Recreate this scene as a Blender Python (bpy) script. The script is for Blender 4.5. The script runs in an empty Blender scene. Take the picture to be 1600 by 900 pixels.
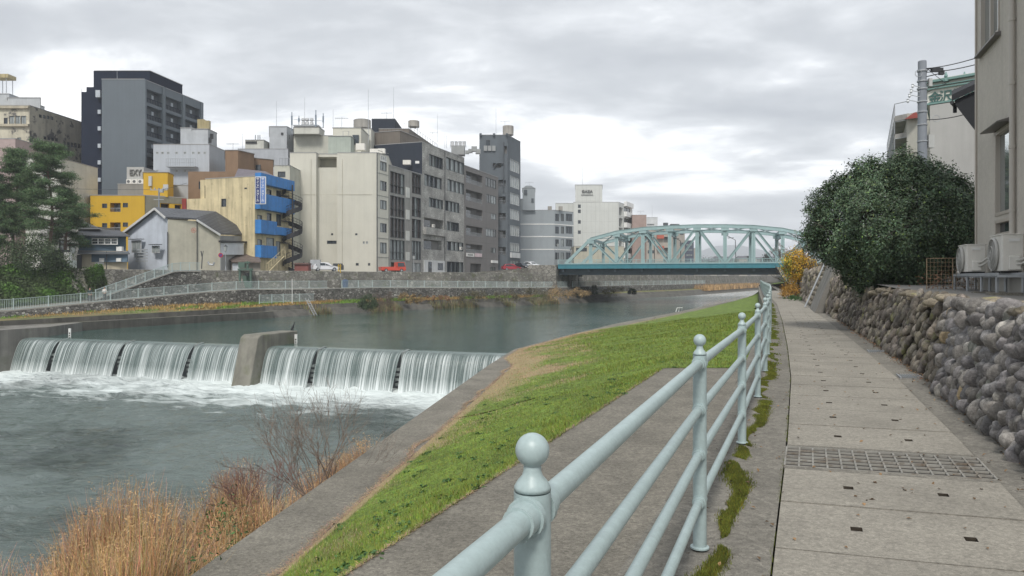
import bpy, bmesh, math, random
import numpy as np
from mathutils import Vector, Matrix, noise as mnoise

random.seed(7); RNG = np.random.default_rng(7)
S = bpy.context.scene
COL = S.collection
R = math.radians

# ------------------------------------------------------------------ camera, world, sun, exposure
cam_d = bpy.data.cameras.new('camera'); cam = bpy.data.objects.new('camera', cam_d); COL.objects.link(cam)
cam.location = (0, 0, 1.5); cam.rotation_euler = (R(90), 0, 0)
cam_d.sensor_width = 36; cam_d.lens = 1150 / 1600 * 36; cam_d.shift_y = -15 / 1600
cam_d.clip_start = 0.05; cam_d.clip_end = 20000
S.camera = cam

SUN_EL, SUN_AZ = 50, 188           # azimuth clockwise from +Y
world = bpy.data.worlds.new('World'); S.world = world; world.use_nodes = True
wn = world.node_tree; wn.nodes.clear()
def N(nt, t, **kw):
    n = nt.nodes.new(t)
    for k, v in kw.items():
        if k in n.inputs: n.inputs[k].default_value = v
        else: setattr(n, k, v)
    return n
def build_world():
    L = wn.links.new
    out = N(wn, 'ShaderNodeOutputWorld'); mix = N(wn, 'ShaderNodeMixShader')
    sky = N(wn, 'ShaderNodeTexSky'); sky.sky_type = 'NISHITA'; sky.sun_disc = False
    sky.sun_elevation = R(SUN_EL); sky.sun_rotation = R(SUN_AZ)
    bg1 = N(wn, 'ShaderNodeBackground', Strength=0.1); L(sky.outputs[0], bg1.inputs[0])
    tc = N(wn, 'ShaderNodeTexCoord'); sep = N(wn, 'ShaderNodeSeparateXYZ'); L(tc.outputs['Generated'], sep.inputs[0])
    zz = N(wn, 'ShaderNodeMath', operation='MAXIMUM'); L(sep.outputs[2], zz.inputs[0]); zz.inputs[1].default_value = 0
    za = N(wn, 'ShaderNodeMath', operation='ADD'); L(zz.outputs[0], za.inputs[0]); za.inputs[1].default_value = 0.22
    dx = N(wn, 'ShaderNodeMath', operation='DIVIDE'); L(sep.outputs[0], dx.inputs[0]); L(za.outputs[0], dx.inputs[1])
    dy = N(wn, 'ShaderNodeMath', operation='DIVIDE'); L(sep.outputs[1], dy.inputs[0]); L(za.outputs[0], dy.inputs[1])
    cb = N(wn, 'ShaderNodeCombineXYZ'); L(dx.outputs[0], cb.inputs[0]); L(dy.outputs[0], cb.inputs[1])
    mp = N(wn, 'ShaderNodeMapping'); mp.inputs['Location'].default_value = (1.3, 4.2, 0); mp.inputs['Scale'].default_value = (0.75, 1.15, 1)
    mp.inputs['Rotation'].default_value = (0, 0, R(25)); L(cb.outputs[0], mp.inputs[0])
    n1 = N(wn, 'ShaderNodeTexNoise', Scale=1.15, Detail=10.0, Roughness=0.57, Distortion=0.35); L(mp.outputs[0], n1.inputs['Vector'])
    n2 = N(wn, 'ShaderNodeTexNoise', Scale=3.2, Detail=7.0, Roughness=0.55, Distortion=0.3); L(mp.outputs[0], n2.inputs['Vector'])
    ad = N(wn, 'ShaderNodeMix'); ad.data_type = 'FLOAT'; ad.inputs[0].default_value = 0.34; L(n1.outputs[0], ad.inputs[2]); L(n2.outputs[0], ad.inputs[3])
    # brighter towards the horizon
    hz = N(wn, 'ShaderNodeMapRange'); L(sep.outputs[2], hz.inputs[0]); hz.inputs[1].default_value = 0.0; hz.inputs[2].default_value = 0.38
    hz.inputs[3].default_value = 0.045; hz.inputs[4].default_value = -0.05
    a2 = N(wn, 'ShaderNodeMath', operation='ADD'); L(ad.outputs[0], a2.inputs[0]); L(hz.outputs[0], a2.inputs[1])
    cr = N(wn, 'ShaderNodeValToRGB'); L(a2.outputs[0], cr.inputs[0])
    e = cr.color_ramp.elements
    e[0].position = 0.35; e[0].color = (0.30, 0.315, 0.335, 1)
    e[1].position = 0.61; e[1].color = (0.95, 0.955, 0.95, 1)
    m = e.new(0.465); m.color = (0.40, 0.415, 0.43, 1)
    m = e.new(0.525); m.color = (0.52, 0.535, 0.55, 1)
    bg2 = N(wn, 'ShaderNodeBackground', Strength=1.0); L(cr.outputs[0], bg2.inputs[0])
    mix.inputs[0].default_value = 0.93
    L(bg1.outputs[0], mix.inputs[1]); L(bg2.outputs[0], mix.inputs[2]); L(mix.outputs[0], out.inputs[0])
build_world()
sl = bpy.data.lights.new('sun', 'SUN'); sl.energy = 1.7; sl.angle = R(14); sl.color = (1, 0.96, 0.9)
so = bpy.data.objects.new('sun', sl); COL.objects.link(so)
az, el = R(SUN_AZ), R(SUN_EL)
sd = Vector((math.sin(az) * math.cos(el), math.cos(az) * math.cos(el), math.sin(el)))
so.rotation_euler = sd.to_track_quat('Z', 'Y').to_euler(); so.location = (-20, -20, 60)
S.view_settings.view_transform = 'Standard'; S.view_settings.look = 'None'
S.view_settings.gamma = 1.0; S.view_settings.exposure = 0.85; S.view_settings.use_curve_mapping = False
S.render.resolution_x = 1024; S.render.resolution_y = 576
try: S.cycles.max_bounces = 6; S.cycles.transparent_max_bounces = 12; S.cycles.volume_bounces = 2
except Exception: pass

# ------------------------------------------------------------------ measuring helpers (a pixel of the photo at a known distance -> metres)
F, HY, CX, EYE = 1150.0, 435.0, 800.0, 1.5
def gx(px, d): return (px - CX) / F * d
def gz(py, d): return EYE + (HY - py) * d / F
def P(px, d): return (gx(px, d), d)
def P3(px, py, d): return Vector((gx(px, d), d, gz(py, d)))

# ------------------------------------------------------------------ materials
MC = {}
def mat(name, col, rough=0.85, var=0.12, vs=0.6, streak=0.0, ss=1.2, bump=0.0, bs=30.0, metal=0.0, rnd=0.0, spec=None,
        fine=0.0, fs=120.0, spots=None, emit=None):
    if name in MC: return MC[name]
    m = bpy.data.materials.new(name); m.use_nodes = True; nt = m.node_tree; L = nt.links.new
    b = nt.nodes['Principled BSDF']; b.inputs['Roughness'].default_value = rough; b.inputs['Metallic'].default_value = metal
    if spec is not None: b.inputs['Specular IOR Level'].default_value = spec
    tc = N(nt, 'ShaderNodeTexCoord')
    rgb = N(nt, 'ShaderNodeRGB'); rgb.outputs[0].default_value = (*col, 1); cur = rgb.outputs[0]
    def mul(cur, fac):
        v = N(nt, 'ShaderNodeVectorMath', operation='SCALE'); L(cur, v.inputs[0]); L(fac, v.inputs['Scale']); return v.outputs[0]
    def rng(src, a, bb, lo, hi):
        r = N(nt, 'ShaderNodeMapRange'); L(src, r.inputs[0]); r.inputs[1].default_value = a; r.inputs[2].default_value = bb
        r.inputs[3].default_value = lo; r.inputs[4].default_value = hi; return r.outputs[0]
    if var:
        n = N(nt, 'ShaderNodeTexNoise', Scale=vs, Detail=6.0, Roughness=0.6); L(tc.outputs['Object'], n.inputs['Vector'])
        cur = mul(cur, rng(n.outputs[0], 0.3, 0.7, 1 - var, 1 + var))
    if fine:
        n = N(nt, 'ShaderNodeTexNoise', Scale=fs, Detail=2.0, Roughness=0.7); L(tc.outputs['Object'], n.inputs['Vector'])
        cur = mul(cur, rng(n.outputs[0], 0.3, 0.7, 1 - fine, 1 + fine))
        vo = N(nt, 'ShaderNodeTexVoronoi', Scale=fs * .42); L(tc.outputs['Object'], vo.inputs['Vector'])
        sx_ = N(nt, 'ShaderNodeSeparateColor'); L(vo.outputs['Color'], sx_.inputs[0]); cur = mul(cur, rng(sx_.outputs[0], 0, 1, 1 - fine * .75, 1 + fine * .75))
        n = N(nt, 'ShaderNodeTexNoise', Scale=fs * .12, Detail=3.0, Roughness=0.7); L(tc.outputs['Object'], n.inputs['Vector'])
        cur = mul(cur, rng(n.outputs[0], 0.35, 0.65, 1 - fine * .5, 1 + fine * .5))
    if streak:
        mp = N(nt, 'ShaderNodeMapping'); mp.inputs['Scale'].default_value = (ss, ss, ss * 0.07); L(tc.outputs['Object'], mp.inputs[0])
        n = N(nt, 'ShaderNodeTexNoise', Scale=1.0, Detail=5.0, Roughness=0.65); L(mp.outputs[0], n.inputs['Vector'])
        cur = mul(cur, rng(n.outputs[0], 0.45, 0.72, 1.0, 1 - streak))
    if spots:
        sc, lo, hi, c2 = spots
        n = N(nt, 'ShaderNodeTexNoise', Scale=sc, Detail=6.0, Roughness=0.65); L(tc.outputs['Object'], n.inputs['Vector'])
        mx = N(nt, 'ShaderNodeMix'); mx.data_type = 'RGBA'; L(rng(n.outputs[0], lo, hi, 0, 1), mx.inputs[0]); L(cur, mx.inputs[6])
        mx.inputs[7].default_value = (*c2, 1); cur = mx.outputs[2]
    if rnd:
        a = N(nt, 'ShaderNodeAttribute'); a.attribute_name = 'rnd'
        cur = mul(cur, rng(a.outputs['Fac'], 0, 1, 1 - rnd, 1 + rnd))
        a2 = N(nt, 'ShaderNodeAttribute'); a2.attribute_name = 'tint'
        v = N(nt, 'ShaderNodeVectorMath', operation='MULTIPLY'); L(cur, v.inputs[0]); L(a2.outputs['Vector'], v.inputs[1]); cur = v.outputs[0]
    L(cur, b.inputs['Base Color'])
    if bump:
        n = N(nt, 'ShaderNodeTexNoise', Scale=bs, Detail=5.0, Roughness=0.6); L(tc.outputs['Object'], n.inputs['Vector'])
        bp = N(nt, 'ShaderNodeBump', Strength=bump, Distance=0.02); L(n.outputs[0], bp.inputs['Height']); L(bp.outputs[0], b.inputs['Normal'])
    if emit:
        b.inputs['Emission Color'].default_value = (*col, 1); b.inputs['Emission Strength'].default_value = emit
    MC[name] = m; return m

def stone_mat(name, c1, c2, scale, mortar=(0.10, 0.095, 0.085), stretch=(1, 1, 1.3), bump=0.8, moss=None):
    m = bpy.data.materials.new(name); m.use_nodes = True; nt = m.node_tree; L = nt.links.new
    b = nt.nodes['Principled BSDF']; b.inputs['Roughness'].default_value = 0.9
    tc = N(nt, 'ShaderNodeTexCoord'); mp = N(nt, 'ShaderNodeMapping'); mp.inputs['Scale'].default_value = stretch; L(tc.outputs['Object'], mp.inputs[0])
    nz = N(nt, 'ShaderNodeTexNoise', Scale=2.0, Detail=3.0); L(mp.outputs[0], nz.inputs['Vector'])
    vm = N(nt, 'ShaderNodeVectorMath', operation='MULTIPLY_ADD'); L(nz.outputs['Color'], vm.inputs[0]); vm.inputs[1].default_value = (.3, .3, .3); L(mp.outputs[0], vm.inputs[2])
    vo = N(nt, 'ShaderNodeTexVoronoi', Scale=scale); L(vm.outputs[0], vo.inputs['Vector'])
    ve = N(nt, 'ShaderNodeTexVoronoi', Scale=scale, feature='DISTANCE_TO_EDGE'); L(vm.outputs[0], ve.inputs['Vector'])
    sp = N(nt, 'ShaderNodeSeparateColor'); L(vo.outputs['Color'], sp.inputs[0])
    cr = N(nt, 'ShaderNodeValToRGB'); L(sp.outputs[0], cr.inputs[0]); cr.color_ramp.elements[0].color = (*c1, 1); cr.color_ramp.elements[1].color = (*c2, 1)
    pw = cr.color_ramp.elements.new(0.8); pw.color = (*[a * .6 + b_ * .4 for a, b_ in zip(c1, c2)], 1)
    n = N(nt, 'ShaderNodeTexNoise', Scale=14.0, Detail=5.0); L(tc.outputs['Object'], n.inputs['Vector'])
    r = N(nt, 'ShaderNodeMapRange'); L(n.outputs[0], r.inputs[0]); r.inputs[1].default_value = .3; r.inputs[2].default_value = .7; r.inputs[3].default_value = .6; r.inputs[4].default_value = 1.35
    v = N(nt, 'ShaderNodeVectorMath', operation='SCALE'); L(cr.outputs[0], v.inputs[0]); L(r.outputs[0], v.inputs['Scale'])
    e = N(nt, 'ShaderNodeMapRange'); L(ve.outputs['Distance'], e.inputs[0]); e.inputs[1].default_value = 0.02; e.inputs[2].default_value = 0.10
    mx = N(nt, 'ShaderNodeMix'); mx.data_type = 'RGBA'; L(e.outputs[0], mx.inputs[0]); mx.inputs[6].default_value = (*mortar, 1); L(v.outputs[0], mx.inputs[7])
    cur = mx.outputs[2]
    nl = N(nt, 'ShaderNodeTexNoise', Scale=0.35, Detail=4.0); L(tc.outputs['Object'], nl.inputs['Vector'])
    rl = N(nt, 'ShaderNodeMapRange'); L(nl.outputs[0], rl.inputs[0]); rl.inputs[1].default_value = .35; rl.inputs[2].default_value = .65; rl.inputs[3].default_value = .7; rl.inputs[4].default_value = 1.2
    v2 = N(nt, 'ShaderNodeVectorMath', operation='SCALE'); L(cur, v2.inputs[0]); L(rl.outputs[0], v2.inputs['Scale']); cur = v2.outputs[0]
    if moss:
        nm = N(nt, 'ShaderNodeTexNoise', Scale=0.8, Detail=7.0, Roughness=.7); L(tc.outputs['Object'], nm.inputs['Vector'])
        rm = N(nt, 'ShaderNodeMapRange'); L(nm.outputs[0], rm.inputs[0]); rm.inputs[1].default_value = .53; rm.inputs[2].default_value = .66
        m2 = N(nt, 'ShaderNodeMix'); m2.data_type = 'RGBA'; L(rm.outputs[0], m2.inputs[0]); L(cur, m2.inputs[6]); m2.inputs[7].default_value = (*moss, 1); cur = m2.outputs[2]
    L(cur, b.inputs['Base Color'])
    bp = N(nt, 'ShaderNodeBump', Strength=bump, Distance=0.08); L(e.outputs[0], bp.inputs['Height']); L(bp.outputs[0], b.inputs['Normal'])
    MC[name] = m; return m

def panel_mat(name, col, sx, sz, line=0.72, rough=.7, streak=.08, axis='X', lw=0.03, var=.05):
    """cladding with real joint lines repeating every sx metres along and sz metres up"""
    m = mat(name, col, rough=rough, var=var, vs=.3, streak=streak)
    nt = m.node_tree; L = nt.links.new; b = nt.nodes['Principled BSDF']
    src = b.inputs['Base Color'].links[0].from_socket
    tc = N(nt, 'ShaderNodeTexCoord'); sp = N(nt, 'ShaderNodeSeparateXYZ'); L(tc.outputs['Object'], sp.inputs[0])
    def cut(s, step):
        d = N(nt, 'ShaderNodeMath', operation='DIVIDE'); L(s, d.inputs[0]); d.inputs[1].default_value = step
        f = N(nt, 'ShaderNodeMath', operation='FRACT'); L(d.outputs[0], f.inputs[0])
        g = N(nt, 'ShaderNodeMath', operation='LESS_THAN'); L(f.outputs[0], g.inputs[0]); g.inputs[1].default_value = lw / step; return g.outputs[0]
    h = N(nt, 'ShaderNodeMath', operation='ADD'); L(sp.outputs[0], h.inputs[0]); L(sp.outputs[1], h.inputs[1])
    mxx = N(nt, 'ShaderNodeMath', operation='MAXIMUM')
    L(cut({'X': sp.outputs[0], 'Y': sp.outputs[1], 'S': h.outputs[0]}[axis], sx), mxx.inputs[0]); L(cut(sp.outputs[2], sz), mxx.inputs[1])
    r = N(nt, 'ShaderNodeMapRange'); L(mxx.outputs[0], r.inputs[0]); r.inputs[3].default_value = 1; r.inputs[4].default_value = line
    v = N(nt, 'ShaderNodeVectorMath', operation='SCALE'); L(src, v.inputs[0]); L(r.outputs[0], v.inputs['Scale']); L(v.outputs[0], b.inputs['Base Color'])
    return m

# ------------------------------------------------------------------ mesh helpers
LOC = {}
def root_loc(o):
    while o.parent: o = o.parent
    return LOC.get(o.name, Vector((0, 0, 0)))
class MB:
    def __init__(s): s.v = []; s.f = []; s.m = []; s.uv = None
    def quad(s, a, b, c, d, mi=0):
        i = len(s.v); s.v += [tuple(a), tuple(b), tuple(c), tuple(d)]; s.f.append((i, i + 1, i + 2, i + 3)); s.m.append(mi)
    def tri(s, a, b, c, mi=0):
        i = len(s.v); s.v += [tuple(a), tuple(b), tuple(c)]; s.f.append((i, i + 1, i + 2)); s.m.append(mi)
    def hexa(s, lo, hi, mi=0):
        """lo, hi: four points each, CCW from above"""
        i = len(s.v); s.v += [tuple(p) for p in lo] + [tuple(p) for p in hi]
        s.f += [(i + 3, i + 2, i + 1, i), (i + 4, i + 5, i + 6, i + 7)] + [(i + k, i + (k + 1) % 4, i + 4 + (k + 1) % 4, i + 4 + k) for k in range(4)]; s.m += [mi] * 6
    def box(s, c, size, rz=0, mi=0, M=None):
        x, y, z = [q / 2 for q in size]; ca, sa = math.cos(rz), math.sin(rz)
        def T(a, b, h):
            p = Vector((a * ca - b * sa, a * sa + b * ca, h)) + Vector(c); return tuple(M @ p) if M else tuple(p)
        q = [(-x, -y), (x, -y), (x, y), (-x, y)]
        s.hexa([T(a, b, -z) for a, b in q], [T(a, b, z) for a, b in q], mi)
    def prism(s, pts, z0, z1, mi=0, cap=True):
        n = len(pts); i = len(s.v)
        s.v += [(p[0], p[1], z0) for p in pts] + [(p[0], p[1], z1) for p in pts]
        for k in range(n): s.f.append((i + k, i + (k + 1) % n, i + n + (k + 1) % n, i + n + k)); s.m.append(mi)
        if cap: s.f.append(tuple(i + n + k for k in range(n))); s.f.append(tuple(i + n - 1 - k for k in range(n))); s.m += [mi, mi]
    def tube(s, pts, r, n=8, mi=0, cap=True):
        pts = [Vector(p) for p in pts]; k = len(pts); rr = r if isinstance(r, (list, tuple)) else [r] * k
        base = len(s.v); up0 = None
        for j, p in enumerate(pts):
            t = (pts[min(j + 1, k - 1)] - pts[max(j - 1, 0)])
            t = t.normalized() if t.length > 1e-9 else Vector((0, 0, 1))
            if up0 is None: up0 = Vector((0, 0, 1)) if abs(t.z) < .9 else Vector((1, 0, 0))
            a = t.cross(up0).normalized(); b = a.cross(t); up0 = b
            for q in range(n):
                an = 2 * math.pi * q / n; s.v.append(tuple(p + (a * math.cos(an) + b * math.sin(an)) * rr[j]))
        for j in range(k - 1):
            for q in range(n):
                i0 = base + j * n + q; i1 = base + j * n + (q + 1) % n; s.f.append((i0, i0 + n, i1 + n, i1)); s.m.append(mi)
        if cap:
            s.f.append(tuple(base + q for q in range(n))); s.f.append(tuple(base + (k - 1) * n + n - 1 - q for q in range(n))); s.m += [mi, mi]
    def beam(s, a, b, w, h, mi=0, up=(0, 0, 1)):
        a = Vector(a); b = Vector(b); t = (b - a).normalized(); u = Vector(up)
        x = t.cross(u); x = x.normalized() if x.length > 1e-4 else Vector((1, 0, 0)); y = x.cross(t)
        q = [(-w / 2, -h / 2), (w / 2, -h / 2), (w / 2, h / 2), (-w / 2, h / 2)]
        s.hexa([a + x * i + y * j for i, j in q], [b + x * i + y * j for i, j in q], mi)
    def lathe(s, c, prof, n=16, mi=0):
        i = len(s.v); c = Vector(c)
        for r, z in prof:
            for q in range(n):
                an = 2 * math.pi * q / n; s.v.append((c.x + r * math.cos(an), c.y + r * math.sin(an), c.z + z))
        for j in range(len(prof) - 1):
            for q in range(n): s.f.append((i + j * n + q, i + j * n + (q + 1) % n, i + (j + 1) * n + (q + 1) % n, i + (j + 1) * n + q)); s.m.append(mi)
        s.f.append(tuple(i + (len(prof) - 1) * n + q for q in range(n))); s.f.append(tuple(i + n - 1 - q for q in range(n))); s.m += [mi, mi]
    def build(s, name, mats, parent=None, smooth=False, bevel=0):
        if not isinstance(mats, (list, tuple)): mats = [mats]
        L0 = root_loc(parent) if parent else Vector((0, 0, 0))
        v = np.array(s.v, dtype=np.float64).reshape(-1, 3) - np.array(L0)
        me = bpy.data.meshes.new(name); me.from_pydata(v.tolist(), [], s.f)
        for m in mats: me.materials.append(m)
        if len(mats) > 1: me.polygons.foreach_set('material_index', s.m)
        if smooth: me.polygons.foreach_set('use_smooth', [True] * len(me.polygons))
        me.update()
        o = bpy.data.objects.new(name, me); COL.objects.link(o)
        if parent: o.parent = parent
        if smooth == 'auto':
            try: me.set_sharp_from_angle(angle=R(40))
            except Exception: pass
        if bevel:
            b = o.modifiers.new('bevel', 'BEVEL'); b.width = bevel; b.segments = 2; b.limit_method = 'ANGLE'
        return o
def tag(o, label=None, cat=None, group=None, kind=None):
    if label: o['label'] = label
    if cat: o['category'] = cat
    if group: o['group'] = group
    if kind: o['kind'] = kind
    return o
def thing(name, label, cat, loc=(0, 0, 0), group=None):
    o = bpy.data.objects.new(name, None); COL.objects.link(o); o.location = loc; o.empty_display_size = .3
    LOC[o.name] = Vector(loc); return tag(o, label, cat, group)
def copy_tree(o, parent=None):
    c = o.copy(); COL.objects.link(c); c.parent = parent
    for ch in list(o.children): copy_tree(ch, c)
    return c
def raw_mesh(name, V, Fq, mats, attrs=None, smooth=False, parent=None, nside=4):
    """fast numpy mesh: V (n,3), Fq (m,nside)"""
    V = np.asarray(V, dtype=np.float32)
    if parent is not None: V = V - np.array(root_loc(parent), dtype=np.float32)
    Fq = np.asarray(Fq, dtype=np.int32)
    me = bpy.data.meshes.new(name); me.vertices.add(len(V)); me.vertices.foreach_set('co', V.ravel())
    me.loops.add(Fq.size); me.loops.foreach_set('vertex_index', Fq.ravel())
    me.polygons.add(len(Fq)); me.polygons.foreach_set('loop_start', np.arange(0, Fq.size, nside, dtype=np.int32))
    me.polygons.foreach_set('loop_total', np.full(len(Fq), nside, dtype=np.int32))
    if smooth: me.polygons.foreach_set('use_smooth', np.ones(len(Fq), dtype=bool))
    for m in (mats if isinstance(mats, (list, tuple)) else [mats]): me.materials.append(m)
    for k, (dom, arr) in (attrs or {}).items():
        arr = np.asarray(arr, dtype=np.float32)
        if arr.ndim == 1: a = me.attributes.new(k, 'FLOAT', dom); a.data.foreach_set('value', arr)
        else: a = me.attributes.new(k, 'FLOAT_VECTOR', dom); a.data.foreach_set('vector', arr.ravel())
    me.update(calc_edges=True); me.validate()
    o = bpy.data.objects.new(name, me); COL.objects.link(o)
    if parent is not None: o.parent = parent
    return o
def blades(name, base, h, w, lean, m, tint=None, seg=2, parent=None):
    """grass blades / reeds: base (n,3), h (n), w (n), lean (n): curved strips of seg segments"""
    n = len(base); ang = RNG.uniform(0, 2 * np.pi, n); dirx = np.cos(ang); diry = np.sin(ang)
    sx, sy = -diry, dirx; rows = []
    for k in range(seg + 1):
        t = k / seg; off = lean * t * t
        c = base + np.stack([dirx * off, diry * off, h * t * (1 - .25 * np.clip(lean / np.maximum(h, .01), 0, 1.5) * t)], 1)
        ww = w * (1 - t * .85) / 2; s = np.stack([sx * ww, sy * ww, np.zeros(n)], 1)
        rows += [c - s, c + s]
    V = np.stack(rows, 1).reshape(-1, 3); k2 = 2 * (seg + 1)
    b = (np.arange(n) * k2)[:, None]
    Fq = np.concatenate([b + np.array([2 * k, 2 * k + 1, 2 * k + 3, 2 * k + 2])[None] for k in range(seg)], 1).reshape(-1, 4)
    rn = np.repeat(RNG.uniform(0, 1, n), seg); ti = np.repeat(tint if tint is not None else np.ones((n, 3)), seg, 0)
    return raw_mesh(name, V, Fq, m, {'rnd': ('FACE', rn), 'tint': ('FACE', ti)}, parent=parent)
def leaves(name, cen, size, m, tint=None, aspect=.5, parent=None, outward=None, jitter=.9):
    """leaf quads (diamonds with a fold) at cen"""
    n = len(cen); nrm = RNG.normal(size=(n, 3)) * jitter
    if outward is not None: nrm = nrm + outward * 1.0
    nrm /= np.linalg.norm(nrm, axis=1)[:, None] + 1e-9
    t = np.cross(nrm, RNG.normal(size=(n, 3))); t /= np.linalg.norm(t, axis=1)[:, None] + 1e-9
    b = np.cross(nrm, t); L = (size * RNG.uniform(.7, 1.3, n))[:, None]
    p0 = cen - t * L / 2; p2 = cen + t * L / 2 - nrm * L * .12; p1 = cen + b * L * aspect / 2 + nrm * L * .1; p3 = cen - b * L * aspect / 2 + nrm * L * .1
    V = np.stack([p0, p1, p2, p3], 1).reshape(-1, 3); Fq = np.arange(4 * n).reshape(-1, 4)
    return raw_mesh(name, V, Fq, m, {'rnd': ('FACE', RNG.uniform(0, 1, n)), 'tint': ('FACE', tint if tint is not None else np.ones((n, 3)))}, parent=parent)
def clump_points(c, rad, n, nclump, spread, shell=.6, flat=1.0, low=-1.0):
    """points gathered in clumps spread through an ellipsoid crown; returns points and outward directions"""
    d = RNG.normal(size=(nclump, 3)); d /= np.linalg.norm(d, axis=1)[:, None]
    d = d[d[:, 2] > low]; r = RNG.uniform(shell, 1.0, len(d)) ** .7
    lump = 1 + .13 * np.sin(d[:, 0] * 5 + c[0]) + .1 * np.sin(d[:, 2] * 7 + d[:, 1] * 4)
    cc = np.array(c) + d * r[:, None] * lump[:, None] * np.array(rad)
    idx = RNG.integers(0, len(cc), n); off = RNG.normal(size=(n, 3)) * spread; off[:, 2] *= flat
    pts = cc[idx] + off; out = (pts - np.array(c)) / np.array(rad); out /= np.linalg.norm(out, axis=1)[:, None] + 1e-9
    return pts, out, idx
def text(name, body, size, M, m, parent=None, extrude=.01, sx=1.0, bold=0.0, align='CENTER'):
    cu = bpy.data.curves.new(name, 'FONT'); cu.body = body; cu.size = size; cu.extrude = extrude; cu.align_x = align; cu.align_y = 'CENTER'; cu.offset = bold
    t = bpy.data.objects.new(name + '_tmp', cu); COL.objects.link(t); bpy.context.view_layer.update()
    me = bpy.data.meshes.new_from_object(t.evaluated_get(bpy.context.evaluated_depsgraph_get()))
    bpy.data.objects.remove(t); me.materials.clear(); me.materials.append(m)
    L0 = root_loc(parent) if parent else Vector((0, 0, 0))
    me.transform(Matrix.Translation(-L0) @ M @ Matrix.Diagonal((sx, 1, 1, 1)))
    o = bpy.data.objects.new(name, me); COL.objects.link(o)
    if parent: o.parent = parent
    return o
def face_matrix(p, dirv, up=(0, 0, 1)):
    """text plane: x along dirv, y up, z = normal"""
    x = Vector(dirv).normalized(); y = Vector(up).normalized(); z = x.cross(y).normalized()
    M = Matrix((x, y, z)).transposed().to_4x4(); M.translation = Vector(p); return M
def lerp(tab):
    xs = [t[0] for t in tab]; ys = [t[1] for t in tab]
    return lambda y: float(np.interp(y, xs, ys))

# common materials
M_conc = mat('aggregate_concrete', (.185, .174, .15), .92, var=.25, vs=.9, fine=.27, fs=90, bump=.5, bs=120, spots=(2.2, .58, .75, (.20, .185, .165)))
M_concL = mat('lower_concrete', (.175, .163, .136), .92, var=.25, vs=.7, fine=.32, fs=80, bump=.5, bs=110, spots=(1.0, .60, .78, (.15, .135, .12)))
M_slab = mat('slab_concrete', (.26, .243, .208), .9, var=.16, vs=1.1, fine=.22, fs=140, bump=.35, bs=160, spots=(1.3, .6, .8, (.27, .25, .215)))
M_river = mat('river_wall_concrete', (.20, .192, .175), .9, var=.2, vs=.5, streak=.45, ss=1.0, bump=.4, bs=12, spots=(.5, .55, .7, (.13, .13, .105)))
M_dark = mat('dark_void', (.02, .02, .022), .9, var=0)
M_rail = mat('rail_paint', (.335, .415, .415), .42, var=.05, vs=3, fine=.05, fs=60, bump=.08, bs=80, spots=(9, .68, .78, (.30, .38, .38)))
M_rail2 = mat('railing_paint_far', (.42, .50, .50), .5, var=.06)
M_steel = mat('galvanised_steel', (.36, .38, .40), .5, var=.1, vs=5, metal=.3)
M_white = mat('white_paint', (.72, .72, .70), .6, var=.05, vs=2, streak=.1)
M_glass = mat('window_glass', (.035, .045, .055), .08, var=.3, vs=.5, spec=.7)
M_glass2 = mat('curtained_glass', (.30, .33, .33), .2, var=.25, vs=.9, streak=.3, ss=6)
M_glass3 = mat('brown_glass', (.085, .07, .065), .12, var=.4, vs=.8)
M_frameD = mat('dark_window_frame', (.05, .055, .06), .5, var=.05)
M_frameL = mat('light_window_frame', (.45, .46, .46), .5, var=.05)
M_black = mat('black_paint', (.025, .027, .03), .5, var=.1)
def lawn_mat():
    m = mat('lawn_soil', (.12, .18, .026), .95, var=.3, vs=.7, fine=.4, fs=24, bump=.8, bs=40); nt = m.node_tree; L = nt.links.new; b = nt.nodes['Principled BSDF']; src = b.inputs['Base Color'].links[0].from_socket
    a = N(nt, 'ShaderNodeAttribute'); a.attribute_name = 'dry'; n = N(nt, 'ShaderNodeTexNoise', Scale=9.0, Detail=6.0, Roughness=.7); tc = N(nt, 'ShaderNodeTexCoord'); L(tc.outputs['Object'], n.inputs['Vector'])
    s = N(nt, 'ShaderNodeMath', operation='ADD'); L(a.outputs['Fac'], s.inputs[0]); L(n.outputs[0], s.inputs[1]); r = N(nt, 'ShaderNodeMapRange'); L(s.outputs[0], r.inputs[0]); r.inputs[1].default_value = .78; r.inputs[2].default_value = 1.5
    mx = N(nt, 'ShaderNodeMix'); mx.data_type = 'RGBA'; L(r.outputs[0], mx.inputs[0]); L(src, mx.inputs[6]); mx.inputs[7].default_value = (.28, .225, .115, 1); L(mx.outputs[2], b.inputs['Base Color']); return m
M_grass_soil = lawn_mat()
M_plateau = mat('town_ground', (.17, .165, .155), .95, var=.15, vs=.2)
# ------------------------------------------------------------------ terrain lines: X as a function of Y (metres ahead)
PLx = lerp([(-30, -9.8), (0, -.18), (4.54, 1.63), (6.76, 2.52), (11.1, 4.2), (16.4, 6.13), (26.5, 9.72), (43, 15.45), (69, 24), (100, 34.3), (150, 51), (200, 68), (400, 150)])
NBx = lerp([(40, -1.4), (51, 0), (63, 4.4), (80, 11.1), (109, 24.6), (135, 36), (157, 47), (181, 57), (260, 100), (400, 175)])
SLx = lambda y: .135 * y - 6.65 if y < 40 else NBx(y) + .15
SRx = lambda y: .135 * y - 5.26 if y < 40 else NBx(y) + float(np.interp(y, [40, 44, 70, 78, 400], [1.39, .5, .5, 1.9, 2.2]))
LRx = lambda y: .392 * y - 4.6 if y < 24.6 else PLx(y) - .8
LRz = lambda y: -1.5
LRl = lambda y: min(.392 * y - 4.6, PLx(y) - .81)
SZ = lambda y: float(np.interp(y, [0, 40, 52, 400], [-3.2, -3.2, -3.42, -3.42]))
PRx = lambda y: PLx(y) + 1.62
WBx = lambda y: PRx(y) + .42
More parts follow.
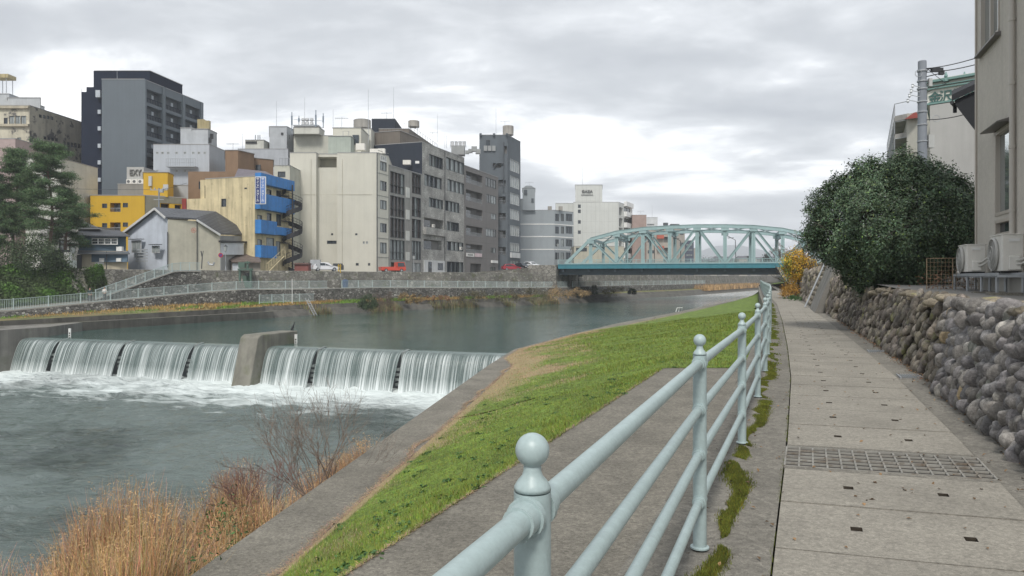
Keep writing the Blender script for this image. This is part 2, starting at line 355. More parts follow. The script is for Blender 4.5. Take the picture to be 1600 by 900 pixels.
WTx = lambda y: WBx(y) + .36
WTz = lerp([(0, 1.2), (22, 1.2), (30, 1.55), (42, 2.0), (60, 2.0), (75, .9), (90, 1.0), (140, 3.8), (400, 4)])
FWx = lerp([(-60, -46), (60, -45), (64, -43.6), (66.4, -46.2), (73, -43), (101, -29.3), (105, -27.7), (110, -22.6), (120, -17.6), (128.6, -9.3), (136, -1), (146, 6), (157, 16), (176, 26.5), (199, 38), (217, 51), (315, 103), (400, 150)])
FO = lerp([(60, 10), (98, 10), (106, 7.5), (116, 5.2), (146, 5), (157, 3.4), (175, 6), (400, 7)])
FP = lerp([(60, 4), (98, 4), (116, 3), (146, 3), (157, 1.6), (175, 4), (400, 4)])
FZ = lerp([(60, -1.95), (66, -1.95), (75, -1.9), (86, -1.15), (102, -.1), (122, -.05), (146, -.4), (400, -.4)])
BZ = lambda y: min(float(np.interp(y, [66, 75, 92], [-2.5, -2.5, -1.9])), FZ(y) - .3)
BF = lambda y: float(np.interp(y, [66, 97, 101], [-2.4, -2.25, -2.2]))
SLOPEW = lerp([(0, 6), (85.5, 5.5), (88, .8), (400, .8)])
ROADZ = 2.5
def loft(name, la, lb, y0, y1, m, ny=60, nx=1, bumpf=None, kind='structure', smooth=True, geo=1.0, dryf=None):
    """sheet between line a and line b: each line is (Xfn, Zfn)"""
    ys = y0 + (y1 - y0) * (np.linspace(0, 1, ny + 1) ** geo)
    V = []
    for y in ys:
        a = (la[0](y), la[1](y)); b = (lb[0](y), lb[1](y))
        for k in range(nx + 1):
            t = k / nx; x = a[0] + (b[0] - a[0]) * t; z = a[1] + (b[1] - a[1]) * t
            if bumpf: z += bumpf(x, y, t)
            V.append((x, y, z))
    Fq = [(j * (nx + 1) + k, j * (nx + 1) + k + 1, (j + 1) * (nx + 1) + k + 1, (j + 1) * (nx + 1) + k) for j in range(ny) for k in range(nx)]
    o = raw_mesh(name, V, Fq, m, smooth=smooth)
    if kind: o['kind'] = kind
    if dryf:
        a = o.data.attributes.new('dry', 'FLOAT', 'POINT'); a.data.foreach_set('value', np.array([dryf(v[0], v[1], (i % (nx + 1)) / nx) for i, v in enumerate(V)], dtype=np.float32))
    return o
def dry_at(x, y, t):
    d = mnoise.noise(Vector((x * .35, y * .3, 4))) + .5 * mnoise.noise(Vector((x * 1.3, y * 1.1, 9)))
    v = (.34 - t) * 2.1 * min(1.7, max(.25, (y - 9) / 18)) + d * 1.0 - .02 + .62 * math.exp(-((y - 33) / 9) ** 2 - ((t - .42) / .22) ** 2)
    if y > 46: v -= min(.35, (y - 46) * .02)
    return 1.0 if t < .04 else max(0, min(1, v))
C = lambda z: (lambda y: z)
off = lambda fn, d: (lambda y: fn(y) + d)
# near side, from the river to the houses
loft('riverside_strip', (SLx, SZ), (SRx, SZ), -6, 400, M_concL, 160, 1, geo=1.6)
t = loft('near_embankment_wall', (SLx, SZ), (off(SLx, -.12), C(-8)), -6, 400, M_river, 160, 1, kind=None, geo=1.6)
t.name = 'embankment_wall'; tag(t, 'stained concrete embankment wall dropping from the grass bank to the river on the near side', 'wall')
def lawnb(x, y, t): return (.10 * mnoise.noise(Vector((x * .5, y * .5, 0))) + .03 * mnoise.noise(Vector((x * 2.5, y * 2.5, 3)))) * min(1, 6 * t * (1 - t))
loft('lawn', (SRx, lambda y: SZ(y) + .01), (LRx, lambda y: -1.49 if y < 24.6 else -1.6), -6, 24.6, M_grass_soil, 160, 30, lawnb, dryf=dry_at)
loft('lawn_level', (LRl, C(-1.49)), (off(PLx, -.79), C(-1.49)), 24.6, 72, M_grass_soil, 60, 4, lambda x, y, t: .02 * mnoise.noise(Vector((x, y, 0))) * min(1, 6 * t * (1 - t)), dryf=lambda x, y, t: .1 + .3 * mnoise.noise(Vector((x * .6, y * .5, 4))))
loft('lawn_far', (SRx, lambda y: SZ(y) + .01), (LRl, C(-1.49)), 24.6, 400, M_grass_soil, 220, 30, lawnb, geo=1.6, dryf=dry_at)
loft('lower_pavement', (LRl, C(-1.5)), (off(PLx, -.76), C(-1.5)), -6, 24.8, M_concL, 30, 1)
t = loft('path_edge_wall', (off(PLx, -.76), C(-2)), (off(PLx, -.78), C(-.012)), -6, 400, M_river, 120, 1, kind=None, geo=1.6)
tag(t, 'low grey concrete wall under the white railing beside the lower pavement', 'wall')
loft('path_shoulder', (off(PLx, -.78), C(-.012)), (PLx, C(-.012)), -6, 220, M_conc, 120, 2, geo=1.4)
loft('path_base', (PLx, C(-.12)), (PRx, C(-.12)), -6, 220, mat('joint_dirt_shade', (.012, .011, .010), .95, spots=(3, .55, .65, (.03, .04, .012))), 120, 1, geo=1.4)  # dirt below the slabs, blackened to stand for shade in joints and holes
loft('path_gutter', (PRx, C(-.012)), (off(WBx, .3), C(.0)), -6, 220, M_conc, 120, 2, geo=1.4)
# slabs: real plates with open joints and two drain holes each
def slabs():
    mb = MB(); y = -2.0; k = 0
    rows = []
    J = [4.11 - .9 * k for k in range(6, 0, -1)] + [4.11, 4.97, 5.83, 6.66]
    while J[-1] < 90: J.append(J[-1] + (.95 if J[-1] < 60 else 2.0))
    rows = list(zip(J[:-1], J[1:]))
    for (a, b) in rows:
        k += 1
        def pt(u, v, z):     # u across 0..1, v along 0..1; joints lean a little like in the photo
            yy = a + (b - a) * v - .43 * u; xl = PLx(yy); return (xl + 1.62 * u + (.0), yy, z)
        g = .008
        us = [g, 1 - g]; vs = [.011, 1 - .011]
        holes = []
        if a < 34 :
            for cu in (.30, .70): holes.append((cu - .022, cu + .022, .5 - .042, .5 + .042))
        U = sorted(set(us + [h[0] for h in holes] + [h[1] for h in holes])); Vv = sorted(set(vs + [h[2] for h in holes] + [h[3] for h in holes]))
        if abs(a - 5.83) < .01: continue
        dz = random.uniform(-.003, .003)
        for i in range(len(U) - 1):
            for j in range(len(Vv) - 1):
                cu, cv = (U[i] + U[i + 1]) / 2, (Vv[j] + Vv[j + 1]) / 2
                if any(h[0] < cu < h[1] and h[2] < cv < h[3] for h in holes):
                    for (p, q) in (((U[i], Vv[j]), (U[i + 1], Vv[j])), ((U[i + 1], Vv[j]), (U[i + 1], Vv[j + 1])), ((U[i + 1], Vv[j + 1]), (U[i], Vv[j + 1])), ((U[i], Vv[j + 1]), (U[i], Vv[j]))):
                        mb.quad(pt(*p, dz), pt(*q, dz), pt(*q, -.12), pt(*p, -.12), 1)
                    continue
                mb.quad(pt(U[i], Vv[j], dz), pt(U[i + 1], Vv[j], dz), pt(U[i + 1], Vv[j + 1], dz), pt(U[i], Vv[j + 1], dz))
        for p, q in (((g, .008), (1 - g, .008)), ((1 - g, .008), (1 - g, .992)), ((1 - g, .992), (g, .992)), ((g, .992), (g, .008))):
            mb.quad(pt(*p, dz), pt(*p, -.12), pt(*q, -.12), pt(*q, dz))
    o = mb.build('path_slabs', [M_slab, mat('hole_soil_shade', (.045, .036, .026), .95, var=.5, vs=20)]); o['kind'] = 'structure'  # hole walls: dark brown stands for soil and for the shade inside
    # slotted drain grating across the path
    g0 = None
    for (a, b) in rows:
        if abs(a - 5.83) < .01: g0 = (a, b)
    a, b = g0
    def pt(u, v, z):
        yy = a + (b - a) * v - .43 * u; return Vector((PLx(yy) + 1.62 * u, yy, z))
    return pt
gpt = slabs()
def grate():
    t = thing('drain_grating', 'grey slotted drain grating crossing the paved path', 'drain grating', gpt(.5, .5, 0))
    Mg = mat('grating_steel', (.33, .32, .29), .6, var=.25, vs=4, metal=.35, spots=(5, .5, .7, (.17, .12, .08)))
    for r in range(2):
        mb = MB(); v0, v1 = (.10, .495) if r == 0 else (.505, .90)
        # bars run across the path length; frames every 1/14
        for i in range(15):
            u = .006 + i * (.988 / 14); mb.beam(gpt(u, v0, -.008), gpt(u, v1, -.008), .014, .02)
        for v in np.linspace(v0, v1, 4): mb.beam(gpt(.006, v, -.008), gpt(.994, v, -.008), .012, .02)
        o = mb.build('grate_panel', Mg, t); mb = MB()
        for v in np.linspace(v0, v1, 15)[1:-1]: mb.beam(gpt(.006, v, -.018), gpt(.994, v, -.018), .006, .012)
        mb.build('slot_bars', mat('slot_shade_steel', (.085, .08, .072), .7, var=.3, vs=6), o)  # thin bars coloured darker to stand for shade in the slots
    mb = MB()
    for v in (.05, .95): mb.quad(gpt(.005, v - .045, -.002), gpt(.995, v - .045, -.002), gpt(.995, v + .045, -.002), gpt(.005, v + .045, -.002))
    mb.build('frame', M_conc, t)
grate()
def small_grate(y):
    t = thing('gutter_grating', 'small metal gutter grating %s' % ('close to the foot of the cobble wall' if y < 14 else 'farther along beside the rubble wall'), 'gutter grating', (PRx(y) + .2, y, 0), 'gratings in the gutter')
    mb = MB(); x = PRx(y) + .21
    for i in range(9): mb.box((x - .15 + i * .0375, y, .0), (.012, .42, .02), -.36)
    for s in (-1, 1): mb.box((x + s * .165, y, .0), (.015, .44, .024), -.36); 
    mb.build('bars', M_steel, t)
small_grate(11.3); small_grate(15.2)

# far side banks
fw = lambda d: (lambda y: FWx(y) - d)
o1 = lambda y: 0 if y < 97 else 1.2
def far_side():
    Y0, Y1 = 64.5, 400; G = dict(ny=200, geo=1.5)
    dx = lambda f: (lambda y: FWx(y) - f(y))
    l_z = lambda y: -2.85
    t = loft('river_wall', (fw(-.05), C(-8)), (fw(0), C(-3.75)), Y0, Y1, M_river, kind=None, **G); tag(t, 'underwater footing of the far river bank', 'wall')
    t = loft('river_bank_wall', (fw(0), C(-3.76)), (dx(o1), l_z), Y0, Y1, mat('dark_bank_concrete', (.105, .10, .088), .9, var=.3, vs=.5, streak=.5, ss=1.2, bump=.5, bs=6), kind=None, **G)
    tag(t, 'low dark concrete bank wall along the far waterline above the weir', 'wall')
    loft('bank_ledge', (dx(o1), l_z), (dx(lambda y: o1(y) + 1.1), l_z), Y0, Y1, mat('ledge_concrete', (.13, .125, .11), .9, var=.3, vs=.5, spots=(.4, .48, .6, (.08, .08, .05))), **G)
    t = loft('upper_bank_wall', (dx(lambda y: o1(y) + 1.1), l_z), (dx(lambda y: o1(y) + (1.15 if y < 97 else 2.0)), BF), Y0, Y1, mat('dark_bank_concrete', (.105, .10, .088)), kind=None, **G)
    tag(t, 'weathered concrete wall step behind the ledge of the far bank', 'wall')
    loft('grass_berm', (dx(lambda y: o1(y) + (1.15 if y < 97 else 2.0)), BF), (dx(lambda y: FO(y) - .7), BZ), Y0, Y1,
         mat('berm_grass', (.13, .135, .05), .95, var=.4, vs=.5, fine=.3, fs=8, bump=.6, bs=8, spots=(.3, .5, .62, (.19, .135, .07))), nx=4, **G)
    Mst = stone_mat('dark_cobble_masonry', (.07, .066, .06), (.40, .39, .36), 3.0, mortar=(.05, .047, .042), stretch=(1, 1, 1.5))
    Mst2 = stone_mat('rubble_masonry', (.15, .142, .125), (.36, .345, .305), 1.9, mortar=(.13, .125, .11), stretch=(1, 1, 1.3), moss=(.10, .105, .06))
    t = loft('promenade_stone_wall', (dx(lambda y: FO(y) - .7), BZ), (dx(lambda y: FO(y) - .35), FZ), Y0, Y1, Mst, kind=None, **G)
    tag(t, 'dark cobble wall with pale stones carrying the far riverside promenade', 'wall')
    loft('promenade', (dx(lambda y: FO(y) - .35), FZ), (dx(lambda y: FO(y) + FP(y)), FZ), Y0, Y1, M_conc, **G)
    # kerb of the promenade
    k = MB(); ys = list(np.linspace(66, 156, 60))
    for a, b in zip(ys[:-1], ys[1:]):
        pa = (FWx(a) - FO(a) + .12, a, FZ(a) + .03); pb = (FWx(b) - FO(b) + .12, b, FZ(b) + .03); k.beam(pa, pb, .35, .16)
    o = k.build('promenade_kerb', mat('kerb_concrete', (.36, .35, .32), .85, streak=.2)); o['kind'] = 'structure'
    # retaining wall up to street level
    topx = dx(lambda y: FO(y) + FP(y) + SLOPEW(y))
    t = loft('street_retaining_wall', (dx(lambda y: FO(y) + FP(y)), FZ), (topx, C(ROADZ + .12)), 86.5, 157, Mst2, ny=120, nx=1, kind=None, geo=1)
    tag(t, 'tall grey rubble retaining wall below the riverside street and its buildings', 'wall')
    loft('wall_coping', (topx, C(ROADZ + .12)), (lambda y: topx(y) - .45, C(ROADZ + .14)), 86.5, 157, mat('coping', (.34, .33, .30), .9, streak=.2), ny=80)
    loft('grass_slope', (dx(lambda y: FO(y) + FP(y)), FZ), (topx, C(ROADZ + .05)), 64.5, 87.5, mat('slope_green', (.05, .075, .025), .95, var=.4, vs=.6, bump=1, bs=6), ny=30, nx=8)
    # stone wall beyond the bridge
    t = loft('upstream_retaining_wall', (dx(lambda y: FO(y) + FP(y)), FZ), (topx, C(ROADZ + .1)), 176, 400, Mst2, ny=80, nx=1, kind=None, geo=1)
    tag(t, 'pale rubble retaining wall seen under and beyond the green bridge', 'wall')
    return topx
topx = far_side()
# the ground: one sheet, street plateau on the left, garden level on the right, closing beyond the river
def ground():
    V = []; Fq = []; xs_l = [-6000, -1500, -400, -150, -90, -60]
    ys = [-300, -60, -6, 10, 30, 50, 62, 66, 70, 75, 80, 85.5, 88, 92, 96, 101, 106, 112, 120, 128, 136, 146, 152, 157, 166, 176, 199, 217, 250, 300, 360, 400]
    mb = MB()
    for a, b in zip(ys[:-1], ys[1:]):
        la, lb = topx(max(a, 60)) - .4, topx(max(b, 60)) - .4
        for x0, x1, in zip([-6000, -800, -200], [-800, -200, None]):
            mb.quad((x0, a, ROADZ), (x1 if x1 is not None else la, a, ROADZ), (x1 if x1 is not None else lb, b, ROADZ), (x0, b, ROADZ))
        ra, rb = WTx(a) + .1, WTx(b) + .1
        for x0, x1 in zip([None, 120, 800], [120, 800, 6000]):
            za0, zb0 = WTz(a), WTz(b)
            mb.quad((ra if x0 is None else max(x0, ra + 1), a, WTz(a) - .03), (max(x1, ra + 2), a, WTz(a) - .03), (max(x1, rb + 2), b, WTz(b) - .03), (rb if x0 is None else max(x0, rb + 1), b, WTz(b) - .03))
    mb.quad((-6000, 400, ROADZ), (6000, 400, ROADZ), (6000, 9000, ROADZ), (-6000, 9000, ROADZ))
    mb.quad((-300, 400, -9), (6000, 400, -9), (6000, 400, 4), (-300, 400, ROADZ + .5))
    mb.quad((-6000, -300, -9), (6000, -300, -9), (6000, 400, -9), (-6000, 400, -9))
    o = mb.build('ground', mat('town_ground', (.17, .165, .155))); o['kind'] = 'structure'
ground()
# beyond Y>220 on the near side: close path strips with grass
loft('far_park_grass', (off(PLx, -.8), C(-.3)), (off(WTx, .2), C(-.2)), 218, 400, M_grass_soil, 30, 2)

# reed bar below the strip in the lower pool
def barx(y): return SLx(y) - float(np.interp(y, [0, 10, 16, 20, 23, 26, 30], [7.5, 9.6, 9.8, 7.2, 4.2, 2.2, .6]))
loft('reed_bar', (lambda y: barx(y), lambda y: -6.6), (SLx, lambda y: float(np.interp(y, [0, 16, 22, 30], [-4.3, -4.3, -4.9, -6.3]))), -6, 31,
     mat('bar_soil', (.10, .075, .045), .95, var=.3, vs=1, bump=1, bs=8), 50, 14, lambda x, y, t: .25 * mnoise.noise(Vector((x * .6, y * .6, 5))))

# ------------------------------------------------------------------ water
CA = Vector((-42.2, 64.0, 0)); UD = Vector((.95, -.3122, 0)); ND = Vector((-.3122, -.95, 0))    # weir crest axis and downstream direction
def wp(s, n, z): p = CA + UD * s + ND * n; return (p.x, p.y, z)
def water_mat(name, deep, ripple, rough, foam=False, sc=(1, 1)):
    m = bpy.data.materials.new(name); m.use_nodes = True; nt = m.node_tree; L = nt.links.new
    b = nt.nodes['Principled BSDF']; b.inputs['Roughness'].default_value = rough; b.inputs['IOR'].default_value = 1.33
    b.inputs['Specular IOR Level'].default_value = .5
    tc = N(nt, 'ShaderNodeTexCoord'); mp = N(nt, 'ShaderNodeMapping'); mp.inputs['Scale'].default_value = (sc[0], sc[1], 1); mp.inputs['Rotation'].default_value = (0, 0, R(-10)); L(tc.outputs['Object'], mp.inputs[0])
    n1 = N(nt, 'ShaderNodeTexNoise', Scale=.9, Detail=8.0, Roughness=.62, Distortion=.5); L(mp.outputs[0], n1.inputs['Vector'])
    n2 = N(nt, 'ShaderNodeTexNoise', Scale=.09, Detail=4.0); L(tc.outputs['Object'], n2.inputs['Vector'])
    r2 = N(nt, 'ShaderNodeMapRange'); L(n2.outputs[0], r2.inputs[0]); r2.inputs[1].default_value = .42; r2.inputs[2].default_value = .62; r2.inputs[3].default_value = .35; r2.inputs[4].default_value = 1.0
    st = N(nt, 'ShaderNodeMath', operation='MULTIPLY'); L(r2.outputs[0], st.inputs[0]); st.inputs[1].default_value = ripple
    bp = N(nt, 'ShaderNodeBump', Distance=.12 if not foam else 1.6); L(n1.outputs[0], bp.inputs['Height']); L(st.outputs[0], bp.inputs['Strength']); L(bp.outputs[0], b.inputs['Normal'])
    if not foam:     # shallow riffle upstream of the bridge: white water plus painted sky reflection
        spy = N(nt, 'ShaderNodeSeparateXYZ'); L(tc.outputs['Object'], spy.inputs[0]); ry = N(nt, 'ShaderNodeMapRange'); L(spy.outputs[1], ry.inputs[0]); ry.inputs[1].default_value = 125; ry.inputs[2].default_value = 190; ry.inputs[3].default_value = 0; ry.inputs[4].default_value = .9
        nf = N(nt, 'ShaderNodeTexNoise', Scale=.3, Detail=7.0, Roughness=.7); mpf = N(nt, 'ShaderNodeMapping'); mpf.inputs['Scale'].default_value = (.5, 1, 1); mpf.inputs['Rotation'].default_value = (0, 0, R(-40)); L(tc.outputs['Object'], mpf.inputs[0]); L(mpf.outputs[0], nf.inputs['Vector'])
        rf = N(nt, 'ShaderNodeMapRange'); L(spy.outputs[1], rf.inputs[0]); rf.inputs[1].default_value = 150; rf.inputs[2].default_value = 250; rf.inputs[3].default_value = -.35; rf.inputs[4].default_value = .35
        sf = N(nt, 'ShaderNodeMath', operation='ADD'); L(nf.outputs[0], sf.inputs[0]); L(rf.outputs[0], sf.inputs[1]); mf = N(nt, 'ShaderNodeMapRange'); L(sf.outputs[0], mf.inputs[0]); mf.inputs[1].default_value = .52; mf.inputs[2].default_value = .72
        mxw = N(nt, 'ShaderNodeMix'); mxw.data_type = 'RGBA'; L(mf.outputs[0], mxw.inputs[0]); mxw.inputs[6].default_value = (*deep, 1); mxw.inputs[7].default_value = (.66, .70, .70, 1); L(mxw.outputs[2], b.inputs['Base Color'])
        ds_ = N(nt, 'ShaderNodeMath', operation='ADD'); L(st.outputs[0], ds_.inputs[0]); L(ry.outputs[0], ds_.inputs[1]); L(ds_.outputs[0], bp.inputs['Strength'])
    b.inputs['Base Color'].default_value = (*deep, 1)
    if foam:
        # white water: a band below the falls that breaks up into streaks downstream
        sub = N(nt, 'ShaderNodeVectorMath', operation='SUBTRACT'); L(tc.outputs['Object'], sub.inputs[0]); sub.inputs[1].default_value = tuple(CA)
        dt = N(nt, 'ShaderNodeVectorMath', operation='DOT_PRODUCT'); L(sub.outputs[0], dt.inputs[0]); dt.inputs[1].default_value = tuple(ND)
        ds = N(nt, 'ShaderNodeVectorMath', operation='DOT_PRODUCT'); L(sub.outputs[0], ds.inputs[0]); ds.inputs[1].default_value = tuple(UD)
        cb = N(nt, 'ShaderNodeCombineXYZ'); L(ds.outputs['Value'], cb.inputs[0]); L(dt.outputs['Value'], cb.inputs[1])
        mq = N(nt, 'ShaderNodeMapping'); mq.inputs['Scale'].default_value = (.22, .55, 1); L(cb.outputs[0], mq.inputs[0])
        f1 = N(nt, 'ShaderNodeTexNoise', Scale=1.0, Detail=9.0, Roughness=.66, Distortion=1.2); L(mq.outputs[0], f1.inputs['Vector'])
        f2 = N(nt, 'ShaderNodeTexNoise', Scale=.12, Detail=3.0); L(cb.outputs[0], f2.inputs['Vector'])
        fall = N(nt, 'ShaderNodeMapRange'); L(dt.outputs['Value'], fall.inputs[0]); fall.inputs[1].default_value = 1.0; fall.inputs[2].default_value = 16.5; fall.inputs[3].default_value = .62; fall.inputs[4].default_value = -.22
        a1 = N(nt, 'ShaderNodeMath', operation='ADD'); L(fall.outputs[0], a1.inputs[0]); L(f1.outputs[0], a1.inputs[1])
        a2 = N(nt, 'ShaderNodeMath', operation='MULTIPLY_ADD'); L(f2.outputs[0], a2.inputs[0]); a2.inputs[1].default_value = .5; L(a1.outputs[0], a2.inputs[2])
        fm = N(nt, 'ShaderNodeMapRange'); L(a2.outputs[0], fm.inputs[0]); fm.inputs[1].default_value = .86; fm.inputs[2].default_value = 1.12
        # sparse flecks far from the falls
        f3 = N(nt, 'ShaderNodeTexNoise', Scale=.8, Detail=10.0, Roughness=.7, Distortion=1.5); L(mp.outputs[0], f3.inputs['Vector'])
        fk = N(nt, 'ShaderNodeMapRange'); L(f3.outputs[0], fk.inputs[0]); fk.inputs[1].default_value = .69; fk.inputs[2].default_value = .80; fk.inputs[4].default_value = .45
        mxf = N(nt, 'ShaderNodeMath', operation='MAXIMUM'); L(fm.outputs[0], mxf.inputs[0]); L(fk.outputs[0], mxf.inputs[1])
        mx = N(nt, 'ShaderNodeMix'); mx.data_type = 'RGBA'; L(mxf.outputs[0], mx.inputs[0]); mx.inputs[6].default_value = (*deep, 1); mx.inputs[7].default_value = (.66, .72, .71, 1)
        L(mx.outputs[2], b.inputs['Base Color'])
        rr = N(nt, 'ShaderNodeMapRange'); L(mxf.outputs[0], rr.inputs[0]); rr.inputs[3].default_value = rough; rr.inputs[4].default_value = .8; L(rr.outputs[0], b.inputs['Roughness'])
    return m
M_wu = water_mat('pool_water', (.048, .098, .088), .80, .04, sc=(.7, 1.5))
M_wl = water_mat('river_water', (.125, .158, .150), 1.0, .07, foam=True, sc=(.8, 1.7))
def water():
    zu = -3.7; mb = MB()
    poly = [wp(-2, -.5, zu), wp(52, -.5, zu), (14, 60, zu), (40, 110, zu), (70, 170, zu), (200, 400, zu), (140, 400, zu), (95, 320, zu), (40, 215, zu), (10, 165, zu), (-25, 120, zu), (-34, 105, zu), (-48, 75, zu)]
    mb.v = [tuple(p) for p in poly]; mb.f = [tuple(range(len(poly)))]; mb.m = [0]
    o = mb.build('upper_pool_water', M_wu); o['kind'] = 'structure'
    # lower pool: gently heaving surface
    nx, ny = 190, 210; xs = np.linspace(-62, 2, nx); ys = np.linspace(-10, 68, ny); X, Y = np.meshgrid(xs, ys)
    rel = np.stack([X - CA.x, Y - CA.y], -1); n = rel @ np.array([ND.x, ND.y]); s = rel @ np.array([UD.x, UD.y])
    Z = np.zeros_like(X)
    for i in range(ny):
        for j in range(nx):
            v = Vector((X[i, j] * .7, Y[i, j] * 1.5, 0)); a = .15 + .12 * max(0, 1 - abs(n[i, j] - 3) / 6)
            Z[i, j] = a * (mnoise.fractal(v, .8, 2.1, 4) )
    Z = -6.36 + Z
    V = np.stack([X, Y, Z], -1).reshape(-1, 3); idx = np.arange(nx * ny).reshape(ny, nx)
    Fq = np.stack([idx[:-1, :-1], idx[:-1, 1:], idx[1:, 1:], idx[1:, :-1]], -1).reshape(-1, 4)
    keep = (n[:-1, :-1].reshape(-1) > -.2)
    o = raw_mesh('lower_river_water', V, Fq[keep], M_wl, smooth=True); o['kind'] = 'structure'
    # far bank wall of the lower pool and the side abutment of the weir
water()

# ------------------------------------------------------------------ weir
def falls_mat():
    m = bpy.data.materials.new('falling_water'); m.use_nodes = True; nt = m.node_tree; L = nt.links.new
    b = nt.nodes['Principled BSDF']; b.inputs['Roughness'].default_value = .22
    uv = N(nt, 'ShaderNodeUVMap'); mp = N(nt, 'ShaderNodeMapping'); mp.inputs['Scale'].default_value = (7.0, .35, 1); L(uv.outputs[0], mp.inputs[0])
    n = N(nt, 'ShaderNodeTexNoise', Scale=1.6, Detail=8.0, Roughness=.68, Distortion=.15); L(mp.outputs[0], n.inputs['Vector'])
    m2 = N(nt, 'ShaderNodeMapping'); m2.inputs['Scale'].default_value = (.55, .12, 1); L(uv.outputs[0], m2.inputs[0])
    nb = N(nt, 'ShaderNodeTexNoise', Scale=1.5, Detail=2.0); L(m2.outputs[0], nb.inputs['Vector'])
    sp = N(nt, 'ShaderNodeSeparateXYZ'); L(uv.outputs[0], sp.inputs[0])
    # v runs 0 at the crest to 1 at the foot
    st = N(nt, 'ShaderNodeMapRange'); L(sp.outputs[1], st.inputs[0]); st.inputs[1].default_value = .18; st.inputs[2].default_value = .42; st.inputs[3].default_value = 0; st.inputs[4].default_value = 1
    ad = N(nt, 'ShaderNodeMath', operation='MULTIPLY_ADD'); L(nb.outputs[0], ad.inputs[0]); ad.inputs[1].default_value = .25; L(n.outputs[0], ad.inputs[2])
    w = N(nt, 'ShaderNodeMapRange'); L(ad.outputs[0], w.inputs[0]); w.inputs[1].default_value = .56; w.inputs[2].default_value = .82; w.inputs[3].default_value = .0; w.inputs[4].default_value = 1.0
    ft = N(nt, 'ShaderNodeMapRange'); L(sp.outputs[1], ft.inputs[0]); ft.inputs[1].default_value = .80; ft.inputs[2].default_value = 1.0; ft.inputs[4].default_value = .55
    wa = N(nt, 'ShaderNodeMath', operation='ADD'); wa.use_clamp = True; L(w.outputs[0], wa.inputs[0]); L(ft.outputs[0], wa.inputs[1])
    wm = N(nt, 'ShaderNodeMath', operation='MULTIPLY'); L(wa.outputs[0], wm.inputs[0]); L(st.outputs[0], wm.inputs[1])
    mx = N(nt, 'ShaderNodeMix'); mx.data_type = 'RGBA'; L(wm.outputs[0], mx.inputs[0]); mx.inputs[6].default_value = (.16, .215, .205, 1); mx.inputs[7].default_value = (.68, .72, .72, 1)
    L(mx.outputs[2], b.inputs['Base Color'])
    al = N(nt, 'ShaderNodeMapRange'); L(wm.outputs[0], al.inputs[0]); al.inputs[3].default_value = .55; al.inputs[4].default_value = 1.0
    # the smooth lip is opaque
    al2 = N(nt, 'ShaderNodeMath', operation='SUBTRACT'); al2.inputs[0].default_value = 1; L(st.outputs[0], al2.inputs[1])
    al3 = N(nt, 'ShaderNodeMath', operation='MAXIMUM'); L(al.outputs[0], al3.inputs[0]); L(al2.outputs[0], al3.inputs[1]); L(al3.outputs[0], b.inputs['Alpha'])
    bp = N(nt, 'ShaderNodeBump', Strength=.6, Distance=.06); L(n.outputs[0], bp.inputs['Height']); L(bp.outputs[0], b.inputs['Normal'])
    return m
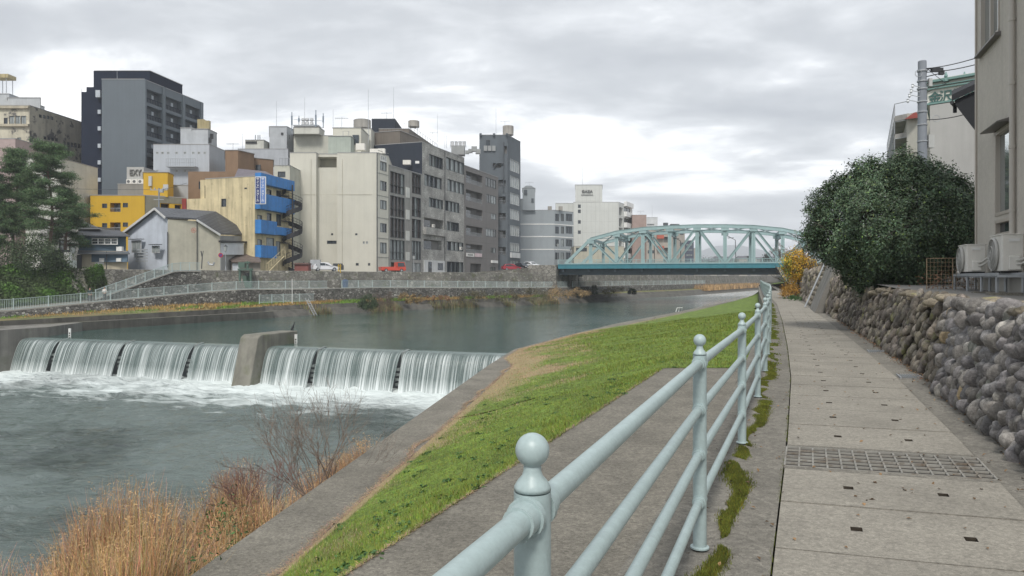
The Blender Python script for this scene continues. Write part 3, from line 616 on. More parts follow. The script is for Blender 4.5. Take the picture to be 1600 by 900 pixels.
def weir():
    Mf = falls_mat(); Mg = mat('gate_steel', (.055, .065, .07), .6, var=.3, vs=1, streak=.3)
    prof = [(-.9, -3.70), (-.35, -3.69), (0, -3.70), (.28, -3.76), (.5, -3.90), (.68, -4.12), (.86, -4.45), (1.03, -4.9), (1.2, -5.4), (1.36, -5.95), (1.5, -6.5)]
    bays = [(-.2, 4.3), (4.3, 11.4), (11.4, 18.3), (18.3, 23.5), (25.1, 29.5), (29.5, 36.4), (36.4, 46.5)]
    root = thing('river_weir', 'low overflow weir with steel gates crossing the river from bank to pier to bank', 'weir', wp(22, 0, -6.5))
    for bi, (a, b) in enumerate(bays):
        V = []; UV = []; ns = int((b - a) / .1)
        a2 = a + (.0 if bi in (0, 4) else .10); b2 = b - (.0 if bi in (3, 6) else .10)
        for i in range(ns + 1):
            t = i / ns; s0 = a2 + (b2 - a2) * t
            for k, (n, z) in enumerate(prof):
                f = max(0, (k - 3) / 7)
                # the sheet pulls in at both sides as it drops
                s = s0 + f * f * (.04 * max(0, 1 - t * 6) - .10 * max(0, 1 - (1 - t) * 6)) * (0 if bi in (0,) else 1)
                n2 = n + .05 * f * mnoise.noise(Vector((s * 2.3, 0, bi))) + .25 * f * max(0, 1 - (1 - t) * 8)
                V.append(wp(s, n2, z)); UV.append((s0, k / 10))
        K = len(prof); Fq = [(i * K + k, i * K + k + 1, (i + 1) * K + k + 1, (i + 1) * K + k) for i in range(ns) for k in range(K - 1)]
        o = raw_mesh('waterfall', V, Fq, Mf, smooth=True)
        uvl = o.data.uv_layers.new(name='UVMap'); UVa = np.array(UV, dtype=np.float32)
        li = np.zeros(len(o.data.loops), dtype=np.int32); o.data.loops.foreach_get('vertex_index', li); uvl.data.foreach_set('uv', UVa[li].ravel())
        o['kind'] = 'structure'
        g = MB(); L_ = [wp(a + .02, .35, -6.8), wp(b - .02, .35, -6.8), wp(b - .02, -.3, -6.8), wp(a + .02, -.3, -6.8)]; H_ = [wp(a + .02, .12, -3.95), wp(b - .02, .12, -3.95), wp(b - .02, -.3, -3.9), wp(a + .02, -.3, -3.9)]
        g.hexa([Vector(q) for q in L_], [Vector(q) for q in H_]); g.build('gate', Mg, root)
    for s in (4.3, 11.4, 18.3, 29.5, 36.4):
        g = MB(); g.hexa([Vector(wp(s - .13, .9, -6.6)), Vector(wp(s + .13, .9, -6.6)), Vector(wp(s + .13, .0, -6.6)), Vector(wp(s - .13, .0, -6.6))],
                         [Vector(wp(s - .13, .35, -3.74)), Vector(wp(s + .13, .35, -3.74)), Vector(wp(s + .13, -.5, -3.60)), Vector(wp(s - .13, -.5, -3.60))])
        for z in (-5.0, -5.35, -5.7, -6.05): g.hexa([Vector(wp(s - .3, 1.0, z)), Vector(wp(s + .05, 1.0, z)), Vector(wp(s + .05, .5, z)), Vector(wp(s - .3, .5, z))], [Vector(wp(s - .3, 1.0, z + .17)), Vector(wp(s + .05, 1.0, z + .17)), Vector(wp(s + .05, .5, z + .17)), Vector(wp(s - .3, .5, z + .17))])
        g.build('divider', mat('divider_steel', (.15, .17, .165), .5, var=.3, vs=2), root)
    # concrete pier, leaning nose
    Mp = mat('pier_concrete', (.19, .183, .155), .9, var=.22, vs=.8, streak=.5, ss=1.3, bump=.5, bs=10, spots=(.9, .52, .68, (.14, .145, .095)))
    p = MB(); a, b = 23.5, 25.1; pf = []
    # side profile (n, z): upstream top, nose, foot, under-cut
    prof = [(-3.4, -2.72), (1.25, -2.72), (1.6, -2.95), (2.75, -6.9), (-.4, -6.9), (-.1, -4.2), (-3.4, -4.2)]
    i = len(p.v); K = len(prof)
    p.v += [wp(a, n, z) for n, z in prof] + [wp(b, n, z) for n, z in prof]
    p.f.append(tuple(range(K))); p.f.append(tuple(range(2 * K - 1, K - 1, -1)))
    for k in range(K): p.f.append((k, K + k, K + (k + 1) % K, (k + 1) % K))
    p.m = [0] * len(p.f)
    o = p.build('weir_pier', Mp, bevel=.07); tag(o, 'mossy concrete pier with sloping nose splitting the two halves of the weir', 'pier')
    # depth gauges
    for (s, n, lab) in ((25.2, -3.0, 'white gauge board with a black mark on the pier of the weir'), (1.9, -2.6, 'white gauge board standing in the water by the far bank')):
        t = thing('water_gauge', lab, 'gauge', wp(s, n, -3.7), 'water gauges'); g = MB(); q = Vector(wp(s, n, -3.45)); g.box(q, (.26, .06, .95), -.3); g.build('board', M_white, t)
        g = MB(); g.box(q + Vector((0, -.04, .05)), (.12, .02, .12), -.3); g.build('mark', M_black, t); g = MB(); g.box(q + Vector((0, -.04, -.15)), (.12, .02, .1), -.3); g.build('mark', M_black, t)
    # left abutment
    g = MB(); poly = [wp(-.1, 4, 0)[:2], wp(-.1, -2.2, 0)[:2], (-42.6, 73, 0)[:2], (-60, 73), (-60, 58)]
    g.prism([(p[0], p[1]) for p in poly][::1], -8, -2.86)
    o = g.build('weir_abutment', M_river); tag(o, 'concrete abutment wall closing the weir at the far left bank', 'abutment')
    g = MB(); g.prism([(-60, 40), (-46.5, 40), (-44.5, 60.5), (-60, 60.5)], -8, -2.9); o = g.build('lower_bank', M_river); tag(o, 'concrete river wall downstream of the weir on the far bank', 'wall')
weir()
# ------------------------------------------------------------------ near railing
def near_railing():
    t = thing('railing', 'pale blue-grey tubular railing with ball-topped posts along the near riverside path', 'railing', (0.04, 1.48, 0))
    ys = [1.48 + 2.62 * k for k in range(-2, 66)]
    FPx = lambda y: PLx(y) - (.40 if y > 4 else float(np.interp(y, [-6, 1.48, 4.1, 5], [.40, .35, .40, .40])))
    pts = [Vector((FPx(y), y, 0)) for y in ys]
    pts[2].x = .041; pts[3].x = 1.046; pts[4].x = 2.10; pts[1].x = -.985; pts[0].x = -2.0
    proto = None
    for k, p in enumerate(pts):
        far = k > 14; n = 24 if k < 5 else (12 if k < 14 else 7)
        mb = MB(); mb.lathe(p, [(.0375, 0), (.0375, 1.072)], n); 
        if not far: mb.lathe(p, [(.052, 0), (.052, .008), (.042, .012)], n)
        o = mb.build('post', M_rail, t, smooth='auto')
        mb = MB(); prof = [(.0375, 1.075), (.0365, 1.083), (.030, 1.094), (.021, 1.104), (.018, 1.114), (.018, 1.122)]
        prof += [(.0345 * math.sin(a), 1.155 - .0345 * math.cos(a)) for a in np.linspace(.5, 3.05, 12 if not far else 6)]
        mb.lathe(p, prof, n); mb.build('ball_finial', M_rail, o, smooth=True)
    for zi, z in enumerate((1.03, .776, .527, .264)):
        r = .0245 if zi else .0265
        for k in range(len(pts) - 1):
            a, b = pts[k] + Vector((0, 0, z)), pts[k + 1] + Vector((0, 0, z)); d = (b - a).normalized()
            n = 20 if k < 5 else (10 if k < 14 else 6)
            if k >= 26:
                if k % 4 == 2: 
                    e = min(k + 4, len(pts) - 1); mb = MB(); mb.tube([pts[j] + Vector((0, 0, z)) for j in range(k, e + 1)], r, 5); mb.build('rail', M_rail, t, smooth='auto')
                continue
            mb = MB(); mb.tube([a, b], r, n); o = mb.build('rail', M_rail, t, smooth='auto')
            if k < 14:
                mb = MB()
                for c, s in ((a, 1), (b, -1)):
                    mb = MB(); mb.tube([c + d * s * .030, c + d * s * .082], [r * 1.28, r * 1.24], n); mb.tube([c + d * s * .028, c + d * s * .044], r * 1.5, n)
                    mb.box(c + d * s * .066 + Vector((0, 0, -r * 1.2)), (.012, .02, .012), math.atan2(d.y, d.x))
                    mb.build('sleeve', M_rail, o, smooth='auto')
    return pts
posts = near_railing()

# ------------------------------------------------------------------ cobble wall on the right
def ico(sub):
    bm = bmesh.new(); bmesh.ops.create_icosphere(bm, subdivisions=sub, radius=1); V = np.array([v.co[:] for v in bm.verts]); Fq = np.array([[v.index for v in f.verts] for f in bm.faces]); bm.free(); return V, Fq
ICO2, ICO3 = ico(2), ico(3)
def stones(name, specs, m, parent, base):
    """specs: (centre, 3 axes scaled (3x3 rows), tint)"""
    Vb, Fb = base; allV = []; allF = []; ti = []; rn = []; k = 0
    for c, A, tint in specs:
        w = 1 + .13 * np.sin(Vb @ RNG.normal(size=3) * 2.2 + RNG.uniform(0, 6)) + .06 * np.sin(Vb @ RNG.normal(size=3) * 4.5 + RNG.uniform(0, 6))
        q = Vb * w[:, None]; q = np.sign(q) * np.abs(q) ** .88
        allV.append(q @ A + np.array(c)); allF.append(Fb + k); k += len(Vb); ti.append(np.repeat([tint], len(Fb), 0)); rn.append(np.full(len(Fb), RNG.uniform()))
    return raw_mesh(name, np.concatenate(allV), np.concatenate(allF), m, {'rnd': ('FACE', np.concatenate(rn)), 'tint': ('FACE', np.concatenate(ti))}, smooth=True, parent=parent, nside=3)
def cobble_wall():
    t = thing('cobble_wall', 'leaning garden wall of rounded river cobbles on the right of the path', 'wall', (WBx(6), 6, 0))
    Mst = mat('river_cobble', (.195, .188, .18), .82, var=.35, vs=9, fine=.25, fs=60, bump=.7, bs=26, rnd=.32, spots=(5.5, .60, .70, (.40, .39, .36)))
    Mst2 = mat('rough_rubble', (.155, .14, .12), .9, var=.35, vs=6, fine=.3, fs=40, bump=.9, bs=18, rnd=.35, spots=(2.0, .58, .68, (.16, .165, .07)))
    backing = MB(); ys = list(np.linspace(-4, 62, 80))
    for a, b in zip(ys[:-1], ys[1:]):
        backing.quad((WBx(a) + .10, a, -.1), (WBx(b) + .10, b, -.1), (WTx(b) + .12, b, WTz(b) - .1), (WTx(a) + .12, a, WTz(a) - .1))
        backing.quad((WTx(a) + .12, a, WTz(a) - .1), (WTx(b) + .12, b, WTz(b) - .1), (WTx(b) + 1.2, b, WTz(b) - .02), (WTx(a) + 1.2, a, WTz(a) - .02))
    backing.build('earth_backing', mat('wall_earth', (.10, .085, .06), .95, var=.3, vs=2, bump=.8, bs=14, spots=(1.5, .55, .65, (.09, .10, .035))), t)
    cols = [(.95, .93, .98), (1.0, .97, .93), (.85, .85, .88), (1.15, 1.12, 1.08), (.8, .78, .8), (1.05, 1.02, 1.0), (1.7, 1.65, 1.55), (1.7, 1.35, .85), (1.0, 1.05, .95)]
    pr = [.22, .2, .2, .12, .12, .09, .02, .01, .02]
    def wpos(y, t_): x = WBx(y) + (WTx(y) - WBx(y)) * t_ ; return np.array((x, y, WTz(y) * t_))
    out = np.array((-.90, .33, .30)); out /= np.linalg.norm(out); al = np.array((.35, .937, 0)); upv = np.cross(out, al); upv *= np.sign(upv[2])
    # near: stacked oval cobbles with long axes pointing out of the wall
    sp = []; rows = 8
    for r in range(rows):
        t_ = (r + .42) / rows; y = 2.6 + (r % 2) * .08
        while y < 9.7 + r * .10:
            w = RNG.uniform(.045, .082); y += w; hh = WTz(y) / rows * .66 * RNG.uniform(.85, 1.2); c = wpos(y, t_ + RNG.uniform(-.03, .03)) + out * RNG.uniform(-.05, .07); y += w * .80
            tilt = RNG.uniform(-.75, -.1); u2 = upv * math.cos(tilt) + al * math.sin(tilt); a2 = al * math.cos(tilt) - upv * math.sin(tilt)
            sp.append((c, np.array([a2 * w * 1.08, u2 * hh * 1.1, out * RNG.uniform(.12, .17)]), cols[RNG.choice(9, p=pr)]))
    stones('cobbles', sp, Mst, t, ICO3)
    # middle: older rubble, tighter and darker
    sp = []
    for y0, y1, s0, s1 in ((9.3, 27, .08, .17), (27, 62, .16, .34)):
        n = int((y1 - y0) * 1.35 / (s0 * s1 * 1.35))
        for _ in range(n):
            y = y0 + (y1 - y0) * RNG.uniform() ; t_ = RNG.uniform(0, 1); s = RNG.uniform(s0, s1) * .62; c = wpos(y, t_) + out * RNG.uniform(-.09, .02)
            tilt = RNG.uniform(-1.0, .2); u2 = upv * math.cos(tilt) + al * math.sin(tilt); a2 = al * math.cos(tilt) - upv * math.sin(tilt)
            g = RNG.uniform(.7, 1.35); tint = (g, g * RNG.uniform(.94, 1.0), g * RNG.uniform(.84, 1.0))
            if y > 27: tint = tuple(q * 1.35 for q in tint)
            sp.append((c, np.array([a2 * s, u2 * s * RNG.uniform(1, 1.7), out * s * RNG.uniform(.6, .9)]), tint))
    stones('rubble', sp, Mst2, t, ICO2)
    sp = []
    for _ in range(110):
        y = RNG.uniform(3, 30); s = RNG.uniform(.06, .15); c = wpos(y, .98) + np.array((RNG.uniform(-.05, .35), 0, RNG.uniform(-.07, .04)))
        g = RNG.uniform(1.0, 1.7); sp.append((c, np.array([[s * .8, s * .8, 0], [-s * 1.1, s * 1.1, 0], [0, 0, s * .5]]), (g, g * .95, g * .82)))
    stones('cap_stones', sp, Mst2, t, ICO2)
    return wpos
cobble_wall()
# litter: pebbles and fallen leaves at the foot of the wall
def litter():
    n = 2600; y = RNG.uniform(3.5, 26, n); x = np.array([WBx(v) for v in y]) - np.abs(RNG.normal(0, .10, n)) + .06; z = RNG.uniform(.0, .02, n)
    M = mat('leaf_litter', (.24, .17, .10), .95, var=.3, vs=20, rnd=.6)
    ti = np.where(RNG.uniform(size=(n, 1)) < .25, [[1.3, .75, .5]], [[1, 1, 1]])
    k = 420; y2 = 2.5 + 30 * RNG.uniform(size=k) ** 1.3; x2 = np.array([PLx(v) for v in y2]) + RNG.uniform(-.6, 2.0, k) ** 1; x = np.concatenate([x, x2]); y = np.concatenate([y, y2]); z = np.concatenate([z, np.full(k, .006)]); ti = np.concatenate([ti, np.array([[.8, .7, .6]] * k)])
    o = leaves('leaf_litter', np.stack([x, y, z], 1), .035, M, tint=ti, aspect=.6, outward=np.array([[0, 0, 3.0]])); o['kind'] = 'stuff'
litter()

# ------------------------------------------------------------------ moss along the railing, lawn, reeds
M_moss = mat('moss', (.105, .128, .016), .95, var=.4, vs=3, rnd=.5)
def moss():
    n = 90000; y = 1.4 + 12 * RNG.uniform(size=n) ** 1.3; PL = np.array([PLx(v) for v in np.linspace(0, 30, 301)]); xl = np.interp(y, np.linspace(0, 30, 301), PL)
    cen = xl - .335 + .05 * np.sin(y * 1.7) + .03 * np.sin(y * 5.1); wid = .022 + .018 * (1 + np.sin(y * 2.3 + 1)) + .010 * np.sin(y * 7)
    x = cen + RNG.normal(0, 1, n) * wid * .75; base = np.stack([x, y, np.full(n, -.012)], 1)
    keep = np.array([mnoise.noise(Vector((a * 5, b * 3, 1))) > -.33 for a, b in zip(x, y)]); base = base[keep]; n = len(base)
    ti = np.where(RNG.uniform(size=(n, 1)) < .25, [[1.3, .95, .8]], [[1, 1, 1]])
    o = blades('moss', base, RNG.uniform(.008, .028, n), RNG.uniform(.003, .007, n), RNG.uniform(.0, .012, n), M_moss, ti, 1)
    o['kind'] = 'stuff'
    n = 20000; y = RNG.uniform(12, 45, n); xl = np.array([PLx(v) for v in y]); x_ = xl - .30 + RNG.normal(0, .07, n); base = np.stack([x_, y, np.full(n, -.012)], 1)
    keep = np.array([mnoise.noise(Vector((a * 3.5, b * 1.1, 1))) > -.05 for a, b in zip(x_, y)]); base = base[keep]; n = len(base)
    o = blades('moss', base, RNG.uniform(.01, .03, n), RNG.uniform(.01, .02, n), RNG.uniform(0, .01, n), M_moss, None, 1); o['kind'] = 'stuff'
    # joint weeds along the slab edge
    n = 2500; y = RNG.uniform(2.5, 30, n); xl = np.array([PLx(v) for v in y]); base = np.stack([xl + RNG.normal(-.004, .008, n), y, np.full(n, -.03)], 1)
    keep = np.array([mnoise.noise(Vector((0, b * 1.6, 7))) > -.05 for b in y]); base = base[keep]; n = len(base)
    o = blades('joint_weeds', base, RNG.uniform(.02, .045, n), RNG.uniform(.003, .006, n), RNG.uniform(0, .02, n), M_moss, None, 1); o['kind'] = 'stuff'
moss()
M_blade = mat('grass_blade', (.14, .21, .025), .7, var=.25, vs=.8, rnd=.4)
def lawn():
    tot = 230000
    u = RNG.uniform(size=tot); y = 5.0 + 62 * u ** 1.55; t = RNG.uniform(size=tot) ; t = np.clip(t * 1.02 - .01, -.01, 1.01)
    sr = np.array([SRx(v) for v in np.linspace(0, 80, 801)]); lr = np.array([LRx(v) if v < 24.6 else PLx(v) - .8 for v in np.linspace(0, 80, 801)]); ll = np.array([LRl(v) for v in np.linspace(0, 80, 801)]); g = np.linspace(0, 80, 801)
    xa = np.interp(y, g, sr); xb = np.interp(y, g, lr); x = xa + (xb - xa) * t; t = np.minimum(1.0, (x - xa) / (np.interp(y, g, ll) - xa))
    za = np.array([SZ(v) for v in g]); zA = np.interp(y, g, za); zB = np.full(tot, -1.49)
    z = zA + (zB - zA) * t + np.array([lawnb(a, b, c) for a, b, c in zip(x, y, np.clip(t, 0, 1))]) - .005
    dist = np.array([mnoise.noise(Vector((a * .35, b * .3, 4))) + .5 * mnoise.noise(Vector((a * 1.3, b * 1.1, 9))) for a, b in zip(x, y)])
    # dry straw along the river strip and patches; fresh green inland
    dry = np.array([dry_at(a, b, c) for a, b, c in zip(x, y, t)])
    pick = RNG.uniform(size=tot) < dry
    green = np.stack([RNG.uniform(.75, 1.5, tot), RNG.uniform(.8, 1.2, tot), RNG.uniform(.6, 1.5, tot)], 1)
    straw = np.stack([RNG.uniform(2.4, 3.5, tot), RNG.uniform(1.15, 1.6, tot), RNG.uniform(6, 9, tot)], 1)
    tint = np.where(pick[:, None], straw, green)
    # tall tufts in patches
    tall = np.clip(dist * 2.2, 0, 1) * (~pick)
    h = np.where(pick, RNG.uniform(.015, .05, tot), RNG.uniform(.02, .06, tot) + .05 * tall) * np.interp(y, [5, 20, 60], [1, 1.2, 1.8])
    w = RNG.uniform(.004, .008, tot) * np.interp(y, [5, 14, 30, 60], [.9, 1.6, 3.0, 5.5]); lean = h * RNG.uniform(.2, 1.1, tot)
    keep = (y > 5.5)
    b = np.stack([x, y, z], 1)
    o = blades('grass_blades', b[keep], h[keep], w[keep], lean[keep], M_blade, tint[keep], 1); o['kind'] = 'stuff'
    # broad leaf weeds
    n = 3000; i = RNG.choice(np.where((~pick) & (y < 30))[0], 160); base = np.repeat(b[i], 18, 0) + RNG.normal(0, .05, (160 * 18, 3)) * [1, 1, .2] + [0, 0, .03]
    o = leaves('broadleaf_weeds', base, .07, mat('weed_leaf', (.05, .12, .03), .6, rnd=.4), aspect=.45, outward=np.array([[0, 0, 1.5]])); o['kind'] = 'stuff'
    # dry fringe spilling over the strip edge and the pavement edge
    n = 26000; y = 5 + 36 * RNG.uniform(size=n) ** 1.4; side = RNG.uniform(size=n) < .75
    x = np.where(side, .135 * y - 5.26 - np.abs(RNG.normal(0, .09, n)) + .05 - .12 * np.clip(np.sin(y * 1.9) + np.sin(y * .7), 0, 2), np.array([LRx(v) for v in y]) + np.abs(RNG.normal(0, .02, n)) - .02)
    z = np.where(side, -3.19, -1.49); tint = np.stack([RNG.uniform(2.0, 3.0, n), RNG.uniform(1.0, 1.4, n), RNG.uniform(5, 8, n)], 1)
    ok = side | (y < 24)
    o = blades('dry_fringe', np.stack([x, y, z], 1)[ok], RNG.uniform(.006, .03, n)[ok], (RNG.uniform(.004, .008, n) * np.interp(y, [5, 40], [1, 3.5]))[ok], RNG.uniform(.03, .09, n)[ok], M_blade, tint[ok], 1); o['kind'] = 'stuff'
lawn()
M_reed = mat('dry_reed', (.46, .30, .145), .8, var=.25, vs=1.2, rnd=.4)
def reeds():
    n = 42000; y = RNG.uniform(8, 26.5, n); bx = np.array([barx(v) for v in np.linspace(0, 32, 321)]); g = np.linspace(0, 32, 321); sl = .135 * y - 6.65
    bb = np.interp(y, g, bx); t = RNG.uniform(size=n) ** .75; x = sl + (bb - sl) * (1 - t) * .98 - .05
    tt = (x - bb) / (sl - bb); zb = -6.6 + (np.interp(y, [0, 16, 22, 30], [-4.3, -4.3, -4.9, -6.3]) + 6.6) * tt
    den = np.array([mnoise.noise(Vector((a * .45, b * .45, 2))) for a, b in zip(x, y)]); k = RNG.uniform(size=n) < np.clip(.62 + den * 1.5, .06, 1)
    k &= ~((y > 19) & (t < .4) & (RNG.uniform(size=n) < .6))
    x, y, zb, den = x[k], y[k], zb[k], den[k]; n = len(x)
    clump = np.clip(den * 1.4, 0, .8)
    h = (RNG.uniform(.4, 1.25, n) + clump * 1.9) * np.interp(y, [8, 20, 26], [1, .9, .7])
    ti = np.stack([RNG.uniform(.75, 1.25, n), RNG.uniform(.75, 1.2, n), RNG.uniform(.7, 1.4, n)], 1)
    red = np.clip((y - 15) / 8, 0, 1) * (RNG.uniform(size=n) < .6); ti = ti * (1 - red[:, None]) + red[:, None] * np.array([[.62, .48, .55]])
    o = blades('dry_reeds', np.stack([x, y, zb], 1), h, RNG.uniform(.010, .022, n), RNG.uniform(.1, .85, n), M_reed, ti, 3); o['kind'] = 'stuff'
    # plumes
    i = RNG.choice(n, 2600); top = np.stack([x[i], y[i], zb[i] + h[i] * .9], 1); P_ = np.repeat(top, 9, 0) + RNG.normal(0, 1, (2600 * 9, 3)) * [.05, .05, .11]
    o = leaves('reed_plumes', P_, .07, M_reed, tint=np.repeat(np.stack([RNG.uniform(.9, 1.3, 2600)] * 3, 1), 9, 0), aspect=.18); o['kind'] = 'stuff'
    # green weeds showing through
    c = [(-5.7, 15.4, -3.9), (-6.6, 14.2, -4.2), (-5.2, 12.0, -3.9), (-5.6, 11.2, -4.0), (-6.4, 16.5, -4.0), (-5.0, 13.2, -3.8)]
    P_ = np.concatenate([RNG.normal(0, 1, (260, 3)) * [.28, .28, .3] + q for q in c])
    o = leaves('green_weeds', P_, .10, mat('weed_leaf', (.05, .12, .03)), aspect=.35); o['kind'] = 'stuff'
reeds()

# ------------------------------------------------------------------ bare shrubs and branching
def branch(mb, p, d, L, r, depth, spread, tips, rng, gravity=0.0, n=6, shrink=.72, twig=.0025):
    pts = [p]; rr = [r]; q = p.copy(); dd = d.copy(); k = 4
    for i in range(k):
        dd = (dd + Vector((rng.uniform(-1, 1), rng.uniform(-1, 1), rng.uniform(-1, 1))) * .16 + Vector((0, 0, gravity))).normalized()
        q = q + dd * L / k; pts.append(q.copy()); rr.append(max(twig, r * (1 - .42 * (i + 1) / k)))
    mb.tube(pts, rr, n if depth > 1 else 3, cap=False)
    if depth == 0: tips.append((q.copy(), dd.copy())); return
    nb = rng.choice([2, 3, 3]) if depth > 1 else rng.choice([2, 3, 4])
    for i in range(nb):
        at = pts[rng.choice([2, 3, 4])] if i else pts[4]
        a = Vector((rng.uniform(-1, 1), rng.uniform(-1, 1), rng.uniform(-.5, 1))).normalized()
        nd = (dd + a * spread).normalized(); branch(mb, at, nd, L * rng.uniform(shrink - .1, shrink + .12), max(twig, r * .58), depth - 1, spread, tips, rng, gravity, n, shrink, twig)
M_twig = mat('twig_bark', (.17, .13, .105), .85, var=.3, vs=6)
def bare_shrub(loc, L, nst, label, name='bare_shrub', group=None, seed=1, r=.022, m=M_twig, depth=4, lean=(0, 0), spread=.55, dirs=None):
    rng = random.Random(seed); t = thing(name, label, 'shrub', loc, group); mb = MB(); tips = []
    for i in range(nst):
        d = Vector(dirs[i]) if dirs else Vector((rng.uniform(-.8, .8) + lean[0], rng.uniform(-.6, .6) + lean[1], 1))
        branch(mb, Vector(loc) + Vector((rng.uniform(-.15, .15), rng.uniform(-.15, .15), 0)), d.normalized(), L, r * rng.uniform(.7, 1.1), depth, spread, tips, rng, .015)
    mb.build('branches', m, t)
    return t, tips
t, tips = bare_shrub((-4.75, 18.2, -4.3), 1.15, 11, 'big leafless shrub with fanning twigs standing at the edge of the concrete strip', seed=5, lean=(-.12, .1),
           dirs=[(-1.7, .2, .75), (-1.25, .1, 1.0), (-.9, .4, 1), (-.55, 0, 1.15), (-.3, .5, 1.25), (-.05, 0, 1.3), (.2, .5, 1.2), (.45, .1, 1.15), (.7, .5, 1.0), (-.7, -.5, .8), (.35, -.3, .9)])
t, tips = bare_shrub((-5.9, 17.2, -4.4), .62, 12, 'low reddish leafless shrub tangled in the dry reeds', seed=9, m=mat('red_twig', (.17, .085, .07), .85, var=.3, vs=6), r=.012, depth=4, lean=(-.5, 0))
t, tips = bare_shrub((-3.3, 24.2, -4.9), .55, 7, 'small brown leafless shrub overhanging the water near the weir', seed=12, m=MC['red_twig'], r=.010, depth=3, lean=(-.5, .2))
t, tips = bare_shrub((-6.6, 14.0, -4.6), .6, 8, 'small leafless shrub among the reeds nearest the camera', seed=22, m=M_twig, r=.010, depth=3)

# ------------------------------------------------------------------ big evergreen bush on the wall
M_leafD = mat('evergreen_leaf', (.085, .135, .07), .48, var=.35, vs=1.2, rnd=.55, spec=.45)
def big_bush():
    c = (10.75, 20.6, 2.72); t = thing('evergreen_bush', 'huge rounded dark evergreen bush spilling over the stone wall', 'bush', (10.6, 20.5, 1.2))
    rng = random.Random(3); mb = MB(); tips = []
    for i in range(7): branch(mb, Vector((10.7 + rng.uniform(-.3, .3), 20.6 + rng.uniform(-.3, .3), 1.1)), Vector((rng.uniform(-.8, .8), rng.uniform(-.8, .8), 1)).normalized(), 1.3, .07, 3, .7, tips, rng, twig=.008)
    mb.build('trunk', mat('dark_bark', (.07, .06, .05), .9, var=.3, vs=5), t)
    # twig sprays carrying leaves, gathered in bulges on the crown
    K = 5200; d = RNG.normal(size=(K, 3)); d /= np.linalg.norm(d, axis=1)[:, None]
    az = np.arctan2(d[:, 1], d[:, 0]); el = d[:, 2]
    lump = 1 + .07 * np.sin(3 * az + 1) + .06 * np.sin(5 * az + 4 * el) + .05 * np.sin(9 * az - 7 * el) + .05 * np.array([mnoise.noise(Vector((q[0] * 2.6, q[1] * 2.6, q[2] * 2.6))) for q in d]) * 2
    rr = RNG.uniform(.70, 1.0, K) ** .6
    rad = np.array((2.32, 2.2, 2.12)); low = d[:, 2] < 0; radm = np.repeat(rad[None], K, 0); radm[low, 2] = 1.65
    radm[low, 0] *= 1 + .3 * d[low, 2]; radm[low, 1] *= 1 + .3 * d[low, 2]
    sc = np.array(c) + d * (rr * lump)[:, None] * radm
    n = 30; cen = np.repeat(sc, n, 0) + RNG.normal(0, .075, (K * n, 3)); out = np.repeat(d, n, 0) + [0, 0, .35]
    shade = np.repeat(RNG.uniform(.75, 1.25, K), n)
    ti = np.stack([shade * RNG.uniform(.85, 1.15, K * n), shade, shade * RNG.uniform(.85, 1.2, K * n)], 1); yg = RNG.uniform(size=K * n) < .04; ti[yg] = ti[yg] * [1.9, 1.7, .9]
    leaves('foliage', cen, .074, M_leafD, tint=ti, aspect=.42, parent=t, outward=out, jitter=.55)
    # stray shoots
    K = 90; d = RNG.normal(size=(K, 3)); d[:, 2] = np.abs(d[:, 2]); d /= np.linalg.norm(d, axis=1)[:, None]; s = np.array(c) + d * [2.35, 2.2, 2.12] * RNG.uniform(1.0, 1.09, K)[:, None]
    cen = np.repeat(s, 9, 0) + RNG.normal(0, .05, (K * 9, 3)); leaves('shoots', cen, .08, M_leafD, aspect=.4, parent=t)
big_bush()

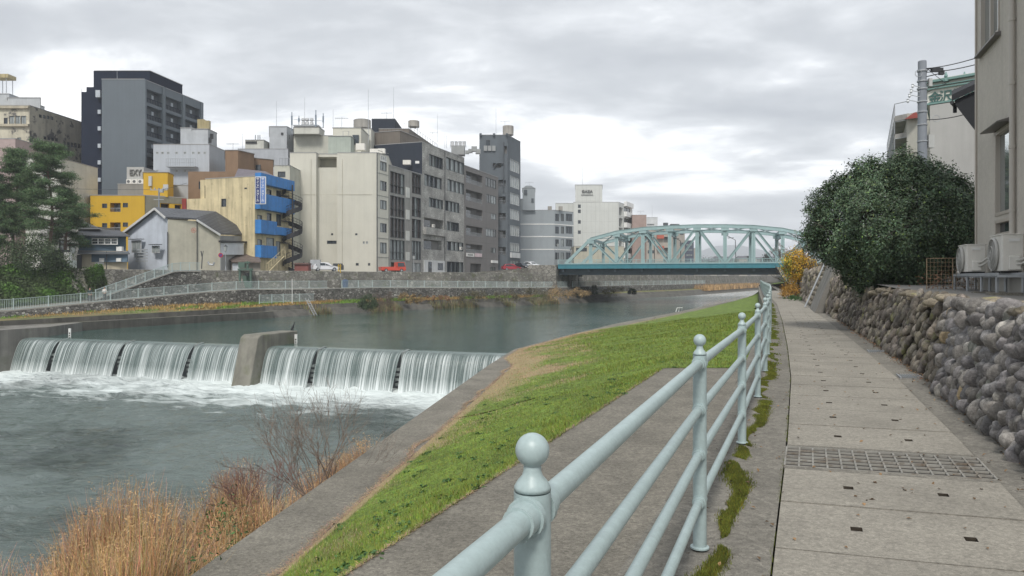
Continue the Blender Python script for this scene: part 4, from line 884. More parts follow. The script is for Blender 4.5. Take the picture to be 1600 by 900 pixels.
# ------------------------------------------------------------------ house on the right with air conditioners
H0 = Vector((10.1, 16.0, 0)); HD = Vector((-.347, -.938, 0)); HN = Vector((-.938, .347, 0))   # along the face toward the camera, and outward
M_siding = mat('taupe_render', (.50, .468, .415), .85, var=.08, vs=.5, streak=.22, ss=1.5, bump=.25, bs=60, fine=.05, fs=40)
def hp(u, n, z): p = H0 + HD * u + HN * n; return Vector((p.x, p.y, z))
def house():
    t = thing('house', 'taupe rendered house at the right edge above the cobble wall', 'house', (10.1, 16, 1.2))
    mb = MB(); z0, z1, L_, D = 1.62, 10.5, 9.0, 6.0
    # openings on the river face: (u0,u1,z0,z1)
    holes = [(.66, 1.75, 2.85, 4.95), (.66, 1.75, 2.1, 2.72), (.18, 1.75, 6.55, 8.6)]
    def X_at(px):   # distance along the face where a photo column falls
        k = (px - CX) / F; return (k * H0.y - H0.x) / (HD.x - k * HD.y)
    us = [0, L_]; zs = [z0, z1]
    a, b = X_at(1556), X_at(1580)
    Yw = (H0 + HD * (a + b) / 2).y
    holes = [(a, b, gz(335, Yw), gz(200, Yw)), (a, b, gz(368, Yw), gz(342, Yw))]
    a2, b2 = X_at(1533), X_at(1562); Y2 = (H0 + HD * a2).y
    holes.append((a2, b2, gz(82, Y2), 9.6))
    for h in holes: us += h[:2]; zs += h[2:]
    us = sorted(us); zs = sorted(zs)
    for i in range(len(us) - 1):
        for j in range(len(zs) - 1):
            cu, cz = (us[i] + us[i + 1]) / 2, (zs[j] + zs[j + 1]) / 2
            if any(h[0] < cu < h[1] and h[2] < cz < h[3] for h in holes): continue
            mb.quad(hp(us[i], 0, zs[j]), hp(us[i + 1], 0, zs[j]), hp(us[i + 1], 0, zs[j + 1]), hp(us[i], 0, zs[j + 1]))
    for (a_, b_, c_, d_) in holes:
        for p, q in (((a_, c_), (b_, c_)), ((b_, c_), (b_, d_)), ((b_, d_), (a_, d_)), ((a_, d_), (a_, c_))): mb.quad(hp(p[0], 0, p[1]), hp(q[0], 0, q[1]), hp(q[0], -.14, q[1]), hp(p[0], -.14, p[1]))
    mb.quad(hp(0, 0, z0), hp(0, 0, z1), hp(0, -D, z1), hp(0, -D, z0)); mb.quad(hp(L_, 0, z0), hp(L_, 0, z1), hp(L_, -D, z1), hp(L_, -D, z0)); mb.quad(hp(0, -D, z0), hp(L_, -D, z0), hp(L_, -D, z1), hp(0, -D, z1)); mb.quad(hp(0, 0, z1), hp(L_, 0, z1), hp(L_, -D, z1), hp(0, -D, z1))
    mb.build('wall', M_siding, t)
    mb = MB(); mb.hexa([hp(0 - .02, .05, 1.1), hp(-.02, -D, 1.1), hp(L_, -D, 1.1), hp(L_, .05, 1.1)], [hp(0 - .02, .05, 1.62), hp(-.02, -D, 1.62), hp(L_, -D, 1.62), hp(L_, .05, 1.62)]); mb.build('foundation', mat('foundation', (.36, .35, .32), .9, streak=.3, bump=.3), t)
    Mfr = mat('champagne_frame', (.42, .38, .33), .45, var=.04)
    for wi, (a_, b_, c_, d_) in enumerate(holes):
        g = MB(); fwid = .06
        for (u0, u1, w0, w1) in ((a_, a_ + fwid, c_, d_), (b_ - fwid, b_, c_, d_), (a_, b_, c_, c_ + fwid), (a_, b_, d_ - fwid, d_)):
            g.hexa([hp(u0, .02, w0), hp(u0, -.1, w0), hp(u1, -.1, w0), hp(u1, .02, w0)], [hp(u0, .02, w1), hp(u0, -.1, w1), hp(u1, -.1, w1), hp(u1, .02, w1)])
        if wi == 2: m_ = (a_ + b_) / 2; g.hexa([hp(m_ - .03, .0, c_), hp(m_ - .03, -.1, c_), hp(m_ + .03, -.1, c_), hp(m_ + .03, .0, c_)], [hp(m_ - .03, .0, d_), hp(m_ - .03, -.1, d_), hp(m_ + .03, -.1, d_), hp(m_ + .03, .0, d_)])
        o = g.build('window', Mfr, t); g = MB(); g.quad(hp(a_, -.06, c_), hp(b_, -.06, c_), hp(b_, -.06, d_), hp(a_, -.06, d_)); g.build('pane', M_glass if wi == 1 else mat('sky_glass', (.45, .49, .50), .06, var=0, metal=.75), o)
    a_, b_, c_, d_ = holes[0]; g = MB(); Mh = mat('hood_metal', (.14, .13, .12), .5)
    g.hexa([hp(a_ - .12, 0, d_ + .03), hp(a_ - .12, .24, d_ + .01), hp(b_ + .12, .24, d_ + .01), hp(b_ + .12, 0, d_ + .03)], [hp(a_ - .12, 0, d_ + .10), hp(a_ - .12, .25, d_ + .03), hp(b_ + .12, .25, d_ + .03), hp(b_ + .12, 0, d_ + .10)]); g.build('window_hood', Mh, t)
    a_, b_, c_, d_ = holes[2]; g = MB(); g.hexa([hp(a_ - .1, 0, c_ - .1), hp(a_ - .1, .12, c_ - .1), hp(b_ + .1, .12, c_ - .1), hp(b_ + .1, 0, c_ - .1)], [hp(a_ - .1, 0, c_ - .02), hp(a_ - .1, .1, c_ - .04), hp(b_ + .1, .1, c_ - .04), hp(b_ + .1, 0, c_ - .02)]); g.build('sill', Mh, t)
    u = X_at(1587.5); g = MB(); Mp = mat('pipe_cream', (.46, .43, .385), .5, var=.03)
    g.tube([hp(u, .06, 2.15), hp(u, .06, 10.4)], .047, 12)
    for z in np.arange(2.7, 10, 1.15): g.tube([hp(u, .06, z), hp(u, .06, z + .05)], .057, 12); g.beam(hp(u, 0, z + .02), hp(u, .08, z + .02), .02, .02)
    g.build('downpipe', Mp, t, smooth='auto')
    # frame line at left corner
    g = MB(); g.beam(hp(.03, .015, 1.65), hp(.03, .015, z1), .05, .03, up=(1, 0, 0)); g.build('corner_trim', Mfr, t)
house()
def aircon(label, c0, w, dpt, h, z, name='air_conditioner'):
    """c0 = near corner on the river side; width runs away from camera along -HD, depth runs to the house along -HN"""
    c0 = Vector(c0); t = thing(name, label, 'air conditioner', (c0.x, c0.y, z), 'outdoor air-conditioner units by the house'); A = -HD; B = -HN
    Mw = mat('aircon_shell', (.70, .68, .63), .55, var=.06, vs=3, streak=.12, ss=4); Mg = mat('grille_grey', (.42, .415, .39), .5, var=.03)
    P_ = lambda a, b, zz: c0 + A * a + B * b + Vector((0, 0, zz))
    g = MB(); g.hexa([P_(0, 0, z + .03), P_(w, 0, z + .03), P_(w, dpt, z + .03), P_(0, dpt, z + .03)][::-1], [P_(0, 0, z + h), P_(w, 0, z + h), P_(w, dpt, z + h), P_(0, dpt, z + h)][::-1]); g.build('casing', Mw, t, bevel=.012)
    g = MB(); g.hexa([P_(-.012, -.012, z + h), P_(w + .012, -.012, z + h), P_(w + .012, dpt + .012, z + h), P_(-.012, dpt + .012, z + h)][::-1], [P_(-.012, -.012, z + h + .02), P_(w + .012, -.012, z + h + .02), P_(w + .012, dpt + .012, z + h + .02), P_(-.012, dpt + .012, z + h + .02)][::-1]); g.build('lid', Mw, t, bevel=.005)
    # round fan grille bulging from the front
    cx, cz, r = w * .60, z + h * .5, min(h * .44, w * .36); g = MB()
    for rr_, o_ in ((r, .03), (r * .98, .05), (r * .5, .065), (.04, .068)):
        pts = [P_(cx + rr_ * math.cos(a), -o_, cz + rr_ * math.sin(a)) for a in np.linspace(0, 2 * math.pi, 33)]; g.tube(pts, .009 if rr_ < r else .02, 5, cap=False)
    for q in range(5, 10):
        rq = r * q / 11; pts = [P_(cx + rq * math.cos(a), -.055, cz + rq * math.sin(a)) for a in np.linspace(0, 2 * math.pi, 33)]; g.tube(pts, .0035, 4, cap=False)
    for a in np.linspace(0, 2 * math.pi, 17)[:-1]: g.tube([P_(cx + .04 * math.cos(a), -.066, cz + .04 * math.sin(a)), P_(cx + r * math.cos(a), -.045, cz + r * math.sin(a))], .004, 4)
    ci = len(g.v); ring = [P_(cx + r * math.cos(a), -.004, cz + r * math.sin(a)) for a in np.linspace(0, 2 * math.pi, 33)[:-1]]; ring2 = [P_(cx + r * 1.02 * math.cos(a), -.045, cz + r * 1.02 * math.sin(a)) for a in np.linspace(0, 2 * math.pi, 33)[:-1]]
    for i in range(32): g.quad(ring[i], ring[(i + 1) % 32], ring2[(i + 1) % 32], ring2[i])
    g.build('fan_grille', Mg, t, smooth='auto')
    g = MB(); k = [P_(cx + r * .97 * math.cos(a), -.006, cz + r * .97 * math.sin(a)) for a in np.linspace(0, 2 * math.pi, 33)[:-1]]; i0 = len(g.v); g.v += [tuple(q) for q in k]; g.f.append(tuple(range(32))); g.m.append(0); g.build('fan_opening', mat('fan_shadow', (.30, .29, .27), .7, var=.05), t)
    # valve cover, handle recess and pipes on the camera side
    g = MB(); g.hexa([P_(-.07, dpt * .25, z + .05), P_(-.07, dpt * .75, z + .05), P_(0, dpt * .75, z + .05), P_(0, dpt * .25, z + .05)], [P_(-.05, dpt * .28, z + h * .42), P_(-.05, dpt * .72, z + h * .42), P_(0, dpt * .75, z + h * .46), P_(0, dpt * .25, z + h * .46)]); g.build('valve_cover', Mw, t, bevel=.01)
    g = MB(); g.hexa([P_(-.012, dpt * .28, z + h * .82), P_(-.012, dpt * .72, z + h * .82), P_(0, dpt * .72, z + h * .82), P_(0, dpt * .28, z + h * .82)], [P_(-.012, dpt * .28, z + h * .90), P_(-.012, dpt * .72, z + h * .90), P_(0, dpt * .72, z + h * .90), P_(0, dpt * .28, z + h * .90)]); g.build('handle', mat('handle_white', (.7, .7, .68), .5), t)
    g = MB()
    for q in (0, .07): g.tube([P_(-.04, dpt * .55, z + .14 + q), P_(-.10, dpt * .75, z + .16 + q), P_(-.13, dpt * 1.05, z + .24 + q), P_(-.13, dpt * 1.5, z + .27 + q)], .022, 8)
    g.build('pipes', mat('pipe_wrap', (.5, .49, .45), .7), t, smooth='auto')
    g = MB()
    for a in (.1, w - .1): g.hexa([P_(a - .03, 0, z), P_(a + .03, 0, z), P_(a + .03, dpt, z), P_(a - .03, dpt, z)][::-1], [P_(a - .03, 0, z + .03), P_(a + .03, 0, z + .03), P_(a + .03, dpt, z + .03), P_(a - .03, dpt, z + .03)][::-1])
    g.build('feet', M_black, t)
    return t
AZ = 1.57
aircon('larger white air conditioner nearer the camera, on the steel stand beside the downpipe', (gx(1566, 13.0), 13.0, 0), .80, .36, .67, AZ + .03)
aircon('smaller white air conditioner farther along the stand, next to the wire fence', (gx(1511, 14.6), 14.6, 0), .74, .32, .56, AZ + .03)
def stand():
    t = thing('equipment_stand', 'low galvanised angle-steel stand carrying both air conditioners', 'stand', (gx(1550, 13.3), 13.3, 1.2)); A = -HD; B = -HN; c0 = Vector((gx(1560, 12.5), 12.5, 0)); g = MB()
    for b in (-.02, .36): g.beam(c0 + B * b + Vector((0, 0, AZ - .0)), c0 + A * 3.4 + B * b + Vector((0, 0, AZ - .0)), .05, .055)
    for a in (.0, 1.1, 2.2, 3.38): g.beam(c0 + A * a + B * -.02 + Vector((0, 0, AZ - .03)), c0 + A * a + B * .36 + Vector((0, 0, AZ - .03)), .05, .045)
    g.build('frame', M_steel, t)
    for a in (.05, 1.1, 2.2, 3.35):
        for b in (-.02, .36):
            g = MB(); p = c0 + A * a + B * b; g.beam(p + Vector((0, 0, 1.19)), p + Vector((0, 0, AZ - .03)), .045, .006, up=(1, 0, 0)); g.beam(p + Vector((.02, 0, 1.19)), p + Vector((.02, 0, AZ - .03)), .006, .045, up=(1, 0, 0)); g.build('leg', M_steel, t)
    for a in (.05, 1.1): 
        p = c0 + A * a + B * .1; g = MB(); g.box(p + Vector((0, 0, 1.2)), (.5, .22, .12), -.36); o = g.build('footing', M_conc, t)
stand()
def wire_fence():
    c = Vector((gx(1448, 15.5), 15.5, 1.2)); d = Vector((gx(1530, 15.2), 15.2, 1.2)); t = thing('wire_fence', 'small rusty wire mesh panel fence between the bush and the air conditioners', 'fence', c); g = MB(); M = mat('rusty_wire', (.26, .19, .12), .7, var=.3, vs=9)
    for i in range(15): q = c.lerp(d, i / 14); g.tube([q, q + Vector((0, 0, .72))], .003 if i % 7 else .010, 5)
    for z in np.linspace(.05, .72, 9): g.tube([c + Vector((0, 0, z)), d + Vector((0, 0, z))], .003 if z < .7 else .008, 5)
    g.build('mesh_panel', M, t)
    P_ = RNG.normal(0, 1, (260, 3)) * [.35, .2, .14] + np.array((gx(1490, 15.9), 15.9, 1.42)); o = leaves('reddish_shrub', P_, .07, mat('red_leaf', (.15, .08, .045), .8, rnd=.5), aspect=.4); tag(o, 'low reddish-brown undergrowth behind the wire mesh fence', 'shrub')
wire_fence()

# neighbour house with a dark eave, its sign-bearing block behind, and the pole
def right_background():
    t = thing('tiled_roof_house', 'dark-roofed house mostly hidden behind the taupe house, its black eave sticking out', 'house', (gx(1530, 21), 21, 1.2))
    g = MB(); g.prism([P(1534, 21.2), P(1640, 20), P(1640, 26), P(1534, 27)], 1.2, 5.6); g.build('wall', mat('cream_render', (.42, .40, .35), .85, streak=.2), t)
    g = MB(); a = P3(1487, 158, 20.5); b = P3(1487, 150, 25); c = P3(1620, 88, 25); d = P3(1620, 96, 20.5); th = Vector((0, 0, .18))
    g.hexa([a, d, c, b], [a + th, d + th, c + th, b + th]); g.build('roof', mat('dark_roof', (.018, .02, .024), .9, bump=.3, bs=6), t)
    g = MB(); g.hexa([P3(1492, 163, 20.6), P3(1620, 330, 20.6), P3(1620, 330, 21.0), P3(1492, 163, 21.0)], [P3(1492, 156, 20.6), P3(1620, 100, 20.6), P3(1620, 100, 21.0), P3(1492, 156, 21.0)]); g.build('gable_board', mat('burnt_board', (.018, .02, .024), .9, streak=.2), t)
    g = MB(); a = P3(1512, 322, 20.6); b = P3(1512, 318, 24); c = P3(1620, 300, 24); d = P3(1620, 306, 20.6); th = Vector((0, 0, .12)); g.hexa([a, d, c, b], [a + th, d + th, c + th, b + th]); g.build('lower_eave', MC['dark_roof'], t)
    g = MB(); pts = [P3(1487, 160, 20.5), P3(1492, 166, 20.9), P3(1492, 176, 20.9)]; g.tube(pts, .05, 8); g.build('gutter', M_black, t)
    # grey block with hipped sign band
    t = thing('concrete_building', 'plain grey concrete block topped by a white sign with green trim behind the utility pole', 'building', (gx(1480, 42), 42, 1.2))
    z1 = gz(165, 42); g = MB(); g.prism([P(1453, 42), P(1640, 38), P(1700, 60), P(1475, 64)], 1.2, z1); g.build('wall', mat('grey_render', (.40, .395, .38), .85, var=.06, streak=.18, ss=.7), t)
    g = MB(); zt = gz(124, 42); g.prism([P(1449, 42.2), P(1640, 38.2), P(1700, 58), P(1472, 62)], z1 + .002, zt - .0); s = g.build('sign_band', mat('sign_cream', (.62, .62, .56), .6, streak=.15), t)
    Mgr = mat('sign_green', (.15, .26, .24), .6); A = Vector((*P(1449, 42.2), 0)); B = Vector((*P(1640, 38.2), 0)); dv = (B - A).normalized(); nv = Vector((dv.y, -dv.x, 0))
    def lev(py): return gz(py, 42.1)
    for (z, h, w) in ((gz(163, 42.1), .10, .2), (gz(140, 42.1), .07, .2), (gz(136, 42.1), .06, .24), (gz(129, 42.1), .13, .46)):
        g = MB(); g.beam(A + Vector((0, 0, z)) - dv * .15 + nv * .05, B + Vector((0, 0, z)) + nv * .05, w, h); g.build('sign_trim', Mgr, t)
        g = MB(); C_ = Vector((*P(1472, 62), 0)); g.beam(A + Vector((0, 0, z)), C_ + Vector((0, 0, z)), w, h); g.build('sign_trim', Mgr, t)
    for px in (1478, 1507):
        g = MB(); q = P3(px, 126, 41.4); g.lathe(q + Vector((0, 0, -.05)), [(.16, 0), (.16, .12), (.05, .2), (.1, .3), (.02, .55)], 8); g.build('roof_ornament', Mgr, t)
    u0 = (A + B) / 2
    def at(px):
        k = (px - CX) / F; s_ = (k * A.y - A.x) / (dv.x - k * dv.y); return A + dv * s_
    for ch, px in (('金', 1461), ('沢', 1478), ('美', 1497), ('容', 1517), ('院', 1538)):
        q = at(px) + nv * .04 + Vector((0, 0, gz(153, 41.8))); text('sign_letter', ch, .68, face_matrix(q, dv), mat('letter_green', (.045, .11, .10), .6), t, bold=.012)
    # white building with slanted balconies farther left
    t = thing('apartment_building', 'cream building with stacked grey balconies rising behind the evergreen bush, left of the pole', 'building', (gx(1420, 56), 56, 1.2))
    M = mat('cream_block', (.46, .45, .40), .85, streak=.2)
    g = MB(); g.prism([P(1417, 54), P(1470, 52), P(1475, 75), P(1398, 75)], 1.2, gz(178, 54)); g.build('wall', M, t)
    for py0, py1 in ((186, 194), (214, 221), (240, 247)):
        g = MB(); z0, zz = gz(py1, 56), gz(py0, 56); g.hexa([Vector((*P(1398, 55), z0)), Vector((*P(1420, 54), z0)), Vector((*P(1400, 72), z0)), Vector((*P(1386, 72), z0))], [Vector((*P(1398, 55), zz)), Vector((*P(1420, 54), zz)), Vector((*P(1400, 72), zz)), Vector((*P(1386, 72), zz))]); o = g.build('balcony', mat('balcony_grey', (.36, .35, .33), .8, streak=.3), t)
        g = MB()
        for i in range(12):
            q = Vector((*P(1398, 55), zz)).lerp(Vector((*P(1386, 72), zz)), i / 11); g.tube([q, q + Vector((0, 0, .9))], .03, 4)
        g.tube([Vector((*P(1398, 55), zz + .9)), Vector((*P(1386, 72), zz + .9))], .03, 4); g.tube([Vector((*P(1398, 55), zz + .9)), Vector((*P(1420, 54), zz + .9))], .03, 4); g.build('balcony_rail', M_steel, o)
    g = MB(); g.hexa([P3(1414, 186, 53), P3(1436, 184, 53), P3(1440, 184, 60), P3(1412, 186, 60)], [P3(1428, 176, 53), P3(1436, 174, 53), P3(1440, 174, 60), P3(1430, 176, 60)]); g.build('red_roof', mat('red_roof', (.24, .05, .04), .6), t)
    # utility pole
    p = Vector((gx(1441, 28), 28, 0)); t = thing('utility_pole', 'grey concrete utility pole rising behind the evergreen bush', 'utility pole', (p.x, p.y, 1.2))
    g = MB(); zt = gz(96, 28); g.lathe((p.x, p.y, 0), [(.195, 1.0), (.148, zt), (.13, zt + .02)], 16); g.build('pole', mat('pole_grey', (.22, .24, .27), .7, var=.08, streak=.1), t, smooth='auto')
    g = MB()
    for py in (112, 128, 140, 160, 176, 196, 222): z = gz(py, 28); g.lathe((p.x, p.y, z), [(.185, 0), (.185, .05)], 16)
    g.build('bands', M_steel, t)
    g = MB(); z = gz(108, 28); q = Vector((p.x, p.y, z)); e = q + Vector((.62, -.1, .02)); g.tube([q, e], .03, 6); g.box(e + Vector((-.12, 0, -.08)), (.42, .14, .14)); g.box(e + Vector((.05, 0, -.18)), (.18, .12, .16)); g.tube([q + Vector((.1, 0, -.3)), q + Vector((.75, 0, -.15))], .02, 6); g.tube([q + Vector((.2, 0, 0)), q + Vector((.9, 0, -.55)), q + Vector((.15, 0, -.9))], .012, 5); g.build('cable_clamp', M_black, t)
    for i, py in enumerate((137, 145, 152, 160)):
        g = MB(); z = gz(py, 28); x = -.5 - .06 * i; g.tube([Vector((p.x, p.y, z)), Vector((p.x + x, p.y - .25, z + .03))], .015, 6); g.lathe((p.x + x, p.y - .25, z - .03), [(.02, -.05), (.055, 0), (.03, .06), (.05, .09), (.02, .12)], 8); g.build('insulator', mat('insulator', (.55, .58, .60), .4), t)
    g = MB()
    for a in np.linspace(0, 6.28, 13)[:-1]: pass
    g.tube([Vector((p.x - .25 + .13 * math.cos(a), p.y - .2, gz(117, 28) + .13 * math.sin(a))) for a in np.linspace(0, 6.28, 14)], .012, 5); g.tube([Vector((p.x + .42 + .13 * math.cos(a), p.y - .2, gz(187, 28) + .13 * math.sin(a))) for a in np.linspace(0, 6.28, 14)], .010, 5); g.build('cable_coil', M_steel, t)
    g = MB(); g.box((p.x + .24, p.y - .1, gz(130, 28)), (.12, .12, .3)); g.box((p.x + .3, p.y, gz(221, 28)), (.22, .2, .5)); g.build('junction_box', mat('box_grey', (.4, .41, .4), .6), t)
    Mw = mat('cable_black', (.02, .02, .022), .6)
    for i, (py0, px1, py1, d1, lab) in enumerate(((107, 1600, 62, 20, 'upper black cable running from the pole top to the taupe house'), (113, 1600, 76, 20, 'middle black cable running from the pole to the taupe house'), (187, 1560, 160, 22, 'lower black cable running from the pole in front of the grey block'))):
        g = MB(); a = P3(1447, py0, 28); b = P3(px1, py1, d1); pts = [a.lerp(b, s) + Vector((0, 0, -.35 * 4 * s * (1 - s) * .4)) for s in np.linspace(0, 1, 12)]; g.tube(pts, .016, 5); tag(g.build('overhead_cable', Mw), lab, 'cable', 'overhead cables')
right_background()
# second stone wall sections and the slanted concrete buttress beyond the bush
def far_wall_bits():
    t = thing('concrete_buttress', 'sloping concrete buttress between stone wall sections left of the bush', 'retaining wall', (gx(1280, 34), 34, 0))
    g = MB(); lo = [(WBx(32) - .5, 32, 0), (WBx(32) + 2, 32, 0), (WBx(37) + 2, 37, 0), (WBx(37) - .45, 37, 0)]; hi = [(WBx(32) + .55, 32, 2.5), (WBx(32) + 2, 32, 2.5), (WBx(37) + 2, 37, 2.6), (WBx(37) + .6, 37, 2.6)]
    g.hexa([Vector(p) for p in lo], [Vector(p) for p in hi]); g.build('slab', M_river, t)
    g = MB(); g.tube([(WBx(37) - .6, 37.2, .05), (WBx(37) + .55, 37.2, 2.6)], .045, 8); g.build('drainpipe', M_steel, t)
    # stones of the tall section further on
    sp = []; 
    for r in range(9):
        for k in range(20):
            y = 37.6 + k * .32 + (r % 2) * .16; zz = .14 + r * .27; x = WBx(y) - .15 + zz * .33; g_ = RNG.uniform(1.0, 1.8); sp.append(((x, y, zz), np.array([[.06, .17, 0], [0, 0, .14], [-.14, .05, 0]]) * 1.05, (g_, g_ * .97, g_ * .88)))
    t = thing('stone_wall_section', 'taller coursed stone wall section behind the yellow-leaved tree', 'wall', (WBx(38), 38, 0)); stones('stones', sp, MC['rough_rubble'], t, ICO2)
    g = MB(); g.hexa([Vector(q) for q in ((WBx(37.4), 37.4, 0), (WBx(37.4) + 2, 37.4, 0), (WBx(44.5) + 2, 44.5, 0), (WBx(44.5), 44.5, 0))], [Vector(q) for q in ((WBx(37.4) + .7, 37.4, 2.45), (WBx(37.4) + 2, 37.4, 2.45), (WBx(44.5) + 2, 44.5, 2.45), (WBx(44.5) + .7, 44.5, 2.45))]); g.build('core', MC['wall_earth'], t)
far_wall_bits()
# ------------------------------------------------------------------ buildings
class Bld:
    def __init__(s, name, label, pts, py_top, m, z0=ROADZ, cat='building', ref=0, trim=None, z1=None, coping=True, parent=None, group=None):
        s.pts = [Vector((p[0], p[1])) for p in pts]; s.z0 = z0; s.z1 = z1 if z1 is not None else gz(py_top, s.pts[ref].y); s.m = m; s.holes = {}; s.trim = trim; s.coping = coping; s.name = name
        s.t = parent or thing(name, label, cat, (s.pts[0].x, s.pts[0].y, z0), group); s.backs = []
    def e(s, i): a = s.pts[i]; b = s.pts[(i + 1) % len(s.pts)]; d = (b - a); L_ = d.length; d = d / L_; return a, d, Vector((d.y, -d.x)), L_
    def u(s, i, px): a, d, n, L_ = s.e(i); k = (px - CX) / F; return (k * a.y - a.x) / (d.x - k * d.y)
    def z(s, i, u, py): a, d, n, L_ = s.e(i); return gz(py, a.y + d.y * u)
    def p3(s, i, u, z, o=0): a, d, n, L_ = s.e(i); q = a + d * u + n * o; return Vector((q.x, q.y, z))
    def rect(s, i, x0, x1, y0, y1):
        u0, u1 = sorted((s.u(i, x0), s.u(i, x1))); L_ = s.e(i)[3]; u0 = max(.05, u0); u1 = min(L_ - .05, u1); um = (u0 + u1) / 2; return u0, u1, s.z(i, um, y1), s.z(i, um, y0)
    def fbox(s, g, i, u0, u1, z0, z1, o0, o1, mi=0):
        g.hexa([s.p3(i, u0, z0, o1), s.p3(i, u1, z0, o1), s.p3(i, u1, z0, o0), s.p3(i, u0, z0, o0)], [s.p3(i, u0, z1, o1), s.p3(i, u1, z1, o1), s.p3(i, u1, z1, o0), s.p3(i, u0, z1, o0)], mi)
    def win(s, i, x0, x1, y0, y1, n=2, glass=None, frame=None, depth=.16, curtain=.42, name='window', raw=False, sill=False, mid=None):
        r = (x0, x1, y0, y1) if raw else s.rect(i, x0, x1, y0, y1); u0, u1, z0, z1 = r
        if u1 - u0 < .15 or z1 - z0 < .15: return
        s.holes.setdefault(i, []).append((u0, u1, z0, z1, depth)); fr = frame or M_frameD; g = MB(); w = min(.07, (u1 - u0) * .1)
        for a, b in ((u0 + .003, u0 + w), (u1 - w, u1 - .003)): s.fbox(g, i, a, b, z0 + .003, z1 - .003, -depth, .02)
        for a, b in ((z0 + .003, z0 + w), (z1 - w, z1 - .003)): s.fbox(g, i, u0 + w, u1 - w, a, b, -depth, .02)
        for k in range(1, n): q = u0 + (u1 - u0) * k / n; s.fbox(g, i, q - w * .4, q + w * .4, z0 + w, z1 - w, -depth, -.02)
        if mid:
            for q in (mid if isinstance(mid, (list, tuple)) else [mid]): zz = z0 + (z1 - z0) * q; s.fbox(g, i, u0 + w, u1 - w, zz - w * .4, zz + w * .4, -depth, -.03)
        if sill: s.fbox(g, i, u0 - .08, u1 + .08, z0 - .09, z0 - .003, .003, .14)
        o = g.build(name, fr, s.t); g = MB()
        for k in range(n):
            q0 = u0 + w + (u1 - u0 - 2 * w) * k / n; q1 = u0 + w + (u1 - u0 - 2 * w) * (k + 1) / n
            mi = 1 if random.random() < curtain else 0; dd = -depth + .03 + (.02 if k % 2 else 0)
            g.quad(s.p3(i, q0, z0 + w, dd), s.p3(i, q1, z0 + w, dd), s.p3(i, q1, z1 - w, dd), s.p3(i, q0, z1 - w, dd), mi)
        g.build('pane', [glass or M_glass, M_glass2], o); return o
    def rec(s, i, x0, x1, y0, y1, depth=1.3, raw=False, rail=None, door=True, back=None):
        """a recessed balcony: real opening with floor, sides and a darker back wall with a door"""
        r = (x0, x1, y0, y1) if raw else s.rect(i, x0, x1, y0, y1); u0, u1, z0, z1 = r
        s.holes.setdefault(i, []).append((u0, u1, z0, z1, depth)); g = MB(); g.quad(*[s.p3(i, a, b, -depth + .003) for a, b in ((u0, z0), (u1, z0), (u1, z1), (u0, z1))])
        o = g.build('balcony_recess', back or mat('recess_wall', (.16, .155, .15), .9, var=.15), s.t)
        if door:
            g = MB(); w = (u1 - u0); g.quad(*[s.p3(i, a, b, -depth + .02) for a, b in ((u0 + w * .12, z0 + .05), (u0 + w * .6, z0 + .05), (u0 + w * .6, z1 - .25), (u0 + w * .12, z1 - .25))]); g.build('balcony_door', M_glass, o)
        if rail:
            g = MB(); s.fbox(g, i, u0 + .02, u1 - .02, z0 + (z1 - z0) * rail, z0 + (z1 - z0) * rail + .06, -.12, -.05)
            for q in np.arange(u0 + .1, u1, .22): s.fbox(g, i, q - .015, q + .015, z0, z0 + (z1 - z0) * rail, -.10, -.07)
            g.build('handrail', M_steel, o)
        return o
    def ledge(s, i, x0, x1, y0, y1, out=.9, m=None, name='balcony', raw=False, rail=False):
        r = (x0, x1, y0, y1) if raw else s.rect(i, x0, x1, y0, y1); u0, u1, z0, z1 = r; g = MB(); s.fbox(g, i, u0, u1, z0, z0 + .15, .003, out)
        s.fbox(g, i, u0, u1, z0 + .15, z1, out - .1, out); s.fbox(g, i, u0, u0 + .1, z0 + .15, z1, .003, out - .1); s.fbox(g, i, u1 - .1, u1, z0 + .15, z1, .003, out - .1)
        return g.build(name, m or s.m, s.t)
    def acunit(s, i, px, py, out=.5, size=.8):
        u = s.u(i, px); z = s.z(i, u, py); g = MB(); s.fbox(g, i, u - size / 2, u + size / 2, z - size * .4, z + size * .4, .01, out * .7); o = g.build('wall_aircon', mat('aircon_shell', (.6, .58, .53)), s.t)
        g = MB(); c = s.p3(i, u - size * .1, z, out * .7 + .01); a, d, n, L_ = s.e(i); pts = [c + Vector((d.x, d.y, 0)) * (size * .28 * math.cos(q)) + Vector((0, 0, size * .28 * math.sin(q))) for q in np.linspace(0, 6.28, 17)[:-1]]; g.v = [tuple(q) for q in pts]; g.f = [tuple(range(16))]; g.m = [0]; g.build('fan', mat('fan_dark', (.12, .12, .12), .6), o)
    def band(s, i, py, h=.25, o=.06, m=None, u=None, name='band'):
        a, d, n, L_ = s.e(i); z = s.z(i, 0 if u is None else u, py) if not isinstance(py, float) else py; g = MB(); s.fbox(g, i, -.02, L_ + .02, z, z + h, .003, o); g.build(name, m or s.trim or s.m, s.t)
